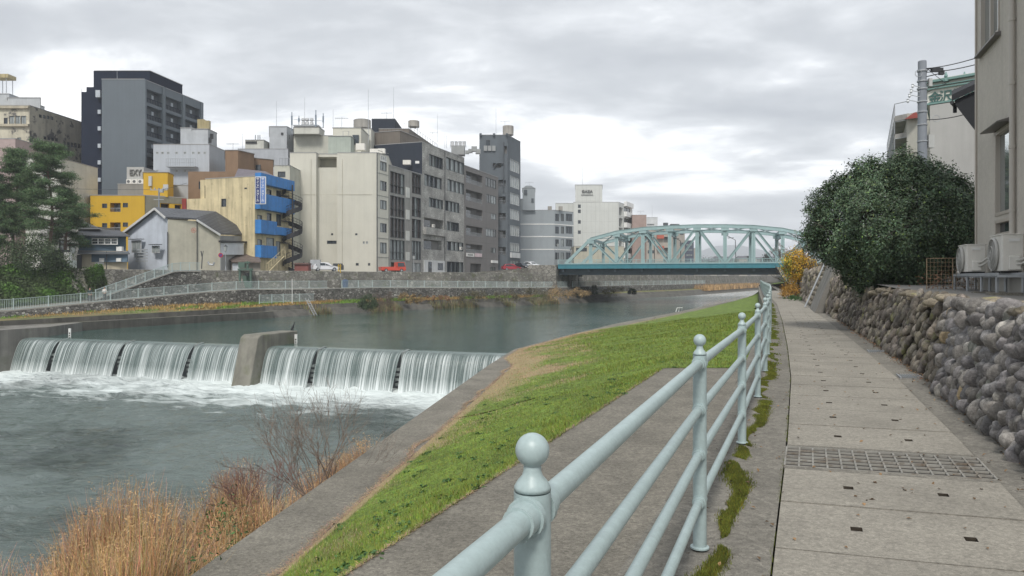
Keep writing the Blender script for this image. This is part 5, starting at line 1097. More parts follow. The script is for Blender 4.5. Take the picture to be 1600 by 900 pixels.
    def done(s):
        g = MB()
        for i in range(len(s.pts)):
            a, d, n, L_ = s.e(i); H = s.holes.get(i, []); us = sorted({0, L_, *[q for h in H for q in h[:2]]}); zs = sorted({s.z0, s.z1, *[q for h in H for q in h[2:4] if s.z0 < q < s.z1]})
            for j in range(len(us) - 1):
                for k in range(len(zs) - 1):
                    cu, cz = (us[j] + us[j + 1]) / 2, (zs[k] + zs[k + 1]) / 2
                    if any(h[0] < cu < h[1] and h[2] < cz < h[3] for h in H): continue
                    g.quad(s.p3(i, us[j], zs[k]), s.p3(i, us[j + 1], zs[k]), s.p3(i, us[j + 1], zs[k + 1]), s.p3(i, us[j], zs[k + 1]))
            for h in H:
                for p, q in (((h[0], h[2]), (h[1], h[2])), ((h[1], h[2]), (h[1], h[3])), ((h[1], h[3]), (h[0], h[3])), ((h[0], h[3]), (h[0], h[2]))): g.quad(s.p3(i, *p), s.p3(i, *q), s.p3(i, *q, -h[4]), s.p3(i, *p, -h[4]))
        zr = s.z1 - .35 if s.coping else s.z1; i = len(g.v); g.v += [(p.x, p.y, zr) for p in s.pts]; g.f.append(tuple(range(i, i + len(s.pts)))); g.m.append(0)
        o = g.build('wall', s.m, s.t)
        if s.coping:
            c = MB()
            for i in range(len(s.pts)): a, d, n, L_ = s.e(i); s.fbox(c, i, -.05, L_ - .15, s.z1, s.z1 + .12, -.2, .05)
            c.build('parapet_coping', s.trim or mat('coping_grey', (.30, .30, .30), .7), s.t)
        return s
def box_bld(name, label, x0, x1, d, depth, py, m, **k):
    """axis box: front face parallel to the picture"""
    a = P(x0, d); b = P(x1, d); return Bld(name, label, [a, b, (b[0], d + depth), (a[0], d + depth)], py, m, **k)
def add_block(b, pts, z0, z1, m, name='rooftop_block'):
    g = MB(); g.prism(pts, z0, z1); g.hexa
    o = g.build(name, m, b.t); g2 = MB()
    n = len(pts)
    for i in range(n): p = Vector((*pts[i], z1 + .06)); q = Vector((*pts[(i + 1) % n], z1 + .06)); g2.beam(p, q, .22, .1)
    g2.build('coping', mat('coping_grey', (.30, .30, .30), .7), o); return o
def blk(x0, x1, d, dep): a = P(x0, d); b = P(x1, d); return [a, b, (b[0], d + dep), (a[0], d + dep)]
def antenna(px, d, py0, py1, label, kind=0, group='rooftop aerials'):
    p = P3(px, py1, d); t = thing('aerial', label, 'aerial', p, group); g = MB(); q = P3(px, py0, d); g.tube([p, q], [.05, .03], 5); g.build('mast', M_steel, t)
    if kind == 1:
        g = MB(); z = q.z - .25; g.tube([(p.x - 1.3, p.y, z), (p.x + 1.3, p.y, z)], .03, 4)
        for k in np.linspace(-1.2, 1.2, 8): g.tube([(p.x + k, p.y - .5, z), (p.x + k, p.y + .5, z + .0)], .02, 3); g.tube([(p.x + k, p.y, z - .25), (p.x + k, p.y, z + .25)], .02, 3)
        g.build('yagi', M_steel, t)
def tank(px, d, py0, py1, w, label, m, stand=.8, round_=True):
    p = P3(px, py1, d); zt = gz(py0, d); t = thing('water_tank', label, 'water tank', p, 'rooftop water tanks'); g = MB(); w = w / F * d / 2
    if round_:
        g.lathe((p.x, p.y, p.z + stand), [(w, 0), (w * 1.02, .1), (w, .2), (w, zt - p.z - stand - .1), (w * .9, zt - p.z - stand)], 18)
    else: g.box((p.x, p.y, (p.z + stand + zt) / 2), (w * 2, w * 1.6, zt - p.z - stand)); [g.box((p.x + k * w * .66, p.y - w * .81, (p.z + stand + zt) / 2), (.08, .06, zt - p.z - stand)) for k in (-1, 0, 1)]
    g.build('vessel', m, t, smooth='auto'); g = MB()
    for sx in (-1, 1):
        for sy in (-1, 1): g.tube([(p.x + sx * w * .65, p.y + sy * w * .6, p.z), (p.x + sx * w * .65, p.y + sy * w * .6, p.z + stand)], .07, 5)
    g.build('legs', M_steel, t)

def city():
    cream = panel_mat('cream_cladding', (.55, .535, .465), .9, 9.3, line=.93, rough=.6, streak=.07, lw=.04, axis='X')
    # --- tall cream slab with tiled window strip
    c0, c1 = P(453, 134.2), P(590, 134.2); f = (.339, .941)
    pB = (c1[0] + .36 * 3.74, 137.94)
    b = Bld('office_building', 'cream seven-storey block with a blank panelled side and one narrow tiled window strip', [c0, P(494, 134.2), (P(494, 134.2)[0], 135.5), (P(527, 134.2)[0], 135.5), P(527, 134.2), c1, pB, (pB[0] - 2, 157), (c0[0], 157)], 239, cream, z1=gz(239, 134.2))
    for y in ((253, 267), (283, 298), (313, 327), (349, 363), (379, 396)): b.win(5, 594, 603.8, *y, n=2, curtain=.5)
    for z in (235, 270, 305, 340, 372, 402): b.band(5, z, h=.08, o=.05, m=mat('tile_joint', (.2, .2, .19), .7))
    for r in ((517.5, 520.5, 364.5, 367.5), (555, 558.5, 364.5, 367.5)): b.win(4 if r[0] > 527 else 2, *r, n=1, curtain=0)
    b.win(2, 511, 526, 376, 381, n=3, curtain=.2); b.win(4, 567, 570, 377, 381, n=1, curtain=1, frame=M_frameL); b.win(4, 572, 575, 377, 381, n=1, curtain=1, frame=M_frameL)
    b.win(4, 556, 560.5, 411, 415, n=1, curtain=0); b.win(4, 575, 578.5, 411, 415, n=1, curtain=0)
    for k in range(6): b.win(0, 463 + k * 4.3, 464.2 + k * 4.3, 375.6, 377, n=1, curtain=0, depth=.1)
    for k in range(4): b.win(0, 466 + k * 8, 467.4 + k * 8, 409.6, 411, n=1, curtain=0, depth=.1)
    ud, uu = b.u(2, 496), b.u(2, 526); b.rec(2, ud, uu, gz(261.5, 135.3), b.z1 - .5, raw=True, depth=2.4, door=False, back=mat('terrace_back', (.36, .345, .29), .8))
    b.done()
    g = MB(); g.tube([b.p3(4, b.u(4, 589.3), ROADZ, .1), b.p3(4, b.u(4, 589.3), b.z1, .1)], .10, 5); g.build('corner_downpipe', M_frameD, b.t)
    g = MB(); [g.box(P3(x, 330, 134.13), (.04, .06, 19.0)) for x in (486, 535)]; g.box(P3(520, 304, 134.15), (14.2, .04, .03)); g.build('cladding_joint', mat('joint_line', (.43, .405, .325), .8), b.t)  # cladding joints: thin strips in a darker cream
    g = MB(); zt = b.z1; add_block(b, blk(513, 548, 139.7, 7), zt, gz(213, 139.7), mat('green_grey_metal', (.33, .37, .33), .6, streak=.2), 'stair_enclosure')
    add_block(b, blk(520, 564, 143, 8), zt, gz(200, 143), cream, 'penthouse'); 
    g = MB(); a, b2 = P3(551, 211, 142.89), P3(561, 226, 142.89); g.box(((a.x + b2.x) / 2, 142.8, (a.z + b2.z) / 2), (b2.x - a.x, .1, a.z - b2.z)); g.build('penthouse_window', M_glass, b.t)
    g = MB()
    for k in range(9): q = P3(531 + k * 2.0, 240 - k * 1.35, 140.8); g.box(q, (.6, .9, .06))
    g.tube([P3(531, 241, 140.36), P3(547, 230, 140.36)], .06, 4); g.tube([P3(531, 233, 140.36), P3(547, 222, 140.36)], .04, 4); g.tube([P3(536, 222, 140.36), P3(545, 222, 140.36), P3(545, 205, 140.36), P3(536, 205, 140.36), P3(536, 222, 140.36)], .05, 4); g.build('steel_stair', M_steel, b.t)
    g = MB(); g.box(P3(564, 230, 136.4), (1.6, 1.4, 1.2)); g.box(P3(588, 237, 136.4), (2.2, 1.2, .9)); g.box(P3(597, 236.5, 136.4), (1.2, 1.1, .9)); g.build('rooftop_aircon', mat('aircon_shell', (.6, .58, .53)), b.t)
    q = b.p3(5, 2.0, gz(247.5, 135.85), .06); g = MB(); b.fbox(g, 5, .9, 3.2, gz(252, 135.85), gz(243.5, 135.85), .01, .05); sg = g.build('name_panel', M_white, b.t)
    a_, d_, n_, L_ = b.e(5); text('name_letter', 'ビル三', .75, face_matrix(b.p3(5, 2.0, gz(247.6, 136.18), .07), (d_.x, d_.y, 0)), M_black, b.t, sx=.95)
    # --- facades along the river street
    A0 = Vector((P(590, 134.2)[0], 134.2)); dv = Vector((.36, 1)).normalized()
    def fl(px): k = (px - CX) / F; return ((k * A0.y - A0.x) / (dv.x - k * dv.y)) 
    def fp(px, o=0): q = A0 + dv * fl(px) + Vector((-.94, .339)) * o; return (q.x, q.y)
    # beige-grey block with tall brown glass bays: front side wall + river facade
    def street(name, label, x0, x1, py, m, D=15, **k):
        a, b_ = fp(x0), fp(x1); return Bld(name, label, [a, b_, fp(x1, D), fp(x0, D)], py, m, **k)
    b = street('glass_bay_building', 'narrow grey block with two tall bays of brown glazing beside the cream slab', 607.6, 659.6, 258, mat('grey_render_block', (.27, .265, .25), .85, streak=.25, ss=.8), D=13)
    ys = [(275, 289, 307), (309, 322, 338), (341, 359, 373), (376, 395, 406)]
    for k, (y0, ym, y1) in enumerate([(270, 291, 303), (307, 327, 339), (341, 359, 372), (375, 395, 406)]):
        for x0, x1 in ((609.5, 632), (643.5, 657.5)):
            b.win(0, x0, x1, y0 + (x0 > 640) * 1.5, y1, n=4 if x0 < 640 else 3, glass=M_glass3, curtain=.12 + (k == 3) * .5, depth=.35, mid=.38, name='glazed_bay')
    Mw = mat('white_panel', (.55, .55, .52), .7, streak=.2)
    for y0, y1 in ((293, 309), (328, 343), (361, 376), (394, 407)):
        g = MB(); u0, u1, z0, z1 = b.rect(0, 634, 639.5, y0, y1); b.fbox(g, 0, u0, u1, z0, z1, .003, .1); g.build('pier_panel', Mw, b.t)
    b.rec(0, 611, 633, 410, 426, depth=2, door=False, back=mat('brown_shutter', (.12, .07, .05), .7)); b.win(0, 644, 657, 411, 425, n=2, glass=M_glass2, curtain=1)
    b.done()
    g = MB(); g.box(P3(636, 254, 150.7), (1.6, 1, .9)); g.build('rooftop_aircon', mat('aircon_shell', (.6, .58, .53)), b.t)
    # stone-clad block
    Mb = stone_mat('split_stone_cladding', (.30, .295, .28), (.52, .515, .49), 2.4, mortar=(.25, .25, .235), stretch=(1, 1, 2.4), bump=.35)
    b = street('stone_clad_building', 'eight-storey grey stone-clad block with ribbon windows and a navy side wall', 660, 725.5, 222, Mb, D=14)
    W = [(670.6, 691.7, 244, 262), (697, 725, 250, 269), (663, 690, 275, 293), (699, 725, 283, 301), (670, 692, 310.5, 325), (695, 717.5, 315, 331), (698, 717, 347, 361), (698, 724, 378, 392)]
    for i, (x0, x1, y0, y1) in enumerate(W): b.win(0, x0, x1, y0, y1, n=4, curtain=.55, depth=.4)
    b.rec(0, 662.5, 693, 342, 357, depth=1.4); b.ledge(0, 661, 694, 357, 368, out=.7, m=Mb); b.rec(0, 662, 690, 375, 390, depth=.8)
    b.acunit(0, 676, 353); b.acunit(0, 719, 388)
    Mwh = mat('shop_white', (.55, .56, .56), .7, streak=.15)
    g = MB(); u0, u1, z0, z1 = b.rect(0, 662, 694, 407, 426); b.fbox(g, 0, u0, u1, 2.5, z1, .003, .15); g.build('shop_front', Mwh, b.t)
    b.win(0, 698, 724, 409, 426, n=4, curtain=.4, depth=.5)
    for x0, x1, y0, y1 in ((668, 673.5, 409, 426), (683, 691, 411, 422)): g = MB(); u0, u1, z0, z1 = b.rect(0, x0, x1, y0, y1); b.fbox(g, 0, u0, u1, z0, z1, .16, .18); g.build('shop_window', M_glass, b.t)
    for x in (694.6,): g = MB(); u = b.u(0, x); g.tube([b.p3(0, u, 3, .1), b.p3(0, u, b.z1, .1)], .07, 5); g.build('downpipe', M_frameD, b.t)
    b.done()
    navy = mat('navy_render', (.030, .037, .052), .9, var=.05, streak=.1, spec=.2)
    g = MB(); a, d, n, L_ = b.e(3); b.fbox(g, 3, .05, L_ - .05, ROADZ + .5, b.z1 - .05, .003, .08); g.build('side_cladding', navy, b.t)
    g = MB(); g.box(P3(652, 253.5, 150.7), (.8, .1, .5)); g.build('side_vent', M_white, b.t)
    br = mat('brown_rooftop', (.145, .125, .105), .8, streak=.25)
    add_block(b, [fp(662, 14), fp(662, 5.5), fp(690, 5.5), fp(690, 14)], b.z1, b.z1 + 2.8, br)
    # navy block and brown penthouse behind
    b2 = Bld('navy_building', 'dark navy windowless block rising behind the stone-clad building', [P(581, 165), P(617, 165), P(628, 176), P(628, 189.2), P(581, 189.2)], 186, navy); b2.done()
    Mbr = panel_mat('brown_louvre', (.155, .135, .115), .9, 40, line=.7, rough=.7, lw=.12)
    b2 = Bld('brown_penthouse_building', 'brown louvred block with rooftop railings between the navy block and the stone-clad building', [P(592, 160.6), P(639, 160.6), P(683, 184.8), P(640, 192.5), P(592, 181.5)], 201.5, Mbr); b2.done()
    g = MB()
    for i in range(12):
        q = Vector((*P(639, 160.6), b2.z1)).lerp(Vector((*P(683, 184.8), b2.z1)), i / 11); g.tube([q, q + Vector((0, 0, 1.1))], .05, 4)
    g.tube([Vector((*P(628, 160.6), b2.z1 + 1.1)), Vector((*P(639, 160.6), b2.z1 + 1.1)), Vector((*P(683, 184.8), b2.z1 + 1.1))], .05, 4); g.build('roof_railing', M_steel, b2.t)
    tank(646.5, 165, 189, 201.5, 17.5, 'round grey tank standing on the brown louvred block', mat('tank_grey', (.33, .31, .28), .7, streak=.4), stand=.4)
    tank(566, 154, 187.5, 202, 27, 'wide round concrete tank behind the cream slab', mat('tank_concrete', (.28, .27, .25), .8, streak=.4), stand=.1)
    bb = box_bld('white_stair_tower', 'small white stair tower under the wide concrete tank', 564, 580, 151.8, 8, 201.5, mat('white_render', (.52, .52, .47), .8, streak=.15)); bb.win(0, 568, 574, 209, 225, n=1, curtain=1); bb.done()
    # roof clutter between 683 and 750
    Mtw = mat('cooling_white', (.55, .56, .57), .5, streak=.1)
    t = thing('cooling_tower', 'row of white cooling fans on the roof behind the brown-grey block', 'cooling tower', P3(716, 240, 181.5)); g = MB(); g.box(P3(716, 236, 181.5), (3.2, 3, 2.2)); g.build('base', mat('clutter_grey', (.28, .29, .29), .7), t)
    for k in range(4):
        g = MB(); q = P3(707 + k * 6, 225, 181.5); g.lathe((q.x, q.y, q.z - .6), [(.42, 0), (.36, .6), (.42, 1.1)], 12); g.build('fan', Mtw, t, smooth='auto')
    g = MB(); [g.tube([P3(x, 221, 180.4), P3(x, 231, 180.4)], .05, 4) for x in (704, 712, 720, 728)]; g.tube([P3(704, 221, 180.4), P3(728, 221, 180.4)], .05, 4); g.build('frame', M_steel, t)
    t = thing('roof_equipment', 'jumble of air-conditioning boxes and pipes beside the slate tower roof', 'equipment', P3(738, 240, 181.5)); g = MB()
    for x, y, w in ((735, 236, 1.0), (741, 233, 1.3), (747, 237, 1.2), (730, 238, .9)): g.box(P3(x, y, 180.4), (w, w, w * .9))
    g.build('units', MC['clutter_grey'], t)
    # brown-grey block
    Mg = panel_mat('brown_grey_render', (.175, .165, .16), 60, 3.9, line=.72, rough=.8, streak=.12, lw=.08)
    b = street('balcony_building', 'brown-grey block with a column of dark recessed balconies', 726, 778.5, 258.5, Mg, D=16)
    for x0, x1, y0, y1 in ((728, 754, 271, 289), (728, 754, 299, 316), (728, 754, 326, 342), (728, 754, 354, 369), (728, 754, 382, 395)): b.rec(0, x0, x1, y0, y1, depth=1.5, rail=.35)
    for x0, x1, y0, y1, n in ((758.6, 775, 279, 293, 4), (760, 775, 305, 318, 4), (767, 775, 334, 343, 2), (759, 775, 358, 370, 4), (766.5, 774.5, 387, 395, 2), (765.5, 774, 417, 425, 2)): b.win(0, x0, x1, y0, y1, n=n, curtain=.6, glass=mat('dull_glass', (.10, .11, .11), .2))
    b.rec(0, 735, 752, 412, 427, depth=1.5, door=True)
    g = MB(); u0, u1, z0, z1 = b.rect(0, 728.5, 740.5, 395.5, 401); b.fbox(g, 0, u0, u1, z0, z1, .02, .12); s1 = g.build('sign_board', M_white, b.t)
    a_, d_, n_, L_ = b.e(0); text('sign_letter', '日本料理', 1.0, face_matrix(b.p3(0, (u0 + u1) / 2, (z0 + z1) / 2, .14), (d_.x, d_.y, 0)), M_black, s1, sx=.8) if False else None
    g = MB(); n5 = 6; [b.fbox(g, 0, u0 + (u1 - u0) * (.14 + .12 * k), u0 + (u1 - u0) * (.2 + .12 * k), z0 + .2, z1 - .2, .12, .14) for k in range(n5)]; g.build('sign_marks', M_black, s1)
    g = MB(); u0, u1, z0, z1 = b.rect(0, 742, 752.5, 396, 401.5); b.fbox(g, 0, u0, u1, z0, z1, .02, .12); s2 = g.build('sign_board', mat('pink_white', (.62, .50, .52), .7), b.t)
    g = MB(); u0, u1, z0, z1 = b.rect(0, 767, 776, 407, 411); b.fbox(g, 0, u0, u1, z0, z1, .02, .4); g.build('lit_sign', M_white, b.t)
    b.done()
    # slate tower
    Ms = mat('slate_render', (.095, .112, .128), .75, var=.08, streak=.22, ss=.6)
    s0, s1_ = P(749, 195.8), P(793, 195.8); d2 = (.339, .941); e1 = (s1_[0] + d2[0] * 10.5, s1_[1] + d2[1] * 10.5)
    b = Bld('slate_tower', 'slender slate-blue tower with a round tank on top closing the row of facades', [s0, s1_, e1, (e1[0] - 2, 217), (s0[0], 217)], 211, Ms)
    for y0, y1 in ((251, 269), (277, 294), (303, 320), (328, 343.5), (353, 369), (380, 393)):
        b.win(1, 797, 811, y0, y1, n=4, glass=M_glass2, curtain=.4, frame=M_frameL)
    for y0, y1 in ((281, 292), (307, 318), (333, 344), (360, 372), (386, 398)): b.rec(0, 779, 790, y0, y1, depth=1.5, rail=.4)
    b.rec(0, 770, 783, 255, 262, depth=1.2, door=False); b.win(0, 759, 766, 219, 228, n=1, curtain=0); b.rec(0, 795 - 8, 795 - 3, 228, 240, depth=.8, door=False)
    g = MB(); u0, u1, z0, z1 = b.rect(1, 797, 811, 395, 403); b.fbox(g, 1, u0, u1, z0, z1, .02, .4); g.build('shop_sign', Mwh, b.t); b.win(1, 797, 811, 407, 424, n=3, glass=M_glass2, curtain=.7)
    b.done(); g = MB(); [g.tube([P3(x, 212, 195.47), P3(x, 208.5, 195.47)], .35, 6) for x in (751, 772, 792)]; g.build('parapet_posts', Ms, b.t)
    g = MB(); [b.fbox(g, 0, 1.2 + k * 1.1, 2.1 + k * 1.1, gz(236 - 0, 195.8), gz(228, 195.8), .01, .4) for k in range(3)]; g.build('wall_equipment', MC['clutter_grey'], b.t)
    g = MB(); q = [P3(787, 222, 195.58), P3(787, 300, 195.58)]; g.tube(q, .16, 6); g.tube([P3(771, 262, 195.36), P3(777, 255, 195.36), P3(787, 255, 195.36)], .18, 5); g.build('ducts', mat('duct_dark', (.06, .07, .08), .6), b.t)
    tank(794, 199.1, 197, 212, 17, 'round stained tank on top of the slate tower', MC['tank_grey'], stand=.1)
    # --- beige building with blue balconies
    a, b0 = P(292, 117.52), P(398, 113.36); r = P(452, 123.76)
    Mbg = mat('stained_cream', (.62, .53, .33), .85, var=.15, vs=.5, streak=.40, ss=1.6, spots=(.9, .60, .72, (.30, .24, .14)))
    # full-height part, then two lower steps toward the left as separate parts
    m1 = P(321, 116.48)
    b = Bld('blue_balcony_building', 'stained cream four-storey block with bright blue balconies and a vertical sign', [m1, b0, r, (r[0] - 2, 134), (m1[0], 131)], 275.7, Mbg, ref=1)
    b.win(0, 346, 353.5, 310.5, 323, n=1, curtain=0); b.win(0, 382, 386, 293, 295.5, n=1, curtain=0, depth=.1)
    Mbl = mat('blue_paint', (.035, .20, .52), .6, var=.12, vs=1.2, streak=.3, ss=2, spots=(2.5, .62, .72, (.16, .13, .11)))
    for x0, x1, y0, y1 in ((417, 424, 296, 307), (431.5, 439, 298, 309), (402, 409, 336, 345), (417, 424, 333, 345), (431.5, 439, 334.5, 353), (402, 409, 374, 383), (416, 428, 371.5, 389), (431, 438, 377, 400)):
        b.win(1, x0, x1, y0, y1, n=1, curtain=.4 if y0 < 370 else 1)
    for x0, x1, y0, y1 in ((398.6, 453, 277, 293), (398.6, 453, 307.5, 331), (398.6, 424, 345, 366), (424, 449, 356, 368), (398.6, 424, 384, 403)): b.ledge(1, x0, x1, y0, y1, out=1.0, m=Mbl)
    b.done()
    Mred = mat('red_wall', (.30, .05, .045), .8, streak=.2)
    for pts, py in (([P(306 - 14, 117.52), P(321, 116.48), P(321, 126.88), P(292, 126.88)], 311), ([P(313, 117.73), P(330, 116.79), P(330, 126.88), P(313, 126.88)], 281)):
        g = MB(); g.prism(pts, ROADZ, gz(py, 117.52)); g.build('lower_wing', Mbg, b.t)
    g = MB(); g.box(P3(326, 301, 116.69), (1.2, .2, 2.2)); g.build('wing_opening', mat('opening_brown', (.18, .15, .10), .8), b.t)
    # banner
    t = b.t; g = MB(); q0 = b.p3(1, 0, 0, 0); x0_, x1_ = P3(398.8, 297, 111.9), P3(415.6, 297, 111.9); zt, zb = gz(276, 111.9), gz(319, 111.9)
    g.box(((x0_.x + x1_.x) / 2, 111.9, (zt + zb) / 2), (x1_.x - x0_.x, .18, zt - zb)); s = g.build('vertical_sign', M_white, t)
    Mnv = mat('sign_navy', (.02, .035, .15), .5); Mlb = mat('sign_blue', (.12, .22, .50), .5)
    for k, (ma) in enumerate((Mnv, Mlb)):
        xa = x0_.x + .10 + k * (x1_.x - x0_.x - .1) / 2; xb = xa + (x1_.x - x0_.x - .3) / 2; g = MB(); g.box(((xa + xb) / 2, 111.78, (zt + zb) / 2), (xb - xa, .06, zt - zb - .25)); pn = g.build('sign_panel', ma, s)
        for j, ch in enumerate('サイカワスクール'):
            ch = {'ー': '｜'}.get(ch, ch); text('sign_letter', ch, .46, face_matrix(((xa + xb) / 2, 111.74, zt - .42 - j * (zt - zb - .5) / 8), (1, 0, 0)), M_white, pn, extrude=.005, bold=.01)
    # purple tiled roof behind and brown building
    Mbn = mat('brown_render', (.205, .135, .085), .85, var=.08, streak=.12)
    b = Bld('brown_building', 'brown rendered block with stepped upper storeys behind the blue-balcony building', [P(294, 126), P(372, 126), P(430, 138), P(420, 150), P(294, 145)], 268, Mbn, coping=False)
    b.win(0, 310.5, 321, 283.5, 295.5, n=2, curtain=0); b.done()
    add_block(b, [P(352, 132), P(372, 132), P(397, 136), P(390, 146), P(352, 142)], b.z1, gz(235, 132), Mbn, 'upper_storey'); add_block(b, [P(397, 137), P(427, 139), P(427, 148), P(397, 147)], b.z1, gz(248.5, 138), Mbn, 'upper_storey')
    g = MB(); q = P3(403.5, 263, 137.2); g.box(q, (.9, .2, 1.3)); g.build('small_window', M_glass, b.t)
    Mpr = mat('purple_tiles', (.13, .115, .13), .6, var=.2, vs=2, bump=.4, bs=9)
    t = thing('purple_roof_house', 'low house roof of purplish tiles in front of the brown upper storeys', 'house', P3(370, 300, 124)); g = MB(); g.hexa([P3(366, 281, 121), P3(432, 281, 121), P3(428, 279, 130), P3(372, 277, 130)], [P3(366, 277, 121), P3(432, 276.5, 121), P3(414, 267.5, 126), P3(372, 263.5, 126)]); g.build('roof', Mpr, t)
    # blue-white clad block
    Mw = panel_mat('blue_white_cladding', (.40, .43, .47), 1.4, 30, line=.86, rough=.6, streak=.1, lw=.08)
    b = Bld('clad_building', 'pale blue-grey clad block with a steel balcony in front of the dark tower', [P(239.5, 140), P(327, 140), P(361, 150), P(361, 165), P(239.5, 165)], 226, Mw)
    for x in (246, 254, 263, 276, 289, 302, 311, 320):
        b.win(0, x - 2, x + 2, 237, 241, n=1, curtain=1, depth=.1, frame=M_frameL)
    for x in (246, 276, 289): b.win(0, x - 2, x + 2, 265, 269, n=1, curtain=1, depth=.1, frame=M_frameL)
    b.done(); Mtb = mat('pale_block', (.40, .42, .44), .7, streak=.12)
    add_block(b, blk(282, 300, 144, 8), b.z1, gz(200, 144), Mtb); add_block(b, [P(300, 143), P(325, 143), P(339, 147), P(330, 154), P(300, 152)], b.z1, gz(202, 143), Mtb)
    g = MB(); g.box(P3(327, 219, 143.5), (.8, .3, 1.0)); g.box(P3(331, 213, 144), (.5, .3, 1.0)); g.build('vents', M_black, b.t)
    for (xa, xb, ya, yb, dd) in ((259.5, 305, 248, 260, 138.6), (300, 360, 276, 287, 132)):
        g = MB(); g.box(((P3(xa, yb, dd).x + P3(xb, yb, dd).x) / 2, dd + .6, gz(yb, dd)), (P3(xb, 0, dd).x - P3(xa, 0, dd).x, 1.3, .15))
        for x in np.linspace(xa, xb, 14): g.tube([P3(x, yb, dd), P3(x, ya, dd)], .035, 4)
        g.tube([P3(xa, ya, dd), P3(xb, ya, dd)], .04, 4); g.tube([P3(xa, (ya + yb) / 2, dd), P3(xb, (ya + yb) / 2, dd)], .03, 4)
        g.build('steel_balcony', M_steel, b.t)
    # dark tower
    Mdk = mat('dark_blue_render', (.014, .020, .038), .9, var=.1, streak=.1, spec=.15); Mgr = panel_mat('slate_panel', (.105, .128, .148), 1.6, 60, line=.93, rough=.55, lw=.05)
    b = Bld('dark_tower', 'tall slate-grey tower block with recessed balcony floors on its right side', [P(159, 145), P(225, 145), P(316, 164.5), (P(316, 164.5)[0] - 14, 170), (P(159, 145)[0], 168)], 124, Mgr, ref=1)
    a, d, n, L_ = b.e(1); us = [b.u(1, x) for x in (227.6, 253.5, 257, 284, 288.5, 312.5)]; Zt = [gz(y, 145) for y in (137, 163, 189.5, 216, 243)]
    for zt in Zt:
        for u0, u1 in ((us[0], us[1]), (us[2], us[3]), (us[4], us[5])):
            b.rec(1, u0, u1, zt - 2.65, zt, raw=True, depth=1.1, door=False, back=mat('tower_recess', (.075, .09, .105), .7))
            for f in (.22, .68):
                g = MB(); uc = u0 + (u1 - u0) * f; b.fbox(g, 1, uc - .33, uc + .33, zt - 1.3, zt - .55, -1.09, -1.0); g.build('recess_window', mat('pale_window', (.42, .46, .50), .4), b.t)  # pale blue-grey window panels on the back wall of each recess
            g = MB(); [b.fbox(g, 1, q, q + .07, zt - 2.65, zt - 1.75, -.1, -.04) for q in np.arange(u0 + .1, u1, .5)]; b.fbox(g, 1, u0, u1, zt - 1.8, zt - 1.72, -.12, -.03); g.build('balcony_rail', Mdk, b.t)
    for px in (225.6, 255.5, 286.5, 315): g = MB(); u = b.u(1, px); b.fbox(g, 1, max(0, u - .3), min(L_, u + .3), ROADZ, b.z1, .003, .3); g.build('pilaster', Mgr, b.t)
    b.done()
    add_block(b, [P(147, 149), P(234, 149), P(285, 160), P(270, 169), P(147, 169)], b.z1 - 1, gz(111, 149), Mdk, 'rooftop_screen')
    g = MB(); g.prism([P(127, 146.5), P(159.4, 146.5), P(159.4, 168), P(127, 168)], ROADZ, gz(143.5, 146.5)); g.prism([P(135, 147), P(158, 147), P(158, 160), P(135, 160)], gz(143.5, 146.5), gz(136, 147)); g.build('side_wing', Mdk, b.t)
    for y in (175, 201, 228, 254, 281): g = MB(); g.box(P3(156, y, 146.2), (.6, .5, .8)); g.build('vent_box', MC['pale_window'], b.t)
    g = MB(); g.box(P3(154.5, 147, 146), (.9, .8, 1.4)); g.build('vent_box', MC['pale_window'], b.t)
    # stained hotel, far left
    Mcr = mat('aged_cream', (.42, .38, .29), .85, var=.12, streak=.25); Mst = mat('ivy_stained_cream', (.52, .485, .385), .9, var=.15, streak=.35, ss=.8, spots=(.42, .54, .60, (.12, .115, .11)))
    b = Bld('stained_building', 'aged cream building streaked black with dead creeper at the far left', [P(-60, 150), P(46, 150), P(127, 166), P(115, 190), P(-60, 190)], 165, Mst, ref=1)
    for x0 in (61, 67, 73, 79): b.win(1, x0, x0 + 4, 179 + (x0 - 61) * .17, 184 + (x0 - 61) * .17, n=1, curtain=.5)
    for x0 in (68, 74, 80, 86): b.win(1, x0, x0 + 4.3, 213 + (x0 - 68) * .15, 218 + (x0 - 68) * .15, n=1, curtain=0)
    for x0 in (105, 110.5, 116, 121.5): b.win(1, x0, x0 + 4, 222 + (x0 - 105) * .15, 229 + (x0 - 105) * .15, n=1, curtain=0); b.win(1, x0, x0 + 4, 254, 260, n=1, curtain=0)
    for x0 in (14.5, 24, 33): b.win(0, x0, x0 + 8, 181, 196, n=2, curtain=1)
    b.win(0, 6, 12, 184, 197, n=1); b.win(0, 27, 33, 215, 229, n=1)
    g = MB(); a, d, n, L_ = b.e(0)
    b.done(); g = MB(); b.fbox(g, 0, 0, L_, ROADZ, b.z1 - .02, .003, .06)
    for y in (170, 198, 231): b.band(0, y, h=.5, o=.5, m=Mcr)
    add_block(b, [P(12, 155), P(63, 155), P(63, 170), P(12, 170)], b.z1, gz(153, 155), MC['pale_block'] if 'pale_block' in MC else Mcr, 'penthouse'); add_block(b, blk(-40, 14, 157, 12), b.z1, gz(147, 157), MC['pale_block'])
    tank(7, 158, 118, 147, 24, 'yellowish square water tank on a steel frame at the far left roof', mat('tank_cream', (.44, .37, .20), .6, streak=.3), stand=3.2, round_=False)
    b = box_bld('pink_building', 'low pinkish building behind the pines at the far left', -60, 24, 122, 12, 217, mat('pink_render', (.38, .30, .285), .8, streak=.1)); b.done()
    b = box_bld('white_townhouse', 'white tiled-roof townhouse half hidden by the pines', 40, 95, 112, 10, 248, mat('white_render', (.52, .52, .47), .8)); b.win(0, 68, 80, 272, 280, n=2); b.win(0, 55, 64, 300, 312, n=2); b.win(0, 46, 52, 340, 352, n=1); b.done()
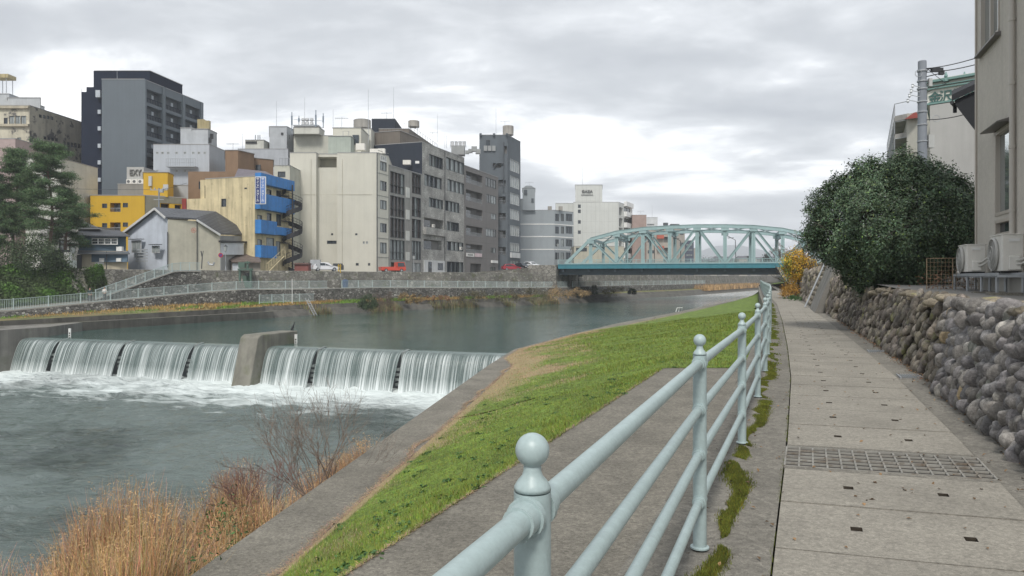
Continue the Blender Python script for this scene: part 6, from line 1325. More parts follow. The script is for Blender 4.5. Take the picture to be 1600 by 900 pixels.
    # low white/grey house behind pines
    b = box_bld('grey_townhouse', 'grey townhouse with an awning behind the pine tree trunks', 62, 124, 100, 9, 352, mat('grey_white_render', (.40, .40, .38), .8, streak=.2)); b.win(0, 92, 101, 374, 398, n=1, curtain=0); b.win(0, 108, 118, 380, 396, n=1); b.done()
    # EXY block
    Mex = mat('exy_white', (.40, .40, .385), .7, streak=.12)
    b = box_bld('sign_building', 'low pale building with raised EXY lettering and three air conditioners', 198, 224.5, 135, 5, 261, Mex, coping=False); b.done()
    text('sign_letter', 'EXY', 1.5, face_matrix(P3(211.5, 270, 134.9), (1, 0, 0)), mat('exy_letter', (.13, .13, .125), .6), b.t, extrude=.1, bold=.03, sx=.8)
    for x in (203, 212, 221): b.acunit(0, x, 284, size=1.0)
    b = box_bld('grey_low_building', 'low grey flat-roofed annexe in front of the EXY sign', 184, 232, 131, 4, 288, mat('annexe_grey', (.23, .23, .22), .8, streak=.2)); b.done()
    # yellow building
    My = panel_mat('yellow_cladding', (.54, .33, .014), 2.2, 60, line=.92, rough=.6, streak=.08, lw=.05); Mok = mat('olive_grey_render', (.20, .19, .145), .8, streak=.15)
    b = Bld('yellow_building', 'bright yellow three-storey block with small balconies and a grey-olive right side', [P(141, 118), P(226, 118), P(226.5, 118.2), P(291, 122), P(291, 130), P(141, 130)], 305.5, My)
    for y in (0, 30.5): b.win(0, 159.5, 167.5, 318 + y, 325 + y, n=2, curtain=0); b.win(0, 192, 200, 317 + y, 324 + y, n=2, curtain=0); b.rec(0, 172, 188.5, 317 + y, 331 + y, depth=1.2, rail=.4)
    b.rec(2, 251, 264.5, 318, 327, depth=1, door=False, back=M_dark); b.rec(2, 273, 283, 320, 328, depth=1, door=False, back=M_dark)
    b.done(); g = MB(); a, d, n, L_ = b.e(2); 
    g = MB(); u1 = b.u(2, 250); b.fbox(g, 2, .0, u1, ROADZ, b.z1 - .02, .003, .05); b.fbox(g, 2, u1, L_, b.z(2, u1, 317), b.z1 - .02, .003, .05); b.fbox(g, 2, u1, L_, ROADZ, b.z(2, u1, 329), .003, .05); g.build('olive_cladding', Mok, b.t)
    g = MB(); u = b.u(2, 284); b.fbox(g, 2, u, L_ + .01, ROADZ, b.z1 - .1, .055, .08); g.build('red_corner', Mred, b.t)
    add_block(b, [P(224, 120), P(262, 120), P(271, 123), P(268, 128), P(224, 128)], b.z1, gz(269.5, 120), My, 'stair_tower'); g = MB(); g.box(P3(259, 292, 119.9), (.8, .1, .8)); g.build('tower_vent', M_frameL, b.t); g = MB(); g.box(P3(235, 283, 119.85), (.5, .3, 1.6)); g.build('tower_vent', M_frameL, b.t)
    b = box_bld('beige_block', 'plain ochre block squeezed left of the yellow building', 112, 138, 122, 8, 306, mat('ochre', (.48, .34, .14), .8, streak=.2)); b.done()
    b = box_bld('pale_annexe', 'pale curved-looking annexe between the yellow stair tower and the brown block', 270, 296, 127, 6, 290, MC['pale_block']); b.done()
    # pale far blocks behind (377-520)
    b = Bld('pale_blue_building', 'wide pale blue-grey building behind the brown block', [P(372, 165), P(450, 165), P(478, 175), P(470, 190), P(372, 190)], 233, mat('pale_blue_render', (.40, .42, .45), .7, streak=.12)); b.done()
    add_block(b, [P(421, 168), P(448, 168), P(462, 173), P(455, 182), P(421, 180)], b.z1, gz(198, 168), MC['pale_block']); add_block(b, blk(383, 412, 167, 8), b.z1, gz(219, 167), MC['white_render'])
    g = MB(); [g.box(P3(x, 222.5, 166.9), (.9, .2, .5)) for x in (387, 393, 398)]; g.box(P3(449, 214, 169.5), (1, .3, .9)); g.box(P3(441, 209, 168), (.5, .3, .5)); g.build('vents', M_black, b.t)
    g = MB(); [g.tube([P3(x, 219, 167), P3(x, 211, 167)], .12, 5) for x in (399, 403, 406)]; g.build('roof_pipes', M_steel, b.t)
    b = box_bld('cream_rear_building', 'cream building rising behind the cream slab with phone masts on its roof', 459, 560, 165, 12, 212, mat('rear_cream', (.46, .46, .40), .8, streak=.1)); b.done()
    add_block(b, [P(459, 162.8), P(499, 162.8), P(507, 167.2), P(500, 173.8), P(459, 173.8)], b.z1, gz(199, 162.8), MC['white_render'], 'stair_tower')
    b = box_bld('cream_small_building', 'small cream building with a roof terrace left of the cream slab', 428, 453, 128, 8, 259, MC['rear_cream']); b.win(0, 434, 446, 268, 277, n=2, curtain=0); b.done()
    g = MB(); [g.tube([P3(x, 259, 127.8), P3(x, 247, 127.8)], .05, 4) for x in (437, 441, 446, 452)]; g.tube([P3(437, 247, 127.8), P3(452, 247, 127.8)], .05, 4); g.build('roof_railing', M_steel, b.t)
    # masts
    t = thing('phone_mast', 'cluster of phone antennas and white drums on the cream rear building', 'phone mast', P3(480, 199, 165))
    for x, y0, y1 in ((456, 175, 205), (467, 181, 198), (493.5, 172, 210), (505, 177, 200)): g = MB(); g.tube([P3(x, y1, 163.9), P3(x, y0, 163.9)], .10, 5); g.box(P3(x, (y0 + 4 + y1 - 8) / 2, 163.68), (.32, .2, (y1 - y0 - 8) * 149 / F * .7)); g.build('antenna', mat('antenna_blue_grey', (.16, .20, .25), .5), t)
    g = MB(); [g.tube([P3(459, y, 163.9), P3(506, y + 2, 163.9)], .05, 4) for y in (187, 197)]; g.box(P3(480, 197.5, 165), (5.6, 2.5, .25)); g.build('frame', M_steel, t)
    for x in (474, 480, 487):
        for y in (187, 193): g = MB(); q = P3(x, y, 164.45); g.lathe((q.x, q.y, q.z - .35), [(.3, 0), (.42, .1), (.42, .6), (.3, .7)], 12); g.build('drum', mat('cooling_white', (.55, .56, .57)), t, smooth='auto')
    tank(315, 160, 187, 203, 10, 'cream square tank at the corner of the dark tower', MC['tank_cream'], stand=.2, round_=False); tank(324, 160, 189, 203, 8, 'second cream square tank beside the dark tower corner', MC['tank_cream'], stand=.2, round_=False)
    A = [(432, 168, 158, 198, 0, 'thin whip aerial on the pale blue building'), (476, 165, 152, 198, 0, 'thin whip aerial above the phone masts'), (520.5, 165, 171, 213, 0, 'thin whip aerial at the left edge of the cream penthouse'), (534, 143, 183, 202, 1, 'yagi television aerial on the cream penthouse'), (575.5, 143, 139, 226, 0, 'tall whip aerial left of the navy block'), (615, 170.5, 137, 186, 0, 'tallest whip aerial standing on the navy block'), (604, 170.5, 175, 186, 1, 'small yagi aerial on the navy block'), (683.5, 176, 178, 222, 0, 'tall whip aerial right of the brown louvred block'), (695, 181.5, 209, 232, 0, 'short whip aerial over the stone-clad roof'), (697.6, 181.5, 212, 232, 0, 'second short pole beside the short whip aerial'), (775, 198, 168, 211, 0, 'tall whip aerial on the slate tower'), (789, 199.1, 188, 197, 1, 'yagi aerial on the round tank of the slate tower'), (827, 230, 284, 291, 1, 'yagi aerial on the small stair tower of the grey-blue block'), (910, 250, 262, 289, 0, 'whip aerial on the white tower with the roof letters'), (1019, 280, 321, 341, 0, 'whip aerial on the white block right of the pinkish tower'), (1001, 280, 329, 337, 1, 'yagi aerial on the pinkish tower'), (364, 150, 223, 235, 1, 'yagi aerial beside the brown upper storey'), (379, 150, 208, 236, 0, 'thin pole beside the brown upper storey'), (127.5, 146, 135, 143.5, 0, 'short aerial on the wing of the dark tower'), (183, 148, 110, 124, 0, 'short lamp pole on the dark tower roof'), (676, 181.5, 206, 216, 1, 'yagi aerial behind the brown louvred block'), (464, 128, 385, 420, 0, 'service pole at the foot of the spiral stair')]
    for px, d, a, b_, k, lab in A[:-1]: antenna(px, d, a, b_, lab, k)
    # --- beyond the bridge
    Mc = mat('cyan_grey_render', (.285, .315, .335), .75, var=.05, streak=.1, ss=.5)
    b = Bld('grey_blue_building', 'grey-blue four-storey block with white floor bands left of the bridge', [P(813, 225), P(866, 225), P(896, 232), P(890, 250), P(813, 250)], 328.5, Mc)
    for i_, (y0, y1) in enumerate(((334, 345.5), (354, 365), (374, 385), (394.5, 405.5))): b.win(0, 864.0 - 9 * .0, 865.8, y0, y1, n=1) if False else None; b.win(1, 867.5, 873, y0, y1, n=2, curtain=0); b.win(1, 876.5, 881, y0, y1, n=1, curtain=.2, glass=MC['dull_glass']); b.win(1, 884, 893.5, y0, y1, n=3, curtain=0)
    for y in (351, 370.5, 390.5):
        for i in (0, 1): b.band(i, b.z(0, 0, y), h=.3, o=.08, m=M_white)
    b.done(); add_block(b, [P(813, 226), P(824, 226), P(824, 240), P(813, 240)], b.z1, gz(311, 226), Mc); o = add_block(b, [P(816.5, 224), P(836, 224), P(836, 236), P(816.5, 236)], b.z1 - .1, gz(294, 224), Mc, 'stair_tower')
    g = MB(); g.hexa([P3(816.5, 294, 224), P3(836, 294, 224), P3(836, 294, 236), P3(816.5, 294, 236)], [P3(822, 290, 224), P3(830, 290, 224), P3(830, 290, 236), P3(822, 290, 236)]); g.build('tower_cap', Mc, b.t); g = MB(); g.box(P3(821.3, 300.5, 223.9), (1, .2, 1.6)); g.box(P3(832, 313, 223.9), (.7, .2, 1.2)); g.build('tower_window', M_glass, b.t)
    g = MB(); [g.box(P3(x, 325.5, 226), (1.2, 1.2, 1.2)) for x in (859, 876)]; g.build('roof_unit', MC['tank_grey'], b.t)
    Mgz = panel_mat('white_panel_cladding', (.55, .56, .53), 1.5, 3.7, line=.82, rough=.6, streak=.06, lw=.10)
    b = Bld('white_hotel', 'tall off-white panelled block with raised roof box lettered GAZA KANAZAWA', [P(868, 258), P(896, 258), P(896, 254), P(966.5, 254), P(988, 272), P(980, 285), P(868, 285)], 316, Mgz, z1=gz(316, 254))
    for y in (319.5, 327.5, 344, 360): b.win(2, 903, 907.5, y, y + 5.5, n=1, curtain=.2)
    for y in (324, 341, 356, 372, 388):
        b.rec(3, 967.5, 973, y, y + 13, depth=1, door=False); b.ledge(3, 975, 984, y + 8 - 0, y + 15.5, out=1.0, m=M_white); b.win(3, 975, 984, y + 1, y + 7.5, n=2, curtain=.3, glass=MC['dull_glass'])
    b.ledge(3, 975, 986, 317, 324, out=1.0, m=M_white); b.done()
    o = add_block(b, [P(899, 255), P(941, 255), P(941, 268), P(899, 268)], b.z1, gz(289, 255), Mgz, 'roof_box')
    Mlt = mat('dark_letter', (.09, .09, .09), .5); text('roof_letter', 'GAZA', 1.25, face_matrix(P3(917.5, 299.3, 254.8), (1, 0, 0)), Mlt, b.t, extrude=.1, sx=1.1, bold=.02); text('roof_letter', 'KANAZAWA', .46, face_matrix(P3(917.5, 304.4, 254.8), (1, 0, 0)), Mlt, b.t, extrude=.1, sx=1.55)
    t = box_bld('cream_lodge', 'small cream building with a shallow roof seen through the bridge truss', 897, 975, 215, 12, 385, mat('lodge_cream', (.42, .40, .32), .8, streak=.1)); t.win(0, 900, 917, 387, 393, n=4, curtain=0); t.done()
    # pinkish tower etc
    Mpk = mat('pink_brown_render', (.33, .245, .215), .8, streak=.1)
    b = box_bld('pinkish_tower', 'pinkish brown tower behind the left half of the bridge', 988, 1010, 265, 14, 336, Mpk); b.done(); 
    b = box_bld('white_rear_block', 'white block with a small roof box just right of the pinkish tower', 1009, 1027.5, 285, 14, 340, mat('cold_white_render', (.52, .54, .55), .7)); b.win(0, 1011, 1022, 350, 352, n=2); b.done()
    Mbe = mat('beige_pink_render', (.37, .335, .29), .8, streak=.1)
    b = Bld('beige_apartment_building', 'beige apartment block with red-fronted balconies seen through the truss', [P(1010, 262), P(1050, 262), P(1070, 270), P(1070, 282), P(1010, 282)], 354, Mbe)
    Mrb = mat('balcony_red', (.42, .10, .06), .7)
    for y in (367.5, 384.5): b.ledge(0, 1026, 1036.5, y, y + 5.5, out=1.2, m=Mrb)
    for y in (370, 387, 401):
        b.win(0, 1012, 1016, y + 4, y + 9, n=1, curtain=.3); b.win(0, 1018, 1023, y + 4, y + 9, n=2, curtain=.6); b.rec(0, 1037, 1044, y, y + 9, depth=1, door=False)
    for y in (362, 379): b.win(1, 1062, 1068, y, y + 5, n=2, curtain=.2)
    b.done(); g = MB(); g.box(P3(1040, 351.5, 266), (1.5, 1.5, 1.5)); g.box(P3(1054, 351.5, 268), (3, 2, .6)); g.box(P3(1054, 353, 268), (1, 1, 1)); g.build('roof_tanks', MC['duct_dark'], b.t)
    b = box_bld('navy_balcony_block', 'dark blue-grey block with white balcony lines at the middle of the truss', 1070, 1084, 290, 14, 376, mat('navy_soft', (.07, .085, .12), .7)); [b.win(0, 1072, 1082, y, y + 3, n=3, curtain=.7, glass=M_glass2) for y in (381, 389, 397)]; b.done()
    b = box_bld('tan_block', 'narrow tan block right of the dark balcony block', 1084, 1090, 295, 12, 388, Mbe); b.done()
    # low roofs in the distance
    rng = random.Random(5); cols_ = [(.30, .30, .30), (.24, .22, .20), (.36, .34, .30), (.17, .18, .20), (.40, .39, .36)]
    labs = ['small grey house', 'low brown house', 'low cream house', 'dark slate-roofed house', 'pale flat-roofed house']
    k = 0
    for px in range(1092, 1240, 9):
        d = 380 + rng.uniform(0, 120); w = rng.uniform(8, 14); h = rng.uniform(403, 409); c = k % 5; t = thing('distant_house', '%s in the distant row behind the bridge railing, about %s from the left' % (labs[c], ['first', 'second', 'third', 'fourth', 'fifth', 'sixth', 'seventh', 'eighth', 'ninth', 'tenth', 'eleventh', 'twelfth', 'thirteenth', 'fourteenth', 'fifteenth', 'sixteenth', 'seventeenth'][k]), 'house', P3(px, 425, d), 'distant houses beyond the bridge'); k += 1
        g = MB(); g.prism(blk(px, px + w, d, 8), ROADZ, gz(h, d)); g.build('wall', mat('far_wall_%d' % c, cols_[c], .8), t); g = MB(); zt = gz(h, d); x0, x1 = gx(px - 1, d), gx(px + w + 1, d); g.hexa([(x0, d - .5, zt), (x1, d - .5, zt), (x1, d + 8.5, zt), (x0, d + 8.5, zt)], [(x0 + 1, d + 3, zt + 1.4), (x1 - 1, d + 3, zt + 1.4), (x1 - 1, d + 5, zt + 1.4), (x0 + 1, d + 5, zt + 1.4)]); g.build('roof', mat('far_roof', (.10, .105, .115), .6), t)
city()

# ------------------------------------------------------------------ low houses in front
def tile_mat():
    if 'kawara' in MC: return MC['kawara']
    m = panel_mat('kawara', (.042, .045, .052), .32, .24, line=1.9, rough=.45, lw=.10, streak=0, var=.25); return m
def shop_houses():
    T = tile_mat()
    # blue shop house
    d = 93; Mb = mat('blue_weatherboard', (.105, .16, .215), .75, streak=.15); Mbe = mat('shop_beige', (.50, .45, .34), .8, streak=.15)
    t = thing('blue_shop_house', 'small blue-fronted house with a white gridded window behind the left retaining wall', 'house', P3(124, 418, d)); 
    g = MB(); zb = ROADZ; z1 = gz(392, d); z2 = gz(366, d); g.prism([P(124, d), P(199, d + 1), P(199, d + 8), P(124, d + 8)], zb, z1); g.build('lower_wall', Mbe, t)
    g = MB(); g.prism([P(123, d + .3), P(197, d + 1.3), P(197, d + 7.5), P(123, d + 7.5)], z1 + .003, z2); g.build('upper_wall', Mb, t)
    g = MB(); g.hexa([P3(121, 397, d - 1), P3(203, 397.5, d), P3(200, 395, d + 1.5), P3(122, 393.5, d + .6)], [P3(121, 395.5, d - 1), P3(203, 396, d), P3(200, 391.5, d + 1.5), P3(122, 390, d + .6)]); g.build('awning', mat('awning_dark', (.10, .11, .12), .6), t)
    g = MB(); g.box(P3(168, 402, d + .35), (5.1, .2, 1.2)); g.build('blue_fascia', Mb, t)
    g = MB(); g.hexa([P3(118, 369, d - .8), P3(203, 370, d + .2), P3(200, 366, d + 8.5), P3(120, 366, d + 8.5)], [P3(118, 367.5, d - .8), P3(203, 368.5, d + .2), P3(186, 360, d + 4), P3(128, 358, d + 4)]); g.build('roof', T, t)
    g = MB(); g.hexa([P3(122, 361, d + 3), P3(156, 361, d + 3), P3(156, 361, d + 7), P3(122, 361, d + 7)], [P3(122, 353, d + 3), P3(156, 355, d + 3), P3(156, 355, d + 7), P3(122, 353, d + 7)]); g.build('upper_attic', mat('attic_dark', (.16, .15, .145), .8), t)
    g = MB(); g.hexa([P3(118, 358, d + 2.6), P3(158, 358, d + 2.6), P3(156, 356, d + 7), P3(120, 356, d + 7)], [P3(122, 346, d + 4.5), P3(132, 346, d + 4.5), P3(130, 346, d + 5.5), P3(122, 346, d + 5.5)]); g.build('attic_roof', mat('pale_tile', (.26, .255, .245), .6, bump=.3, bs=8), t)
    g = MB(); a, b = P3(140.5, 382, d), P3(181, 371.5, d); yy = d + .45
    g.box(((a.x + b.x) / 2, yy, (a.z + b.z) / 2), (b.x - a.x, .1, b.z - a.z)); w = g.build('window', M_white, t)
    for k in range(4):
        g = MB(); 
        for i in range(3):
            for j in range(2): cx = a.x + (b.x - a.x) * (k + .14 + .26 * i + .1) / 4; cz = a.z + (b.z - a.z) * (.3 + .4 * j); g.box((cx, yy - .06, cz), ((b.x - a.x) / 4 * .22, .04, (b.z - a.z) * .32))
        g.build('pane', M_glass, w)
    g = MB(); g.box(P3(187.5, 389, d + .9), (.7, .5, .6)); g.build('wall_aircon', M_white, t)
    for x in (160, 186.5): g = MB(); g.box(P3(x, 406, d + .3), (.6, .4, .45)); g.build('shop_lamp_box', M_white, t)
    g = MB(); g.box(P3(166.5, 408.5, d - .05), (.08, .1, 2.5)); g.build('door_joint', M_frameD, t)
    t = thing('bicycle_rack', 'thin metal bicycle rack in front of the blue house', 'rack', P3(155, 416, d - .7)); g = MB()
    for k in range(5): x = 149 + k * 2.6; g.tube([P3(x, 416, d - .7), P3(x, 409, d - .7), P3(x + 2, 409, d - .7), P3(x + 2, 416, d - .7)], .025, 4)
    g.tube([P3(148, 412, d - .7), P3(162, 412, d - .7)], .025, 4); g.build('hoops', M_steel, t)
    # gabled house, pale blue front and cream side
    Mw = mat('pale_blue_boards', (.47, .51, .57), .75, streak=.12); Mc = mat('cream_side', (.52, .49, .395), .8, streak=.14)
    t = thing('gabled_house', 'gabled house with pale blue front, cream side and black tiled roof on the riverside street', 'house', P3(230, 418, 102.41)); d0, d1 = 104.5, 101.4
    A = P3(200, 418, d0); B = P3(262, 418, d1); AP = P3(247, 326.5, 102.83); AL = P3(200, 363.5, d0); BR = P3(262, 341, d1)
    z0 = ROADZ; g = MB(); lo = lambda p: Vector((p.x, p.y, z0)); sh = Vector((3.2, 8.5, 0))
    g.v = [tuple(lo(A)), tuple(lo(B)), tuple(BR), tuple(AP), tuple(AL)]; g.f = [(0, 1, 2, 3, 4)]; g.m = [0]; g.build('gable_wall', Mw, t)
    C1 = P3(309, 344, 105.02); D1 = P3(344, 367, 107.63); g = MB(); g.quad(lo(B), lo(C1), C1 - Vector((0, 0, .15)), BR - Vector((0, 0, .15))); g.quad(lo(C1), lo(D1), D1, C1); g.build('side_wall', Mc, t)
    Rg = P3(337, 332.5, 110.77); E = P3(391, 367.5, 117.04)
    g = MB(); up = Vector((0, 0, .22)); out = Vector((-.25, -.5, 0))
    def slab(p, q, r, s, name, m=T):
        g = MB(); g.hexa([p, q, r, s], [v + up for v in (p, q, r, s)]); g.build(name, m, t)
    slab(BR + out * .6, C1 + Vector((.1, -.4, 0)), P3(309, 330.5, 109.2), AP + out, 'roof_slope'); slab(AL + out + Vector((-.3, 0, -.15)), AP + out, P3(309, 331, 110.77), AL + Vector((2, 8, 0)), 'rear_roof_slope')
    slab(D1 + Vector((.2, -.4, 0)), E, Rg, C1 + Vector((0, -.4, .1)), 'wing_roof')
    slab(P3(309, 330.5, 109.2), C1 + Vector((0, -.3, 0)), Rg, P3(312, 330.7, 110.77), 'wing_roof')
    Mv = mat('verge_white', (.55, .55, .54), .7)
    g = MB(); g.beam(AL + out * 1.05 + Vector((-.3, 0, -.1)), AP + out * 1.05, .1, .28); g.beam(AP + out * 1.05, BR + out * .7, .1, .28); g.beam(C1 + Vector((0, -.45, 0)), D1 + Vector((.2, -.45, -.05)), .1, .3); g.build('verge_board', Mv, t)
    g = MB(); g.quad(lo(D1), Vector((E.x, E.y, z0)), E - Vector((0, 0, .25)), D1 - Vector((0, 0, .1))); g.build('end_wall', mat('grey_boards', (.30, .30, .29), .8, streak=.2), t)
    g = MB(); g.hexa([P3(344.5, 398, 107.53), P3(381, 398, 113.28), P3(381, 398, 113.9), P3(344.5, 398, 108.68)], [P3(344.5, 379.5, 107.53), P3(381, 379.5, 113.28), P3(381, 379.5, 113.9), P3(344.5, 379.5, 108.68)]); g.build('white_siding', mat('white_siding', (.58, .60, .62), .6, streak=.1), t)
    g = MB(); g.beam(P3(344, 377, 107.22), P3(390, 378.5, 114.95), .5, .25); g.build('eave_gutter', M_black, t)
    for x0, x1, y0, y1, dd in ((207.5, 223.5, 375.5, 395, 103.8), (240, 251, 384, 395.5, 102.1)):
        g = MB(); a, b = P3(x0, y1, dd), P3(x1, y0, dd - .6); nrm = Vector((-.25, -.15, 0)); mid = (a + b) / 2 + Vector((0, -.35, 0)); an = math.atan2(B.y - A.y, B.x - A.x); g.box(mid, ((b - a).xy.length, .16, b.z - a.z), an); o = g.build('window', M_frameL, t)
        g = MB(); [g.box(mid + Vector((math.cos(an) * s_, math.sin(an) * s_ - .09, 0)), ((b - a).xy.length * .38, .06, (b.z - a.z) * .8), an) for s_ in (-(b - a).xy.length * .22, (b - a).xy.length * .22)]; g.build('pane', M_glass2, o)
        g = MB(); g.box(mid + Vector((0, -.15, (b.z - a.z) / 2 + .15)), ((b - a).xy.length * 1.3, .7, .08), an); g.build('window_hood', M_frameD, o)
    g = MB(); g.tube([B + Vector((.05, -.1, 0)), BR + Vector((.05, -.1, -1.9))], .07, 6); g.build('downpipe', M_frameD, t); g = MB(); g.tube([C1 + Vector((0, -.2, 0)) - Vector((0, 0, .2)), Vector((C1.x, C1.y - .2, z0))], .06, 6); g.build('downpipe', M_frameD, t)
    g = MB(); q = P3(304, 360, 104.08); g.tube([q + Vector((.33 * math.cos(a), -.3, .33 * math.sin(a))) for a in np.linspace(0, 6.28, 15)], .035, 4); g.tube([q + Vector((.12 * math.cos(a), -.3, .12 * math.sin(a))) for a in np.linspace(0, 6.28, 9)], .05, 4); g.build('faded_red_emblem', mat('faded_red', (.46, .16, .12), .8), t)
    g = MB(); g.tube([P3(325, 409, 103.98), P3(327, 413, 103.98), P3(333, 414, 103.98), P3(335, 410, 103.98)], .14, 6); g.build('wall_duct', M_steel, t)
    t = thing('notice_frame', 'empty grey slatted notice frame in front of the pale blue gable', 'notice board', P3(221, 417, 99.27)); g = MB()
    for x in (217, 226.5): g.tube([P3(x, 418, 99.27), P3(x, 389, 99.27)], .04, 5)
    for y in (390, 394.5, 399, 403.5, 408): g.box(P3(221.5, y, 99.17), (1.6, .08, .18))
    g.build('slats', M_steel, t)
    # lean-to shed at the right end
    t = thing('lean_to_shed', 'low shed with brown metal roof between the gabled house and the blue balconies', 'shed', P3(380, 422, 110.77)); g = MB(); g.hexa([P3(362, 410, 109.72), P3(408, 410.5, 110.77), P3(404, 399, 114.95), P3(348, 398, 111.81)], [P3(362, 408.5, 109.72), P3(408, 409, 110.77), P3(404, 397.5, 114.95), P3(348, 396.5, 111.81)]); g.build('roof', mat('rusty_metal_roof', (.135, .105, .09), .6, var=.3, vs=1.5, streak=.2), t)
    g = MB(); g.prism([P(361, 110.35), P(407, 111.4), P(405, 114.43), P(361, 113.38)], ROADZ, gz(410.5, 110.35)); g.build('wall', mat('shed_wall', (.24, .22, .19), .85, streak=.2), t); g = MB(); g.prism([P(363, 110.14), P(374, 110.35), P(374, 110.46), P(363, 110.3)], ROADZ, gz(411.5, 110.25)); g.build('door', mat('shed_door', (.5, .53, .56), .7), t)
    # yellow stair of the blue balcony building
    t = thing('outside_stair', 'cream painted outside stair with slim railing under the blue balconies', 'stairs', P3(430, 424, 112.86)); My = MC['stained_cream']; g = MB()
    for k in range(12): g.box(P3(416 + k * 2.4, 425 - k * 2.4, 113.07), (.3, .9, .05))
    g.beam(P3(417, 427, 112.65), P3(444, 400, 112.65), .06, .14); g.build('steps', My, t); g = MB()
    for k in range(8): p = P3(416 + k * 4, 424 - k * 4, 112.55); g.tube([p, p + Vector((0, 0, 1.0))], .03, 4)
    g.tube([P3(416, 413, 112.55), P3(443, 389, 112.55), P3(446, 392, 112.55), P3(446, 404, 112.55)], .04, 5); g.build('handrail', My, t)
    # spiral stair
    t = thing('spiral_staircase', 'black steel spiral fire stair climbing between the blue balconies and the cream slab', 'stairs', P3(457, 422, 122.26)); c = P3(457, 422, 122.26); Mk = mat('stair_black', (.022, .022, .026), .6); zt = gz(297, 122.26)
    g = MB(); g.tube([(c.x, c.y, ROADZ), (c.x, c.y, gz(289, 122.26))], .13, 8); g.build('newel', Mk, t); g = MB(); hr = MB(); steps = 62; Rr = 1.6; hp_ = []
    for k in range(steps):
        a = k / steps * 2 * math.pi * 3.5 + 1.2; z = ROADZ + (zt - ROADZ) * k / steps; a2 = a + .36; dz = (zt - ROADZ) / steps
        pts = [(c.x, c.y, z), (c.x + Rr * math.cos(a), c.y + Rr * math.sin(a), z), (c.x + Rr * math.cos(a2), c.y + Rr * math.sin(a2), z)]
        g.prism([(p[0], p[1]) for p in pts], z - .05, z); g.tube([pts[1], (pts[1][0], pts[1][1], z - dz * 2)], .02, 3); o_ = Vector(pts[1]); g.quad(o_ - Vector((0, 0, .55)), Vector(pts[2]) - Vector((0, 0, .40)), Vector(pts[2]) + Vector((0, 0, .45)), o_ + Vector((0, 0, .28)))
        hr.tube([o_, o_ + Vector((0, 0, 1.05))], .025, 3); hp_.append(o_ + Vector((0, 0, 1.05)))
    hr.tube(hp_, .04, 4); hr.tube([p - Vector((0, 0, .5)) for p in hp_], .03, 4); g.build('steps', Mk, t); hr.build('handrail', Mk, t)
    for z in (gz(307, 122.26), gz(346, 122.26), gz(380, 122.26)): g = MB(); g.box((c.x - 1.5, c.y - .4, z), (1.8, 2.0, .12)); [g.tube([(c.x - 2.2 + .3 * i, c.y - 1.4, z), (c.x - 2.2 + .3 * i, c.y - 1.4, z + 1)], .025, 3) for i in range(6)]; g.build('landing', Mk, t)
shop_houses()
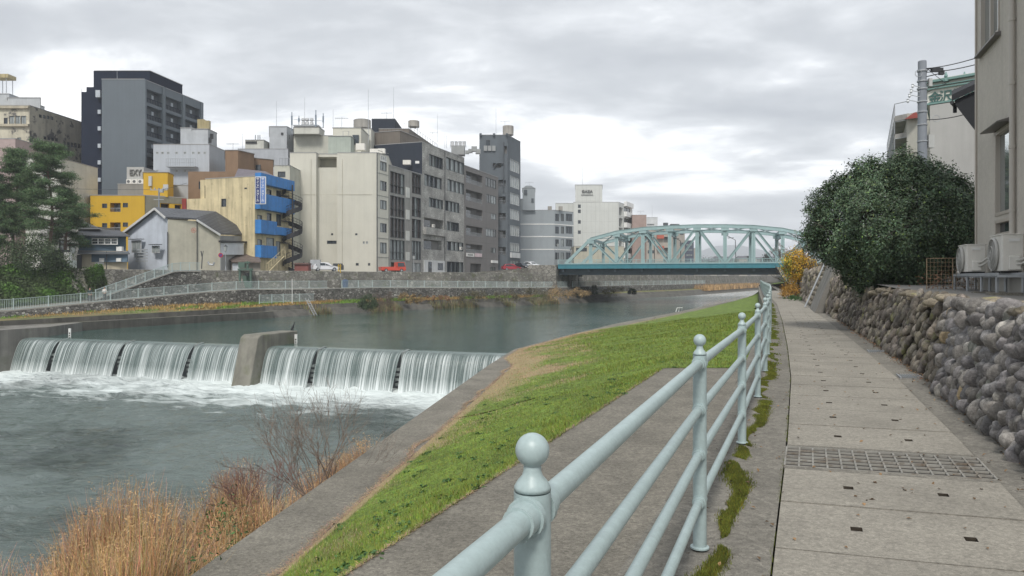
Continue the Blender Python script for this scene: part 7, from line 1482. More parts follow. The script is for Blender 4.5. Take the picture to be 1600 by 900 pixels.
# ------------------------------------------------------------------ truss bridge
def bridge():
    B0 = Vector((11.3, 156, 0)); BD = Vector((.961, -.276, 0)); BT = Vector((.276, .961, 0)); PN = 5.42; W = 17.0; ZD = gz(414.3, 156)
    Mt = mat('truss_green', (.30, .42, .425), .5, var=.1, vs=.5, streak=.08, spots=(.8, .62, .75, (.16, .27, .26))); Mf = mat('fascia_teal', (.035, .185, .235), .5, var=.1, vs=.8, streak=.15); Mu = mat('girder_navy', (.022, .04, .055), .6, var=.2, vs=1); Mr = mat('bridge_rail', (.30, .42, .42), .5)
    t = thing('truss_bridge', 'pale green steel arched truss road bridge crossing the river', 'bridge', B0 + Vector((0, 0, ZD)))
    H = [0, 9.7, 11.05, 11.7, 11.95, 12.05, 11.95, 11.7, 11.05, 9.7, 0]
    def bp(s, w, z): q = B0 + BD * s + BT * w; return Vector((q.x, q.y, z))
    nodes = {}
    for wi, w in enumerate((0.0, W)):
        top = [bp(k * PN, w, (H[k] if 0 < k < 10 else ZD + .2)) for k in range(11)]; bot = [bp(k * PN, w, ZD + .15) for k in range(11)]; nodes[wi] = (top, bot)
        for k in range(10):
            g = MB(); end = k in (0, 9); g.beam(top[k], top[k + 1], .62, .62 if not end else .6); 
            if not end:   # cover plate lip and lattice underside read as lighter edges
                g.beam(top[k] + Vector((0, 0, .33)), top[k + 1] + Vector((0, 0, .33)), .8, .06); g.beam(top[k] - Vector((0, 0, .33)), top[k + 1] - Vector((0, 0, .33)), .8, .05)
            g.build('top_chord' if not end else 'end_post', Mt, t)
        g = MB(); g.beam(bot[0], bot[10], .6, .5); g.build('bottom_chord', Mt, t)
        for k in range(1, 10):
            g = MB(); g.beam(bot[k], top[k], .34, .05, up=(1, 0, 0)); 
            o_ = BT * .0
            for s_ in (-1, 1): g.beam(bot[k] + BD * .17 * s_, top[k] + BD * .17 * s_, .045, .38, up=tuple(BD))
            g.build('vertical', Mt, t)
            g = MB(); g.box(top[k] - Vector((0, 0, .45)), (1.5, .66, .9), math.atan2(BD.y, BD.x)); g.build('gusset_plate', Mt, t)
        for k in range(1, 9):
            a, b = (top[k], bot[k + 1]) if k % 2 else (bot[k], top[k + 1])
            g = MB(); dd = (b - a).normalized(); side = dd.cross(BT).normalized()
            for s_ in (-1, 1): g.beam(a + side * .2 * s_, b + side * .2 * s_, .5, .05, up=tuple(side))
            g.beam(a, b, .06, .4, up=tuple(side)); g.build('diagonal', Mt, t)
    for k in range(1, 10):
        a, b = nodes[0][0][k], nodes[1][0][k]; g = MB(); g.beam(a, b, .35, .5); q = Vector((0, 0, -1.3)); g.beam(a + q, b + q, .25, .3)
        n = 6
        for j in range(n): p0 = a.lerp(b, j / n) + (q if j % 2 else Vector()); p1 = a.lerp(b, (j + 1) / n) + (Vector() if j % 2 else q); g.beam(p0, p1, .15, .15)
        for s_, nn in ((a, BT), (b, -BT)): g.beam(s_ + Vector((0, 0, -2.6)), s_ + nn * 2.2 + Vector((0, 0, -1.3)), .2, .2)
        g.build('sway_frame', Mt, t)
        if k < 9:
            g = MB(); g.beam(nodes[0][0][k], nodes[1][0][k + 1], .2, .15); g.beam(nodes[1][0][k], nodes[0][0][k + 1], .2, .15); g.build('top_lateral', Mt, t)
    g = MB(); g.hexa([bp(-1, -2.6, ZD - .4), bp(56, -2.6, ZD - .4), bp(56, W + 2.6, ZD - .4), bp(-1, W + 2.6, ZD - .4)], [bp(-1, -2.6, ZD), bp(56, -2.6, ZD), bp(56, W + 2.6, ZD), bp(-1, W + 2.6, ZD)]); g.build('deck', mat('deck_asphalt', (.06, .06, .06), .9), t)
    for w in (-2.65, W + 2.65): g = MB(); g.beam(bp(-1, w, ZD - .38), bp(56, w, ZD - .38), .08, .84); g.beam(bp(-1, w, ZD + .08), bp(56, w, ZD + .08), .25, .1); g.build('fascia', Mf, t)
    for w in (-1.6, .3, W - .3, W + 1.6): g = MB(); g.beam(bp(-1, w, ZD - 1.35), bp(56, w, ZD - 1.35), .3, 1.25); g.beam(bp(-1, w, ZD - 1.98), bp(56, w, ZD - 1.98), .6, .06); g.build('girder', Mu, t)
    for k in range(11): g = MB(); g.beam(bp(k * PN, -2.4, ZD - .95), bp(k * PN, W + 2.4, ZD - .95), .4, 1.0); g.build('floor_beam', Mu, t)
    for wi, w in enumerate((-2.5, W + 2.5)):
        g = MB()
        for z in (1.05, .12): g.beam(bp(-1, w, ZD + z), bp(56, w, ZD + z), .08, .08)
        for s in np.arange(-1, 56, .28): g.beam(bp(s, w, ZD + .12), bp(s, w, ZD + 1.05), .03, .05, up=(1, 0, 0))
        for s in np.arange(-1, 56, 2.7): g.beam(bp(s, w, ZD), bp(s, w, ZD + 1.15), .12, .12, up=(1, 0, 0))
        g.build('railing', Mr, t)
    for s in (10.8, 16.6, 21.9, 32.6): 
        for w in (.6,):
            g = MB(); q = bp(s + .3, w, ZD + 5.4); g.tube([bp(s, w - .3, ZD + 5.9), q + BD * 1.6 + Vector((0, 0, -.55)), q + BD * 1.7 + Vector((0, 0, -5.2))], .07, 5); g.box(q + BD * .7 + Vector((0, 0, -.1)), (1.2, .3, .1), -.28); g.build('bridge_lamp', M_frameD, t)
    for s in (0, 54.2):
        for w in (0, W): g = MB(); g.box(bp(s, w, ZD - 2.2), (.9, .9, .4)); g.build('bearing', Mu, t)
    for s, lab in ((-1.2, 'stone and concrete left abutment holding up the green bridge'), (55.4, 'concrete right abutment of the green bridge behind the yellow tree')):
        e = -6 if s < 0 else 6; g = MB(); L_ = [bp(s, -3.5, -4), bp(s, W + 3.5, -4), bp(s + e, W + 3.5, -4), bp(s + e, -3.5, -4)]; H_ = [Vector((q.x, q.y, ZD - .01)) for q in L_]
        if s > 0: L_, H_ = L_[::-1], H_[::-1]
        g.hexa(L_[::-1], H_[::-1]); o = g.build('bridge_abutment', stone_mat('abutment_stone', (.20, .19, .17), (.33, .315, .28), 1.2, stretch=(1, 1, 1.4), bump=.4) if 'abutment_stone' not in MC else MC['abutment_stone']); tag(o, lab, 'abutment')
    return bp, ZD
bp, ZD = bridge()
def approach():
    pts = [(-9, 156.6), (3, 157.2), (9.6, 156.2), (9.6, 176), (-9, 176)]; g = MB(); n = len(pts); z = [ROADZ + .2, 3.7, ZD, ZD, ROADZ + .2]
    g.v = [(p[0], p[1], -1) for p in pts] + [(p[0], p[1], q) for p, q in zip(pts, z)]; g.f = [tuple(range(n, 2 * n))] + [(i, (i + 1) % n, n + (i + 1) % n, n + i) for i in range(n)]; g.m = [0] * 6
    g.m = [0] + [1] * 5; o = g.build('bridge_approach', [mat('approach_road', (.24, .215, .18), .9, spots=(.4, .5, .7, (.16, .15, .14))), MC['rubble_masonry']]); o['kind'] = 'structure'
    # upper wall between plateau edge and abutment, rubble
    g = MB(); g.hexa([(-3, 156.5, -1), (9.7, 155.9, -1), (9.7, 156.5, -1), (-3, 157.2, -1)], [(-3, 156.5, ROADZ + .35), (9.7, 155.9, ZD - .1), (9.7, 156.5, ZD - .1), (-3, 157.2, ROADZ + .35)]); tag(g.build('ramp_wall', MC['rubble_masonry']), 'rubble wall with rising top carrying the ramp to the bridge', 'wall')
approach()

# ------------------------------------------------------------------ far railings
def far_fence(name, label, fx, fz, y0, y1, step=3.6, h=1.15, bal=.17):
    t = thing(name, label, 'railing', (fx(y0), y0, fz(y0))); ys = [y0]; 
    while ys[-1] < y1:
        a = ys[-1]; s = math.hypot(fx(a + 1) - fx(a), 1); ys.append(a + step / s)
    for a, b in zip(ys[:-1], ys[1:]):
        pa = Vector((fx(a), a, fz(a) + .04)); pb = Vector((fx(b), b, fz(b) + .04)); g = MB()
        g.beam(pa + Vector((0, 0, .12)), pb + Vector((0, 0, .12)), .05, .05); g.beam(pa + Vector((0, 0, h)), pb + Vector((0, 0, h)), .06, .05); n = int((pb - pa).length / bal)
        for i in range(1, n): q = pa.lerp(pb, i / n); g.beam(q + Vector((0, 0, .12)), q + Vector((0, 0, h)), .028, .028, up=(1, 0, 0))
        g.build('panel', M_rail2, t); g = MB(); g.beam(pa - Vector((0, 0, .05)), pa + Vector((0, 0, h + .08)), .09, .09, up=(1, 0, 0)); g.build('post', M_rail2, t)
FX = lambda y: FWx(y) - FO(y)
far_fence('promenade_railing', 'pale baluster railing on the far promenade, left of the gap below the cream slab', FX, FZ, 66, 109.6)
far_fence('promenade_railing', 'pale baluster railing on the far promenade, between the gap and the bridge', FX, FZ, 113.9, 155)
far_fence('promenade_railing', 'pale baluster railing on the far bank beyond the bridge', FX, FZ, 158, 262, step=5, bal=.4)
far_fence('berm_railing', 'short low railing on the grassy berm near the ladder', lambda y: FWx(y) - 4.2, lambda y: -1.95, 99.6, 106.5, step=2.4)
# stair with railing climbing the retaining wall
def ramp():
    wallx = lambda y: FWx(y) - FO(y) - FP(y) + .05
    def rz(y): return float(np.interp(y, [86.5, 96, 97.5, 99.5], [FZ(86.5), 2.2, 2.35, 2.35]))
    rx = lambda y: FWx(y) - FO(y) - FP(y) + 1.5
    t = thing('stair_ramp', 'stone stair climbing the retaining wall with sloping railing above the two walkers', 'stairs', (rx(88), 88, FZ(88)))
    g = MB(); ys = np.linspace(86.5, 99.5, 34)
    for a, b in zip(ys[:-1], ys[1:]): z = rz(b); g.hexa([(rx(a) - 1.9, a, FZ(a) - .3), (rx(a), a, FZ(a) - .3), (rx(b), b, FZ(b) - .3), (rx(b) - 1.9, b, FZ(b) - .3)], [(rx(a) - 1.9, a, z), (rx(a), a, z), (rx(b), b, z), (rx(b) - 1.9, b, z)])
    g.build('steps', MC['dark_cobble_masonry'], t)
    g = MB(); [g.beam(Vector((rx(a) - .05, a, rz(a) + .12)), Vector((rx(b) - .05, b, rz(b) + .12)), .25, .12) for a, b in zip(ys[:-1], ys[1:])]; g.build('kerb', MC['kerb_concrete'], t)
    for a, b in zip(ys[:-1:3], ys[3::3]):
        pa = Vector((rx(a) - .05, a, rz(a) + .15)); pb = Vector((rx(b) - .05, b, rz(b) + .15)); g = MB(); g.beam(pa + Vector((0, 0, .1)), pb + Vector((0, 0, .1)), .05, .05); g.beam(pa + Vector((0, 0, 1.1)), pb + Vector((0, 0, 1.1)), .06, .06)
        for i in range(1, 9): q = pa.lerp(pb, i / 9); g.beam(q + Vector((0, 0, .1)), q + Vector((0, 0, 1.1)), .03, .03, up=(1, 0, 0))
        g.build('railing_panel', M_rail2, t); g = MB(); g.beam(pa, pa + Vector((0, 0, 1.18)), .09, .09, up=(1, 0, 0)); g.build('railing_post', M_rail2, t)
ramp()

# ------------------------------------------------------------------ people, bird
def skin_body(name, verts, edges, radii, m, parent=None, sub=2):
    L0 = root_loc(parent) if parent else Vector((0, 0, 0)); me = bpy.data.meshes.new(name); me.from_pydata([tuple(Vector(v) - L0) for v in verts], edges, []); o = bpy.data.objects.new(name, me); COL.objects.link(o)
    s = o.modifiers.new('skin', 'SKIN'); s.use_smooth_shade = True
    for i, r in enumerate(radii): me.skin_vertices[0].data[i].radius = r if isinstance(r, tuple) else (r, r)
    me.skin_vertices[0].data[0].use_root = True; q = o.modifiers.new('sub', 'SUBSURF'); q.levels = sub; q.render_levels = sub; me.materials.append(m)
    if parent: o.parent = parent
    return o
def person(base, yaw, H, label, top, legs, hair, arms=0):
    b = Vector(base); t = thing('person', label, 'person', b); ca, sa = math.cos(yaw), math.sin(yaw); k = H / 1.7
    def T(x, y, z): return b + Vector(((x * ca - y * sa) * k, (x * sa + y * ca) * k, z * k))
    skin = mat('skin', (.42, .26, .19), .6, var=0)
    # continuous body: pelvis root, spine, neck, head, arms, legs, feet
    V = [(0, 0, .93), (0, 0, 1.12), (0, 0, 1.34), (0, 0, 1.45), (0, -.01, 1.53), (0, -.01, 1.62), (0, -.01, 1.68)]; E = [(0, 1), (1, 2), (2, 3), (3, 4), (4, 5), (5, 6)]; Rr = [.13, .115, .14, .06, .075, .095, .06]
    for s in (-1, 1):
        i = len(V); V += [(s * .17, 0, 1.38), (s * .23, -.01 - .02 * arms, 1.12), (s * .19, -.12 - .1 * arms, .95 + .12 * arms), (s * .17, -.15 - .12 * arms, .88 + .16 * arms)]; E += [(2, i), (i, i + 1), (i + 1, i + 2), (i + 2, i + 3)]; Rr += [.06, .045, .036, .04]
        i = len(V); V += [(s * .09, 0, .84), (s * .10, -.02 * s, .48), (s * .10, .02 + .05 * s, .09), (s * .11, -.12 + .05 * s, .035)]; E += [(0, i), (i, i + 1), (i + 1, i + 2), (i + 2, i + 3)]; Rr += [.09, .062, .045, .04]
    body = skin_body('body', [T(*v) for v in V], E, [r * k for r in Rr], skin, t)
    J = V[:3] + [(0, 0, 1.42)]; Ej = [(0, 1), (1, 2), (2, 3)]; Rj = [.155, .15, .165, .09]
    for s in (-1, 1):
        i = len(J); o_ = 7 + (0 if s < 0 else 8); J += [V[o_], V[o_ + 1], V[o_ + 2]]; Ej += [(2, i), (i, i + 1), (i + 1, i + 2)]; Rj += [.078, .062, .052]
    skin_body('jacket', [T(*v) for v in J], Ej, [r * k for r in Rj], top, t)
    Q = [(0, 0, .93)]; Eq = []; Rq = [.14]
    for s in (-1, 1):
        i = len(Q); o_ = 11 + (0 if s < 0 else 8); Q += [V[o_], V[o_ + 1], (V[o_ + 2][0], V[o_ + 2][1], .14)]; Eq += [(0, i), (i, i + 1), (i + 1, i + 2)]; Rq += [.105, .078, .062]
    skin_body('trousers', [T(*v) for v in Q], Eq, [r * k for r in Rq], legs, t)
    skin_body('hair', [T(0, .012, 1.60), T(0, .01, 1.66), T(0, .0, 1.71)], [(0, 1), (1, 2)], [.085 * k, .102 * k, .06 * k], hair, t)
    for s in (-1, 1):
        g = MB(); q = T(s * .11, -.06 + .05 * s, .03); g.box(q, (.1 * k, .27 * k, .09 * k), yaw); g.build('shoe', M_black, t, bevel=.02)
        g = MB(); q = T(s * .035, -.105, 1.615); g.lathe((q.x, q.y, q.z - .008), [(.001, 0), (.009, .008), (.001, .016)], 6); g.build('eye', M_black, t)
yA, yB = 81.6, 85.6
person((FX(yB) - .55, yB, FZ(yB)), .3, 1.66, 'walker in a white top and dark trousers by the far railing', mat('white_jacket', (.62, .60, .57), .9, var=.05), mat('dark_trousers', (.035, .035, .045), .9), mat('black_hair', (.02, .018, .016), .6), 1)
yA = 84.0
person((FX(yA) - .55, yA, FZ(yA)), .6, 1.72, 'walker in a dark green jacket and black trousers left of the white-topped walker', mat('green_jacket', (.035, .06, .06), .9), mat('dark_trousers', (.035, .035, .045)), mat('black_hair', (.02, .018, .016)), 0)
def bird():
    p = Vector(wp(24.8, -3.15, -2.70)); M = mat('cormorant_black', (.02, .02, .024), .6); t = thing('cormorant', 'black cormorant perched upright on the upstream tip of the weir pier', 'bird', p)
    V = [(0, 0, .2), (.05, 0, .36), (.11, 0, .50), (.13, 0, .62), (.16, 0, .68), (.24, 0, .70), (-.06, 0, .12), (-.16, 0, .02)]; E = [(0, 1), (1, 2), (2, 3), (3, 4), (4, 5), (0, 6), (6, 7)]; r = [(.10, .10), (.085, .08), (.045, .045), (.032, .03), (.038, .03), (.01, .01), (.06, .05), (.02, .045)]
    skin_body('body', [p + Vector(v) for v in V], E, r, M, t)
    for s in (-1, 1): g = MB(); g.tube([p + Vector((.0, s * .05, .15)), p + Vector((.01, s * .05, .0))], .012, 5); g.box(p + Vector((.03, s * .05, .008)), (.1, .06, .014)); g.build('foot', M, t)
bird()

# ------------------------------------------------------------------ cars
def car(loc, yaw, col, label, L_=4.2, W=1.7, H=1.48, name='parked_car', kind='hatch', group='cars parked on the riverside street'):
    t = thing(name, label, 'car', loc, group); t.rotation_euler.z = yaw; LOC[t.name] = Vector((0, 0, 0))
    # build in local space (roots at origin): x forward
    def bb(g, name, m, par=t, **k): return g.build(name, m, par, **k)
    Mc = mat('car_' + label.split()[0], col, .3, var=.02, spec=.6); zb = .28
    if kind == 'truck': prof = [(-L_ / 2, zb), (L_ / 2 - .1, zb), (L_ / 2, .6), (L_ / 2 - .05, 1.0), (L_ / 2 - .3, H), (.6, H), (.5, .95), (-L_ / 2, .95)]
    else: prof = [(-L_ / 2, zb), (L_ / 2 - .05, zb), (L_ / 2, .5), (L_ / 2 - .1, .72), (L_ * .24, .92), (L_ * .08, H - .05), (-L_ * .12, H), (-L_ * .36, H - .06), (-L_ * .47, .98), (-L_ / 2, .75)]
    g = MB(); n = len(prof); ws = [W / 2 * (1 if z < .95 else .84) for x, z in prof]
    g.v = [(x, -w, z) for (x, z), w in zip(prof, ws)] + [(x, w, z) for (x, z), w in zip(prof, ws)]; g.f = [tuple(range(n)), tuple(range(2 * n - 1, n - 1, -1))] + [(i, n + i, n + (i + 1) % n, (i + 1) % n) for i in range(n)]; g.m = [0] * len(g.f); bb(g, 'body', Mc, bevel=.06)
    g = MB()
    if kind != 'truck':
        for s in (-1, 1):
            w0, w1 = s * (W / 2 * .93 + .01), s * (W / 2 * .85 + .012); g.quad((L_ * .17, w0, .95), (L_ * .05, w1, H - .14), (-.05, w1, H - .12), (-.05, w0, .95)); g.quad((-.12, w0, .95), (-.12, w1, H - .12), (-L_ * .34, w1, H - .16), (-L_ * .40, w0, .97))
        g.quad((L_ * .235, -W * .40, .95), (L_ * .235, W * .40, .95), (L_ * .095, W * .36, H - .1), (L_ * .095, -W * .36, H - .1)); g.quad((-L_ * .465, -W * .38, 1.0), (-L_ * .465, W * .38, 1.0), (-L_ * .375, W * .36, H - .12), (-L_ * .375, -W * .36, H - .12))
    else:
        for s in (-1, 1): g.quad((.75, s * W * .46, 1.0), (L_ / 2 - .2, s * W * .46, 1.0), (L_ / 2 - .4, s * W * .43, H - .12), (.75, s * W * .43, H - .12))
        g.quad((L_ / 2 - .06, -W * .42, 1.02), (L_ / 2 - .06, W * .42, 1.02), (L_ / 2 - .27, W * .4, H - .1), (L_ / 2 - .27, -W * .4, H - .1))
    bb(g, 'windows', M_glass)
    for sx in (-L_ * .31, L_ * .31):
        for sy in (-1, 1):
            g = MB(); g.tube([(sx, sy * W * .40, .31), (sx, sy * W * .51, .31)], .31, 16); w = bb(g, 'wheel', M_black); g = MB(); g.tube([(sx, sy * W * .51, .31), (sx, sy * W * .52, .31)], .18, 10); bb(g, 'rim', M_steel, w)
    for sy in (-1, 1):
        g = MB(); g.box((L_ / 2 - .06, sy * W * .36, .66), (.14, .32, .14)); bb(g, 'headlight', M_white); g = MB(); g.box((-L_ / 2 + .02, sy * W * .40, .80), (.08, .2, .22)); bb(g, 'tail_light', mat('tail_red', (.35, .02, .02), .3)); g = MB(); g.box((L_ * .16, sy * (W / 2 + .08), .95), (.12, .16, .12)); bb(g, 'mirror', Mc)
    g = MB(); g.box((L_ / 2 + .005, 0, .48), (.02, .5, .16)); bb(g, 'number_plate', M_white)
    return t
def street_bits():
    car((gx(509, 121), 121, ROADZ + .16), .35, (.62, .63, .65), 'white hatchback parked at the foot of the cream slab', name='parked_car')
    t = car((gx(613, 131), 131, ROADZ + .1), .5, (.45, .045, .02), 'red small truck parked before the brown-glazed block', name='parked_truck', kind='truck', H=1.8, L_=4.6); 
    car((gx(799, 164), 164, ROADZ + .75), .3, (.30, .02, .035), 'crimson hatchback parked near the ramp wall below the slate tower')
    car((gx(816, 165), 165, ROADZ + 1.0), -.9, (.02, .022, .03), 'black car parked between the crimson and the pearl cars')
    car((gx(830, 172), 172, ROADZ + 1.45), -.8, (.66, .68, .70), 'pearl white car parked highest on the bridge ramp')
    def lamp(px, d, y0, label, two=False, z=ROADZ, col=M_steel):
        x = gx(px, d); t = thing('street_lamp', label, 'street lamp', (x, d, z), 'old-style street lamps'); g = MB(); zt = gz(y0, d); g.lathe((x, d, z), [(.12, 0), (.10, .6), (.05, .7), (.04, zt - z - .9)], 8); g.build('post', col, t); g = MB(); g.lathe((x, d, zt - .95), [(.06, 0), (.18, .1), (.30, .75)], 6); g.build('lantern', mat('lantern_glass', (.38, .40, .40), .3), t); g = MB(); g.lathe((x, d, zt - .2), [(.34, 0), (.12, .16), (.03, .3)], 6); g.build('lantern_cap', M_frameD, t)
    lamp(352.5, 106, 383, 'lantern street lamp in front of the white siding of the gabled house'); lamp(646.5, 139, 398, 'lantern street lamp before the brown-glazed block'); lamp(871.5, 190, 380, 'lantern street lamp before the grey-blue block', z=4.2); lamp(892, 195, 389, 'shorter lantern street lamp right at the start of the bridge', z=4.2)
    def sign(px, d, y0, label):
        x = gx(px, d); t = thing('road_sign', label, 'road sign', (x, d, ROADZ)); zt = gz(y0, d); g = MB(); g.tube([(x, d, ROADZ), (x, d, zt)], .035, 6); g.build('pole', M_steel, t); g = MB(); g.tube([(x, d - .05, zt - .35), (x, d - .09, zt - .35)], .33, 16); g.build('disc', mat('sign_red', (.45, .02, .03), .5), t); g = MB(); g.tube([(x, d - .09, zt - .35), (x, d - .10, zt - .35)], .22, 16); g.build('disc_centre', mat('sign_dark_blue', (.02, .05, .25), .5), t); g = MB(); g.beam((x - .2, d - .11, zt - .15), (x + .2, d - .11, zt - .55), .02, .06); g.build('bar', MC['sign_red'], t)
    sign(345, 105, 395, 'round red and blue no-parking sign by the corner of the gabled house')
    t = thing('lean_pole', 'thin crooked wooden pole against the cream side of the gabled house', 'pole', P3(315, 420, 99)); g = MB(); g.tube([P3(315, 420, 103), P3(316, 402, 103.2), P3(314, 392, 103.2)], .07, 6); g.tube([P3(316, 402, 103.2), P3(317.5, 392, 103.2)], .05, 5); g.build('shaft', M_frameD, t)
    # street pole with wires
    x = gx(248.5, 112); t = thing('utility_pole', 'slim utility pole with crossarms behind the pale gable roof', 'utility pole', (x, 112, ROADZ)); g = MB(); g.tube([(x, 112, ROADZ), (x, 112, gz(294, 112))], .12, 8); g.build('pole', mat('pole_grey', (.30, .32, .34)), t); g = MB(); [g.box((x, 111.9, gz(y, 112)), (w, .1, .1)) for y, w in ((297, 2.6), (312, 1.5))]; [g.box((x + s, 111.9, gz(296, 112) + .1), (.12, .12, .3)) for s in (-1.2, -.6, .6, 1.2)]; g.box((x + .5, 111.8, gz(298.5, 112)), (.5, .4, .5)); g.build('crossarm', M_steel, t)
    for k, (y0, xe, ye, lab) in enumerate(((296.5, 40, 293, 'thin wire running left from the slim utility pole'), (297, 292, 286, 'thin wire running right from the slim utility pole'))):
        g = MB(); g.tube([P3(248.5, y0, 111.9), P3((248.5 + xe) / 2, (y0 + ye) / 2 + 1, 111.9), P3(xe, ye, 111.9)], .025, 4); tag(g.build('overhead_wire', M_frameD), lab, 'wire')
    # green sluice machine on the wall
    d = 105.5; Mg = mat('sluice_green', (.075, .125, .10), .7, var=.2, vs=1, streak=.2); t = thing('sluice_gate_frame', 'dark green steel sluice hoist set into the retaining wall', 'sluice gate', P3(383, 450, d)); g = MB()
    xs = [gx(x, d) for x in (375, 392)]
    for x in xs: g.box((x, d, (gz(450, d) + gz(421, d)) / 2), (.25, .35, gz(421, d) - gz(450, d)))
    g.box(((xs[0] + xs[1]) / 2, d, gz(421, d)), (xs[1] - xs[0] + .5, .5, .28)); g.build('frame', Mg, t); g = MB(); g.box(((xs[0] + xs[1]) / 2, d + .2, gz(440, d)), (xs[1] - xs[0] - .25, .1, 1.7)); g.build('gate_plate', Mg, t); g = MB(); c = ((xs[0] + xs[1]) / 2 + .3, d, gz(420, d)); g.lathe(c, [(.18, 0), (.18, .5), (.1, .6), (.08, 1.1)], 10); g.box((c[0], d, c[2] + .9), (.7, .3, .25)); g.box((c[0] - .8, d, c[2] + .55), (.9, .45, .8)); g.build('hoist', Mg, t); g = MB(); g.tube([(c[0], d - .3, c[2] - 1.0), (c[0], d - .3, c[2] - .6)], .3, 10); g.build('gear', M_black, t)
    t = thing('white_pole', 'tall thin white pole standing on the berm in front of the promenade railing', 'pole', P3(456.5, 473, 103)); g = MB(); g.tube([P3(456.5, 474, 103), P3(456.5, 436, 103)], .045, 6); g.build('shaft', M_white, t)
    t = thing('bank_ladder', 'slim pale metal ladder lying down the far bank slope to the water', 'ladder', P3(486, 480, 99)); g = MB(); a0, a1 = P3(477, 466.5, 100.5), P3(491, 493, 97.5); b0, b1 = P3(481.5, 466.5, 100.5), P3(495.5, 493, 97.5); g.tube([a0, a1], .035, 5); g.tube([b0, b1], .035, 5); [g.tube([a0.lerp(a1, k / 10), b0.lerp(b1, k / 10)], .03, 4) for k in range(1, 10)]; g.build('rails_and_rungs', M_steel, t)
    t = thing('near_ladder', 'small white metal ladder handle at the near waterline beyond the lawn', 'ladder', P3(1062, 487, 112)); g = MB(); [g.tube([P3(x, 487.5, dd), P3(x + 2, 481, dd), P3(x + 6, 481, dd + .3), P3(x + 5, 486, dd + 1)], .06, 5) for x, dd in ((1056, 110), (1060, 111))]; g.build('handles', M_white, t)
    t = thing('blue_bin', 'dark blue bin behind the promenade railing below the cream slab', 'bin', (FX(115.5) - 1.0, 115.5, FZ(115))); g = MB(); g.lathe((FX(115.5) - 1.0, 115.5, FZ(115)), [(.4, 0), (.5, 1.1), (.5, 1.25), (.2, 1.4)], 12); g.build('body', mat('bin_blue', (.02, .06, .16), .5), t, smooth='auto')
    # street clutter in front of the cream slab
    g = MB(); g.box(P3(493, 413, 120), (1.6, .5, 1.5)); t = thing('grey_cabinet', 'pale grey service cabinet on the street before the cream slab', 'cabinet', P3(493, 420, 120)); g.build('casing', MC['pale_block'], t)
    t = thing('red_brick_hut', 'low reddish hut at the foot of the spiral stair', 'hut', P3(475, 421, 117)); g = MB(); g.box(P3(473, 419, 117.5), (2.2, 1.5, 1.6)); g.build('wall', mat('hut_red', (.20, .07, .06), .8), t); g = MB(); g.box(P3(473, 412.5, 117.4), (2.5, 1.8, .15)); g.build('roof', mat('hut_roof', (.13, .09, .08), .7), t)
    t = thing('yellow_barrier', 'small yellow and black barrier beside the white hatchback', 'barrier', P3(531, 422, 118)); g = MB(); [g.box(P3(x, 419.5, 118), (.12, .1, 1.4)) for x in (529, 532)]; g.box(P3(530.5, 415.5, 118), (.6, .1, .12)); g.build('frame', mat('barrier_yellow', (.55, .36, .03), .6), t)
    t = thing('shop_tables', 'stacked dark goods under a small cover behind the white hatchback', 'goods', P3(524, 421, 125)); g = MB(); g.box(P3(525, 418, 125), (2.4, 1, .8)); g.box(P3(528, 414, 125), (1.4, 1.1, .5)); g.build('pile', M_frameD, t)
    t = thing('dark_shed', 'dark board shed with white cabinet at the top of the green slope', 'shed', P3(92, 418, 90)); g = MB(); g.box(P3(92, 405, 90.5), (1.7, 1.4, 2.3)); g.build('wall', mat('dark_boards', (.06, .065, .07), .8, streak=.2), t); g = MB(); g.box(P3(106, 405, 90), (.65, .5, 1.7)); g.build('cabinet', M_white, t); g = MB(); g.prism([P(120, 91), P(128, 92), P(124, 93)], ROADZ, gz(398, 91)); g.build('black_panel', M_black, t)
    t = thing('garden_railing', 'short blue-grey railing beside the dark shed above the slope', 'railing', P3(112, 418, 89)); g = MB(); [g.tube([P3(x, 424, 89), P3(x, 408, 89)], .03, 4) for x in np.linspace(102, 119, 9)]; g.tube([P3(102, 408, 89), P3(119, 408, 89)], .04, 4); g.build('bars', M_rail2, t)
street_bits()

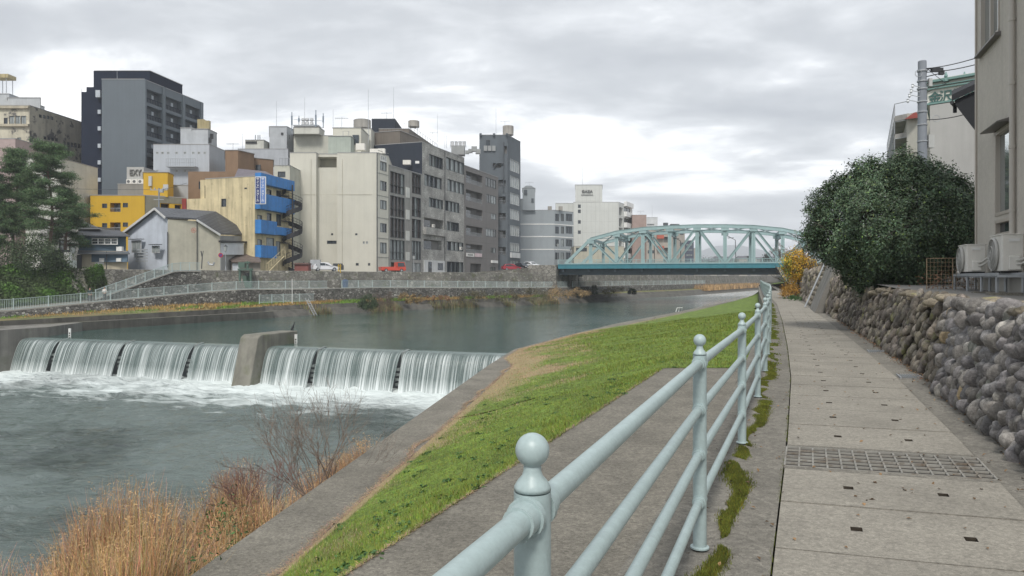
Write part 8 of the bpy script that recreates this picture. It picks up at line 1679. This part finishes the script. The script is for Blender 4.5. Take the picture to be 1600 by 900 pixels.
# ------------------------------------------------------------------ trees and far vegetation
M_needle = mat('pine_needles', (.08, .135, .06), .8, var=.35, vs=.6, rnd=.5); M_bark = mat('pine_bark', (.15, .10, .075), .9, var=.35, vs=2, bump=.6, bs=5)
def pine(px, d, ytop, w, label, trunk_px=None, seed=1, z0=.5, dens=1.0, low=.25):
    rng = random.Random(seed); x = gx(px, d); zt = gz(ytop, d); t = thing('pine_tree', label, 'tree', (x, d, z0), 'pine trees on the left bank'); g = MB(); H = zt - z0; wr = w / F * d / 2
    tr = [Vector((x + .25 * math.sin(z * .45 + seed), d + .15 * math.cos(z * .6), z)) for z in np.linspace(z0, zt - .4, 9)]; g.tube(tr, [.24 * (1 - .085 * i) for i in range(9)], 8)
    pts = []; dirs = []
    levels = int(H / .75)
    for L_ in range(levels):
        f = low + (1 - low) * L_ / levels; z = z0 + H * f; rad = 1.15 * wr * (1.05 - .85 * max(0, (f - .35) / .65) ** 1.1) * rng.uniform(.65, 1.2)
        for b in range(rng.choice([3, 4, 5])):
            a = rng.uniform(0, 6.28); r = rad * rng.uniform(.55, 1.1); base = Vector((x + .25 * math.sin(z * .45 + seed), d, z)); e = base + Vector((r * math.cos(a), r * math.sin(a), rng.uniform(-.1, .5))); m_ = base.lerp(e, .5) + Vector((0, 0, .2)); g.tube([base, m_, e], [.06, .04, .02], 4)
            for q in range(int(8 * dens)):
                s = rng.uniform(.35, 1.05); c = base.lerp(e, s) + Vector((rng.uniform(-.35, .35), rng.uniform(-.35, .35), rng.uniform(-.05, .25))); pts.append(c)
    g.build('trunk', M_bark, t); pts = np.array([tuple(p) for p in pts]); n = 110; cen = np.repeat(pts, n, 0) + RNG.normal(0, 1, (len(pts) * n, 3)) * [.34, .34, .16]; sh = np.repeat(RNG.uniform(.65, 1.4, len(pts)), n)
    ti = np.stack([sh * RNG.uniform(.8, 1.2, len(cen)), sh, sh * .95], 1); leaves('crown', cen, .22, M_needle, tint=ti, aspect=.22, parent=t, outward=np.array([[0, 0, .3]]))
pine(78, 89, 224, 112, 'tallest pine with layered crown in front of the stained cream building', seed=4, z0=1.6, low=.36); pine(24, 90, 236, 92, 'pine at the left with a bare reddish lower trunk', seed=8, z0=1.2, low=.42, dens=.9); pine(-14, 88, 250, 80, 'pine cut by the left edge of the view', seed=11, z0=1.0, low=.3); pine(106, 92, 296, 64, 'smaller pine leaning by the grey townhouse', seed=15, z0=1.8, low=.35, dens=.8)
def bush(c, rad, n, label, m, name='riverside_bush', size=.2, cat='bush', group=None, K=60, stems=True, spread=.22, low=-.5):
    t = thing(name, label, cat, (c[0], c[1], c[2] - rad[2]), group); pts, out, _ = clump_points(c, rad, n, K, spread * min(rad), low=low); sh = RNG.uniform(.7, 1.3, n); leaves('foliage', pts, size, m, tint=np.stack([sh, sh, sh], 1), aspect=.45, parent=t, outward=out)
    if stems:
        g = MB(); rng = random.Random(n); tips = []
        for i in range(4): branch(g, Vector((c[0], c[1], c[2] - rad[2])), Vector((rng.uniform(-.6, .6), rng.uniform(-.6, .6), 1)).normalized(), rad[2] * .7, .04, 2, .6, tips, rng, twig=.01)
        g.build('stems', M_twig, t)
    return t
M_ev = mat('dark_shrub_leaf', (.055, .085, .038), .8, rnd=.5, var=.3, vs=.4); M_gold = mat('straw_leaf', (.28, .19, .08), .85, rnd=.5, var=.3, vs=.4); M_yel = mat('autumn_leaf', (.58, .34, .025), .7, rnd=.45, var=.35, vs=.7); M_brn = mat('brown_brush', (.13, .115, .065), .9, rnd=.5, var=.3, vs=.4)
# undergrowth of the slope
def slope_green():
    n = 26000; y = RNG.uniform(66, 89.5, n); t_ = RNG.uniform(size=n); fx = np.array([FWx(v) - FO(v) - FP(v) for v in y]); tw = np.array([SLOPEW(v) for v in y]); fz = np.array([FZ(v) for v in y]); x = fx - tw * t_; z = fz + (ROADZ - fz) * t_ + RNG.uniform(0, .35, n)
    lum = np.array([mnoise.noise(Vector((a * .4, b * .4, c * .5))) for a, b, c in zip(x, y, z)]); z += np.clip(lum, 0, 1) * .7; ti = np.stack([1 + lum * .5, 1 + lum * .9, np.full(n, .9)], 1)
    o = leaves('slope_ivy', np.stack([x, y, z], 1), .30, mat('ivy_leaf', (.05, .095, .022), .8, rnd=.5, var=.4, vs=.5), tint=ti, aspect=.6, outward=np.array([[.5, -.5, .6]])); o['kind'] = 'stuff'
slope_green()
bush((gx(38, 86), 86, 3.4), (5.4, 2.2, 2.3), 15000, 'dense dark undergrowth beneath the pines at the top of the slope', M_ev, K=110, size=.2); bush((gx(84, 88.5), 88.5, 2.7), (2.0, 1.4, 1.2), 3500, 'smaller dark shrub right under the tallest pine', M_ev, K=40, size=.24)
bush((gx(575, 107), 107, -2.2), (1.3, 1.2, 1.3), 2600, 'dark green bush rooted at the far waterline below the cream slab', M_ev, K=40, size=.2); bush((gx(596, 109), 109, -2.0), (2.0, 1.4, 1.6), 2200, 'reddish-brown brush beside the dark waterline bush', mat('red_brush', (.14, .10, .08), .9, rnd=.4, var=.3), K=40, size=.16)
for px, d, rx, rz, lab, m_ in ((637, 119, 2.6, .9, 'straw-coloured brush on the far berm below the brown glazing', M_gold), (682, 125, 3.6, .5, 'low russet creeper on the far berm', mat('russet', (.27, .16, .085), .9, rnd=.4)), (742, 129, 3.2, 1.0, 'olive brush along the far waterline in the middle of the pool', M_brn), (790, 134, 2.6, 1.1, 'brown waterline brush below the brown-grey block', M_brn), (838, 140, 2.6, 1.5, 'bare brown thicket left of the orange reeds', M_brn), (872, 146, 2.8, 1.6, 'bright orange reed clump near the bridge foot', mat('orange_reed', (.34, .235, .12), .9, rnd=.4)), (905, 153, 2.4, 1.2, 'pale orange reed clump right beside the bridge abutment', MC['orange_reed']), (962, 171, 2.6, 1.4, 'olive-gold bush in the shade under the bridge', mat('olive_gold', (.17, .14, .03), .9, rnd=.4)), (928, 168, 1.0, 1.6, 'small dark upright shrub under the bridge, left of the gold bush', M_ev), (987, 172, 1.0, .9, 'small dark round shrub just right of the gold bush', M_ev), (985, 66.5, .7, .55, 'pale dry grass tuft at the near waterline halfway up the lawn', M_gold), (1023, 72, 1.3, .7, 'thin reddish brush at the near waterline', MC['red_brush'])):
    near = px in (985, 1023); zc = -3.25 if near else (-1.7 if d < 150 else -1.4)
    bush((gx(px, d), d if not near else d, zc + (0 if near else -.3)), (rx, rx * .6, rz), 1500 if not near else 700, lab, m_, K=40, size=.22 if not near else .07, stems=near)
# waterline reeds of the far bank
def far_reeds():
    n = 16000; y = RNG.uniform(104, 150, n); x = np.array([FWx(v) for v in y]) - np.abs(RNG.normal(0, .9, n)) + .3; k = np.array([mnoise.noise(Vector((b * .16, 3, 1))) > -.05 for b in y]) & (RNG.uniform(size=n) < .5); z = np.interp(np.array([FWx(v) for v in y]) - x, [0, 1.2, 3], [-3.75, -2.9, -2.3]); ti = np.stack([RNG.uniform(.35, .6, n), RNG.uniform(.5, .8, n), RNG.uniform(.5, .9, n)], 1)
    o = blades('waterline_reeds', np.stack([x, y, z], 1)[k], RNG.uniform(.4, 1.2, n)[k], RNG.uniform(.04, .09, n)[k], RNG.uniform(.1, .5, n)[k], M_reed, ti[k], 2); o['kind'] = 'stuff'
    n = 16000; y = 66 + 84 * RNG.uniform(size=n); f = RNG.uniform(.0, 1, n); fo = np.array([FO(v) for v in y]); x = np.array([FWx(v) for v in y]) - 1.4 - (fo - 2.2) * f; bz = np.array([BZ(v) for v in y]); z = bz - .32 * (1 - f)
    g_ = np.array([mnoise.noise(Vector((b * .12, a * .3, 1))) for a, b in zip(x, y)]) > 0; ti = np.where(g_[:, None], [[.9, 1.1, .8]], [[2.6, 1.1, 3]]) * RNG.uniform(.7, 1.3, (n, 1))
    o = blades('berm_grass_blades', np.stack([x, y, z], 1), RNG.uniform(.1, .4, n), RNG.uniform(.05, .1, n), RNG.uniform(.05, .3, n), M_blade, ti, 1); o['kind'] = 'stuff'
    # reed bed beyond the bridge
    n = 6000; y = RNG.uniform(245, 340, n); x = np.array([FWx(v) for v in y]) - RNG.uniform(.5, 9, n); ti = np.stack([RNG.uniform(.7, 1.1, n)] * 3, 1); o = blades('upstream_reeds', np.stack([x, y, np.full(n, -2.6)], 1), RNG.uniform(.8, 2.4, n), RNG.uniform(.15, .35, n), RNG.uniform(.2, 1, n), M_reed, ti, 2); o['kind'] = 'stuff'
far_reeds()
# yellow tree and bare tree at the end of the path
def yellow_tree():
    c = (gx(1243, 55), 55.0, 1.2); t = thing('autumn_tree', 'small tree with golden yellow leaves at the end of the path before the bridge', 'tree', (c[0], 55, -.1)); rng = random.Random(2); g = MB(); tips = []
    for i in range(4): branch(g, Vector((c[0] + rng.uniform(-.25, .25), 55, -.1)), Vector((rng.uniform(-.35, .35), rng.uniform(-.3, .3), 1)).normalized(), 1.2, .09, 3, .55, tips, rng, twig=.012)
    g.build('trunk', mat('dark_bark', (.07, .06, .05)), t)
    pts, out, _ = clump_points((c[0] + .1, 55, 2.25), (1.15, 1.1, 1.35), 7000, 120, .17, shell=.3); sh = RNG.uniform(.6, 1.2, len(pts)); gr = RNG.uniform(size=len(pts)) < .12 + .5 * (pts[:, 0] < c[0] - .5); ti = np.stack([sh, sh, sh], 1); ti[gr] = ti[gr] * [.35, .75, 1.5]; leaves('foliage', pts, .11, M_yel, tint=ti, aspect=.6, parent=t, outward=out)
    bush((gx(1237, 54), 54, .45), (.85, .8, .65), 2600, 'low rust-orange shrub under the golden tree', mat('rust_leaf', (.40, .22, .04), .8, rnd=.5, var=.3), size=.08, K=50)
    bush((gx(1250, 50), 50, .12), (1.0, 1.2, .22), 1300, 'flat green ground plants at the foot of the golden tree', mat('weed_leaf', (.05, .12, .03)), size=.08, K=50, stems=False, name='ground_plants')
    for loc, L_, lab, sd in (((gx(1262, 62), 62, .5), 1.5, 'bare winter tree behind the golden tree with branches before the truss', 31), ((gx(1300, 70), 70, 1), 1.5, 'second bare winter tree hidden partly by the evergreen bush', 37)):
        rng = random.Random(sd); t2 = thing('bare_tree', lab, 'tree', loc, 'bare trees by the bridge'); g = MB(); tips = []; branch(g, Vector(loc), Vector((-.25, 0, 1)).normalized(), L_, .14, 6, .75, tips, rng, twig=.012, shrink=.78); g.build('trunk', M_twig, t2)
yellow_tree()
# distant mountains and dark trees
def hills():
    nx, ny = 120, 30; V = []
    for j in range(ny + 1):
        for i in range(nx + 1):
            x = -3500 + 8400 * i / nx; y = 3400 + 1900 * j / ny; a = math.sin(math.pi * min(1, j / ny * 1.15))
            px = CX + x / y * F; prof = np.interp(px, [-300, 300, 800, 950, 1060, 1090, 1120, 1155, 1185, 1210, 1240, 1300, 1600], [15, 20, 26, 28, 33, 46, 57, 58, 52, 42, 38, 44, 52]) * .98
            z = 2.4 + a * prof / F * y * (1 + .05 * mnoise.noise(Vector((x / 110, y / 150, 0)))) * .9 + a * 7 * mnoise.fractal(Vector((x / 120, y / 120, 2)), 1, 2, 4); V.append((x, y, z))
    Fq = [(j * (nx + 1) + i, j * (nx + 1) + i + 1, (j + 1) * (nx + 1) + i + 1, (j + 1) * (nx + 1) + i) for j in range(ny) for i in range(nx)]; o = raw_mesh('hills', V, Fq, mat('forest_hill', (.045, .065, .05), .95, var=.3, vs=.03), smooth=True); o['kind'] = 'structure'
hills()
for k, (px, d, w, h, lab) in enumerate(((1212, 330, 34, 392, 'dark clump of distant trees behind the right end of the truss'), (1170, 420, 10, 400, 'small distant dark tree beside the pagoda-like roof'), (1108, 480, 40, 407, 'low distant tree line left of the middle of the truss'))):
    r = w / F * d / 2; zt = gz(h, d); bush((gx(px, d), d, (zt + 3) / 2 + .5), (r, r * .6, (zt - 3) / 2 + .3), 5000, lab, mat('far_tree', (.04, .05, .04), .9, rnd=.4), name='distant_trees', size=.6, cat='trees', K=60, stems=False)
def haze():
    g = MB(); g.box((700, 2660, 118), (8800, 5480, 256)); 
    o = g.build('haze', None or bpy.data.materials.new('haze_air')); m = o.data.materials[0]; m.use_nodes = True; nt = m.node_tree; nt.nodes.clear(); out = N(nt, 'ShaderNodeOutputMaterial'); v = N(nt, 'ShaderNodeVolumePrincipled'); v.inputs['Color'].default_value = (.87, .90, .96, 1); v.inputs['Density'].default_value = .00036; v.inputs['Anisotropy'].default_value = .1; nt.links.new(v.outputs[0], out.inputs['Volume']); o['kind'] = 'stuff'
    return o
haze()
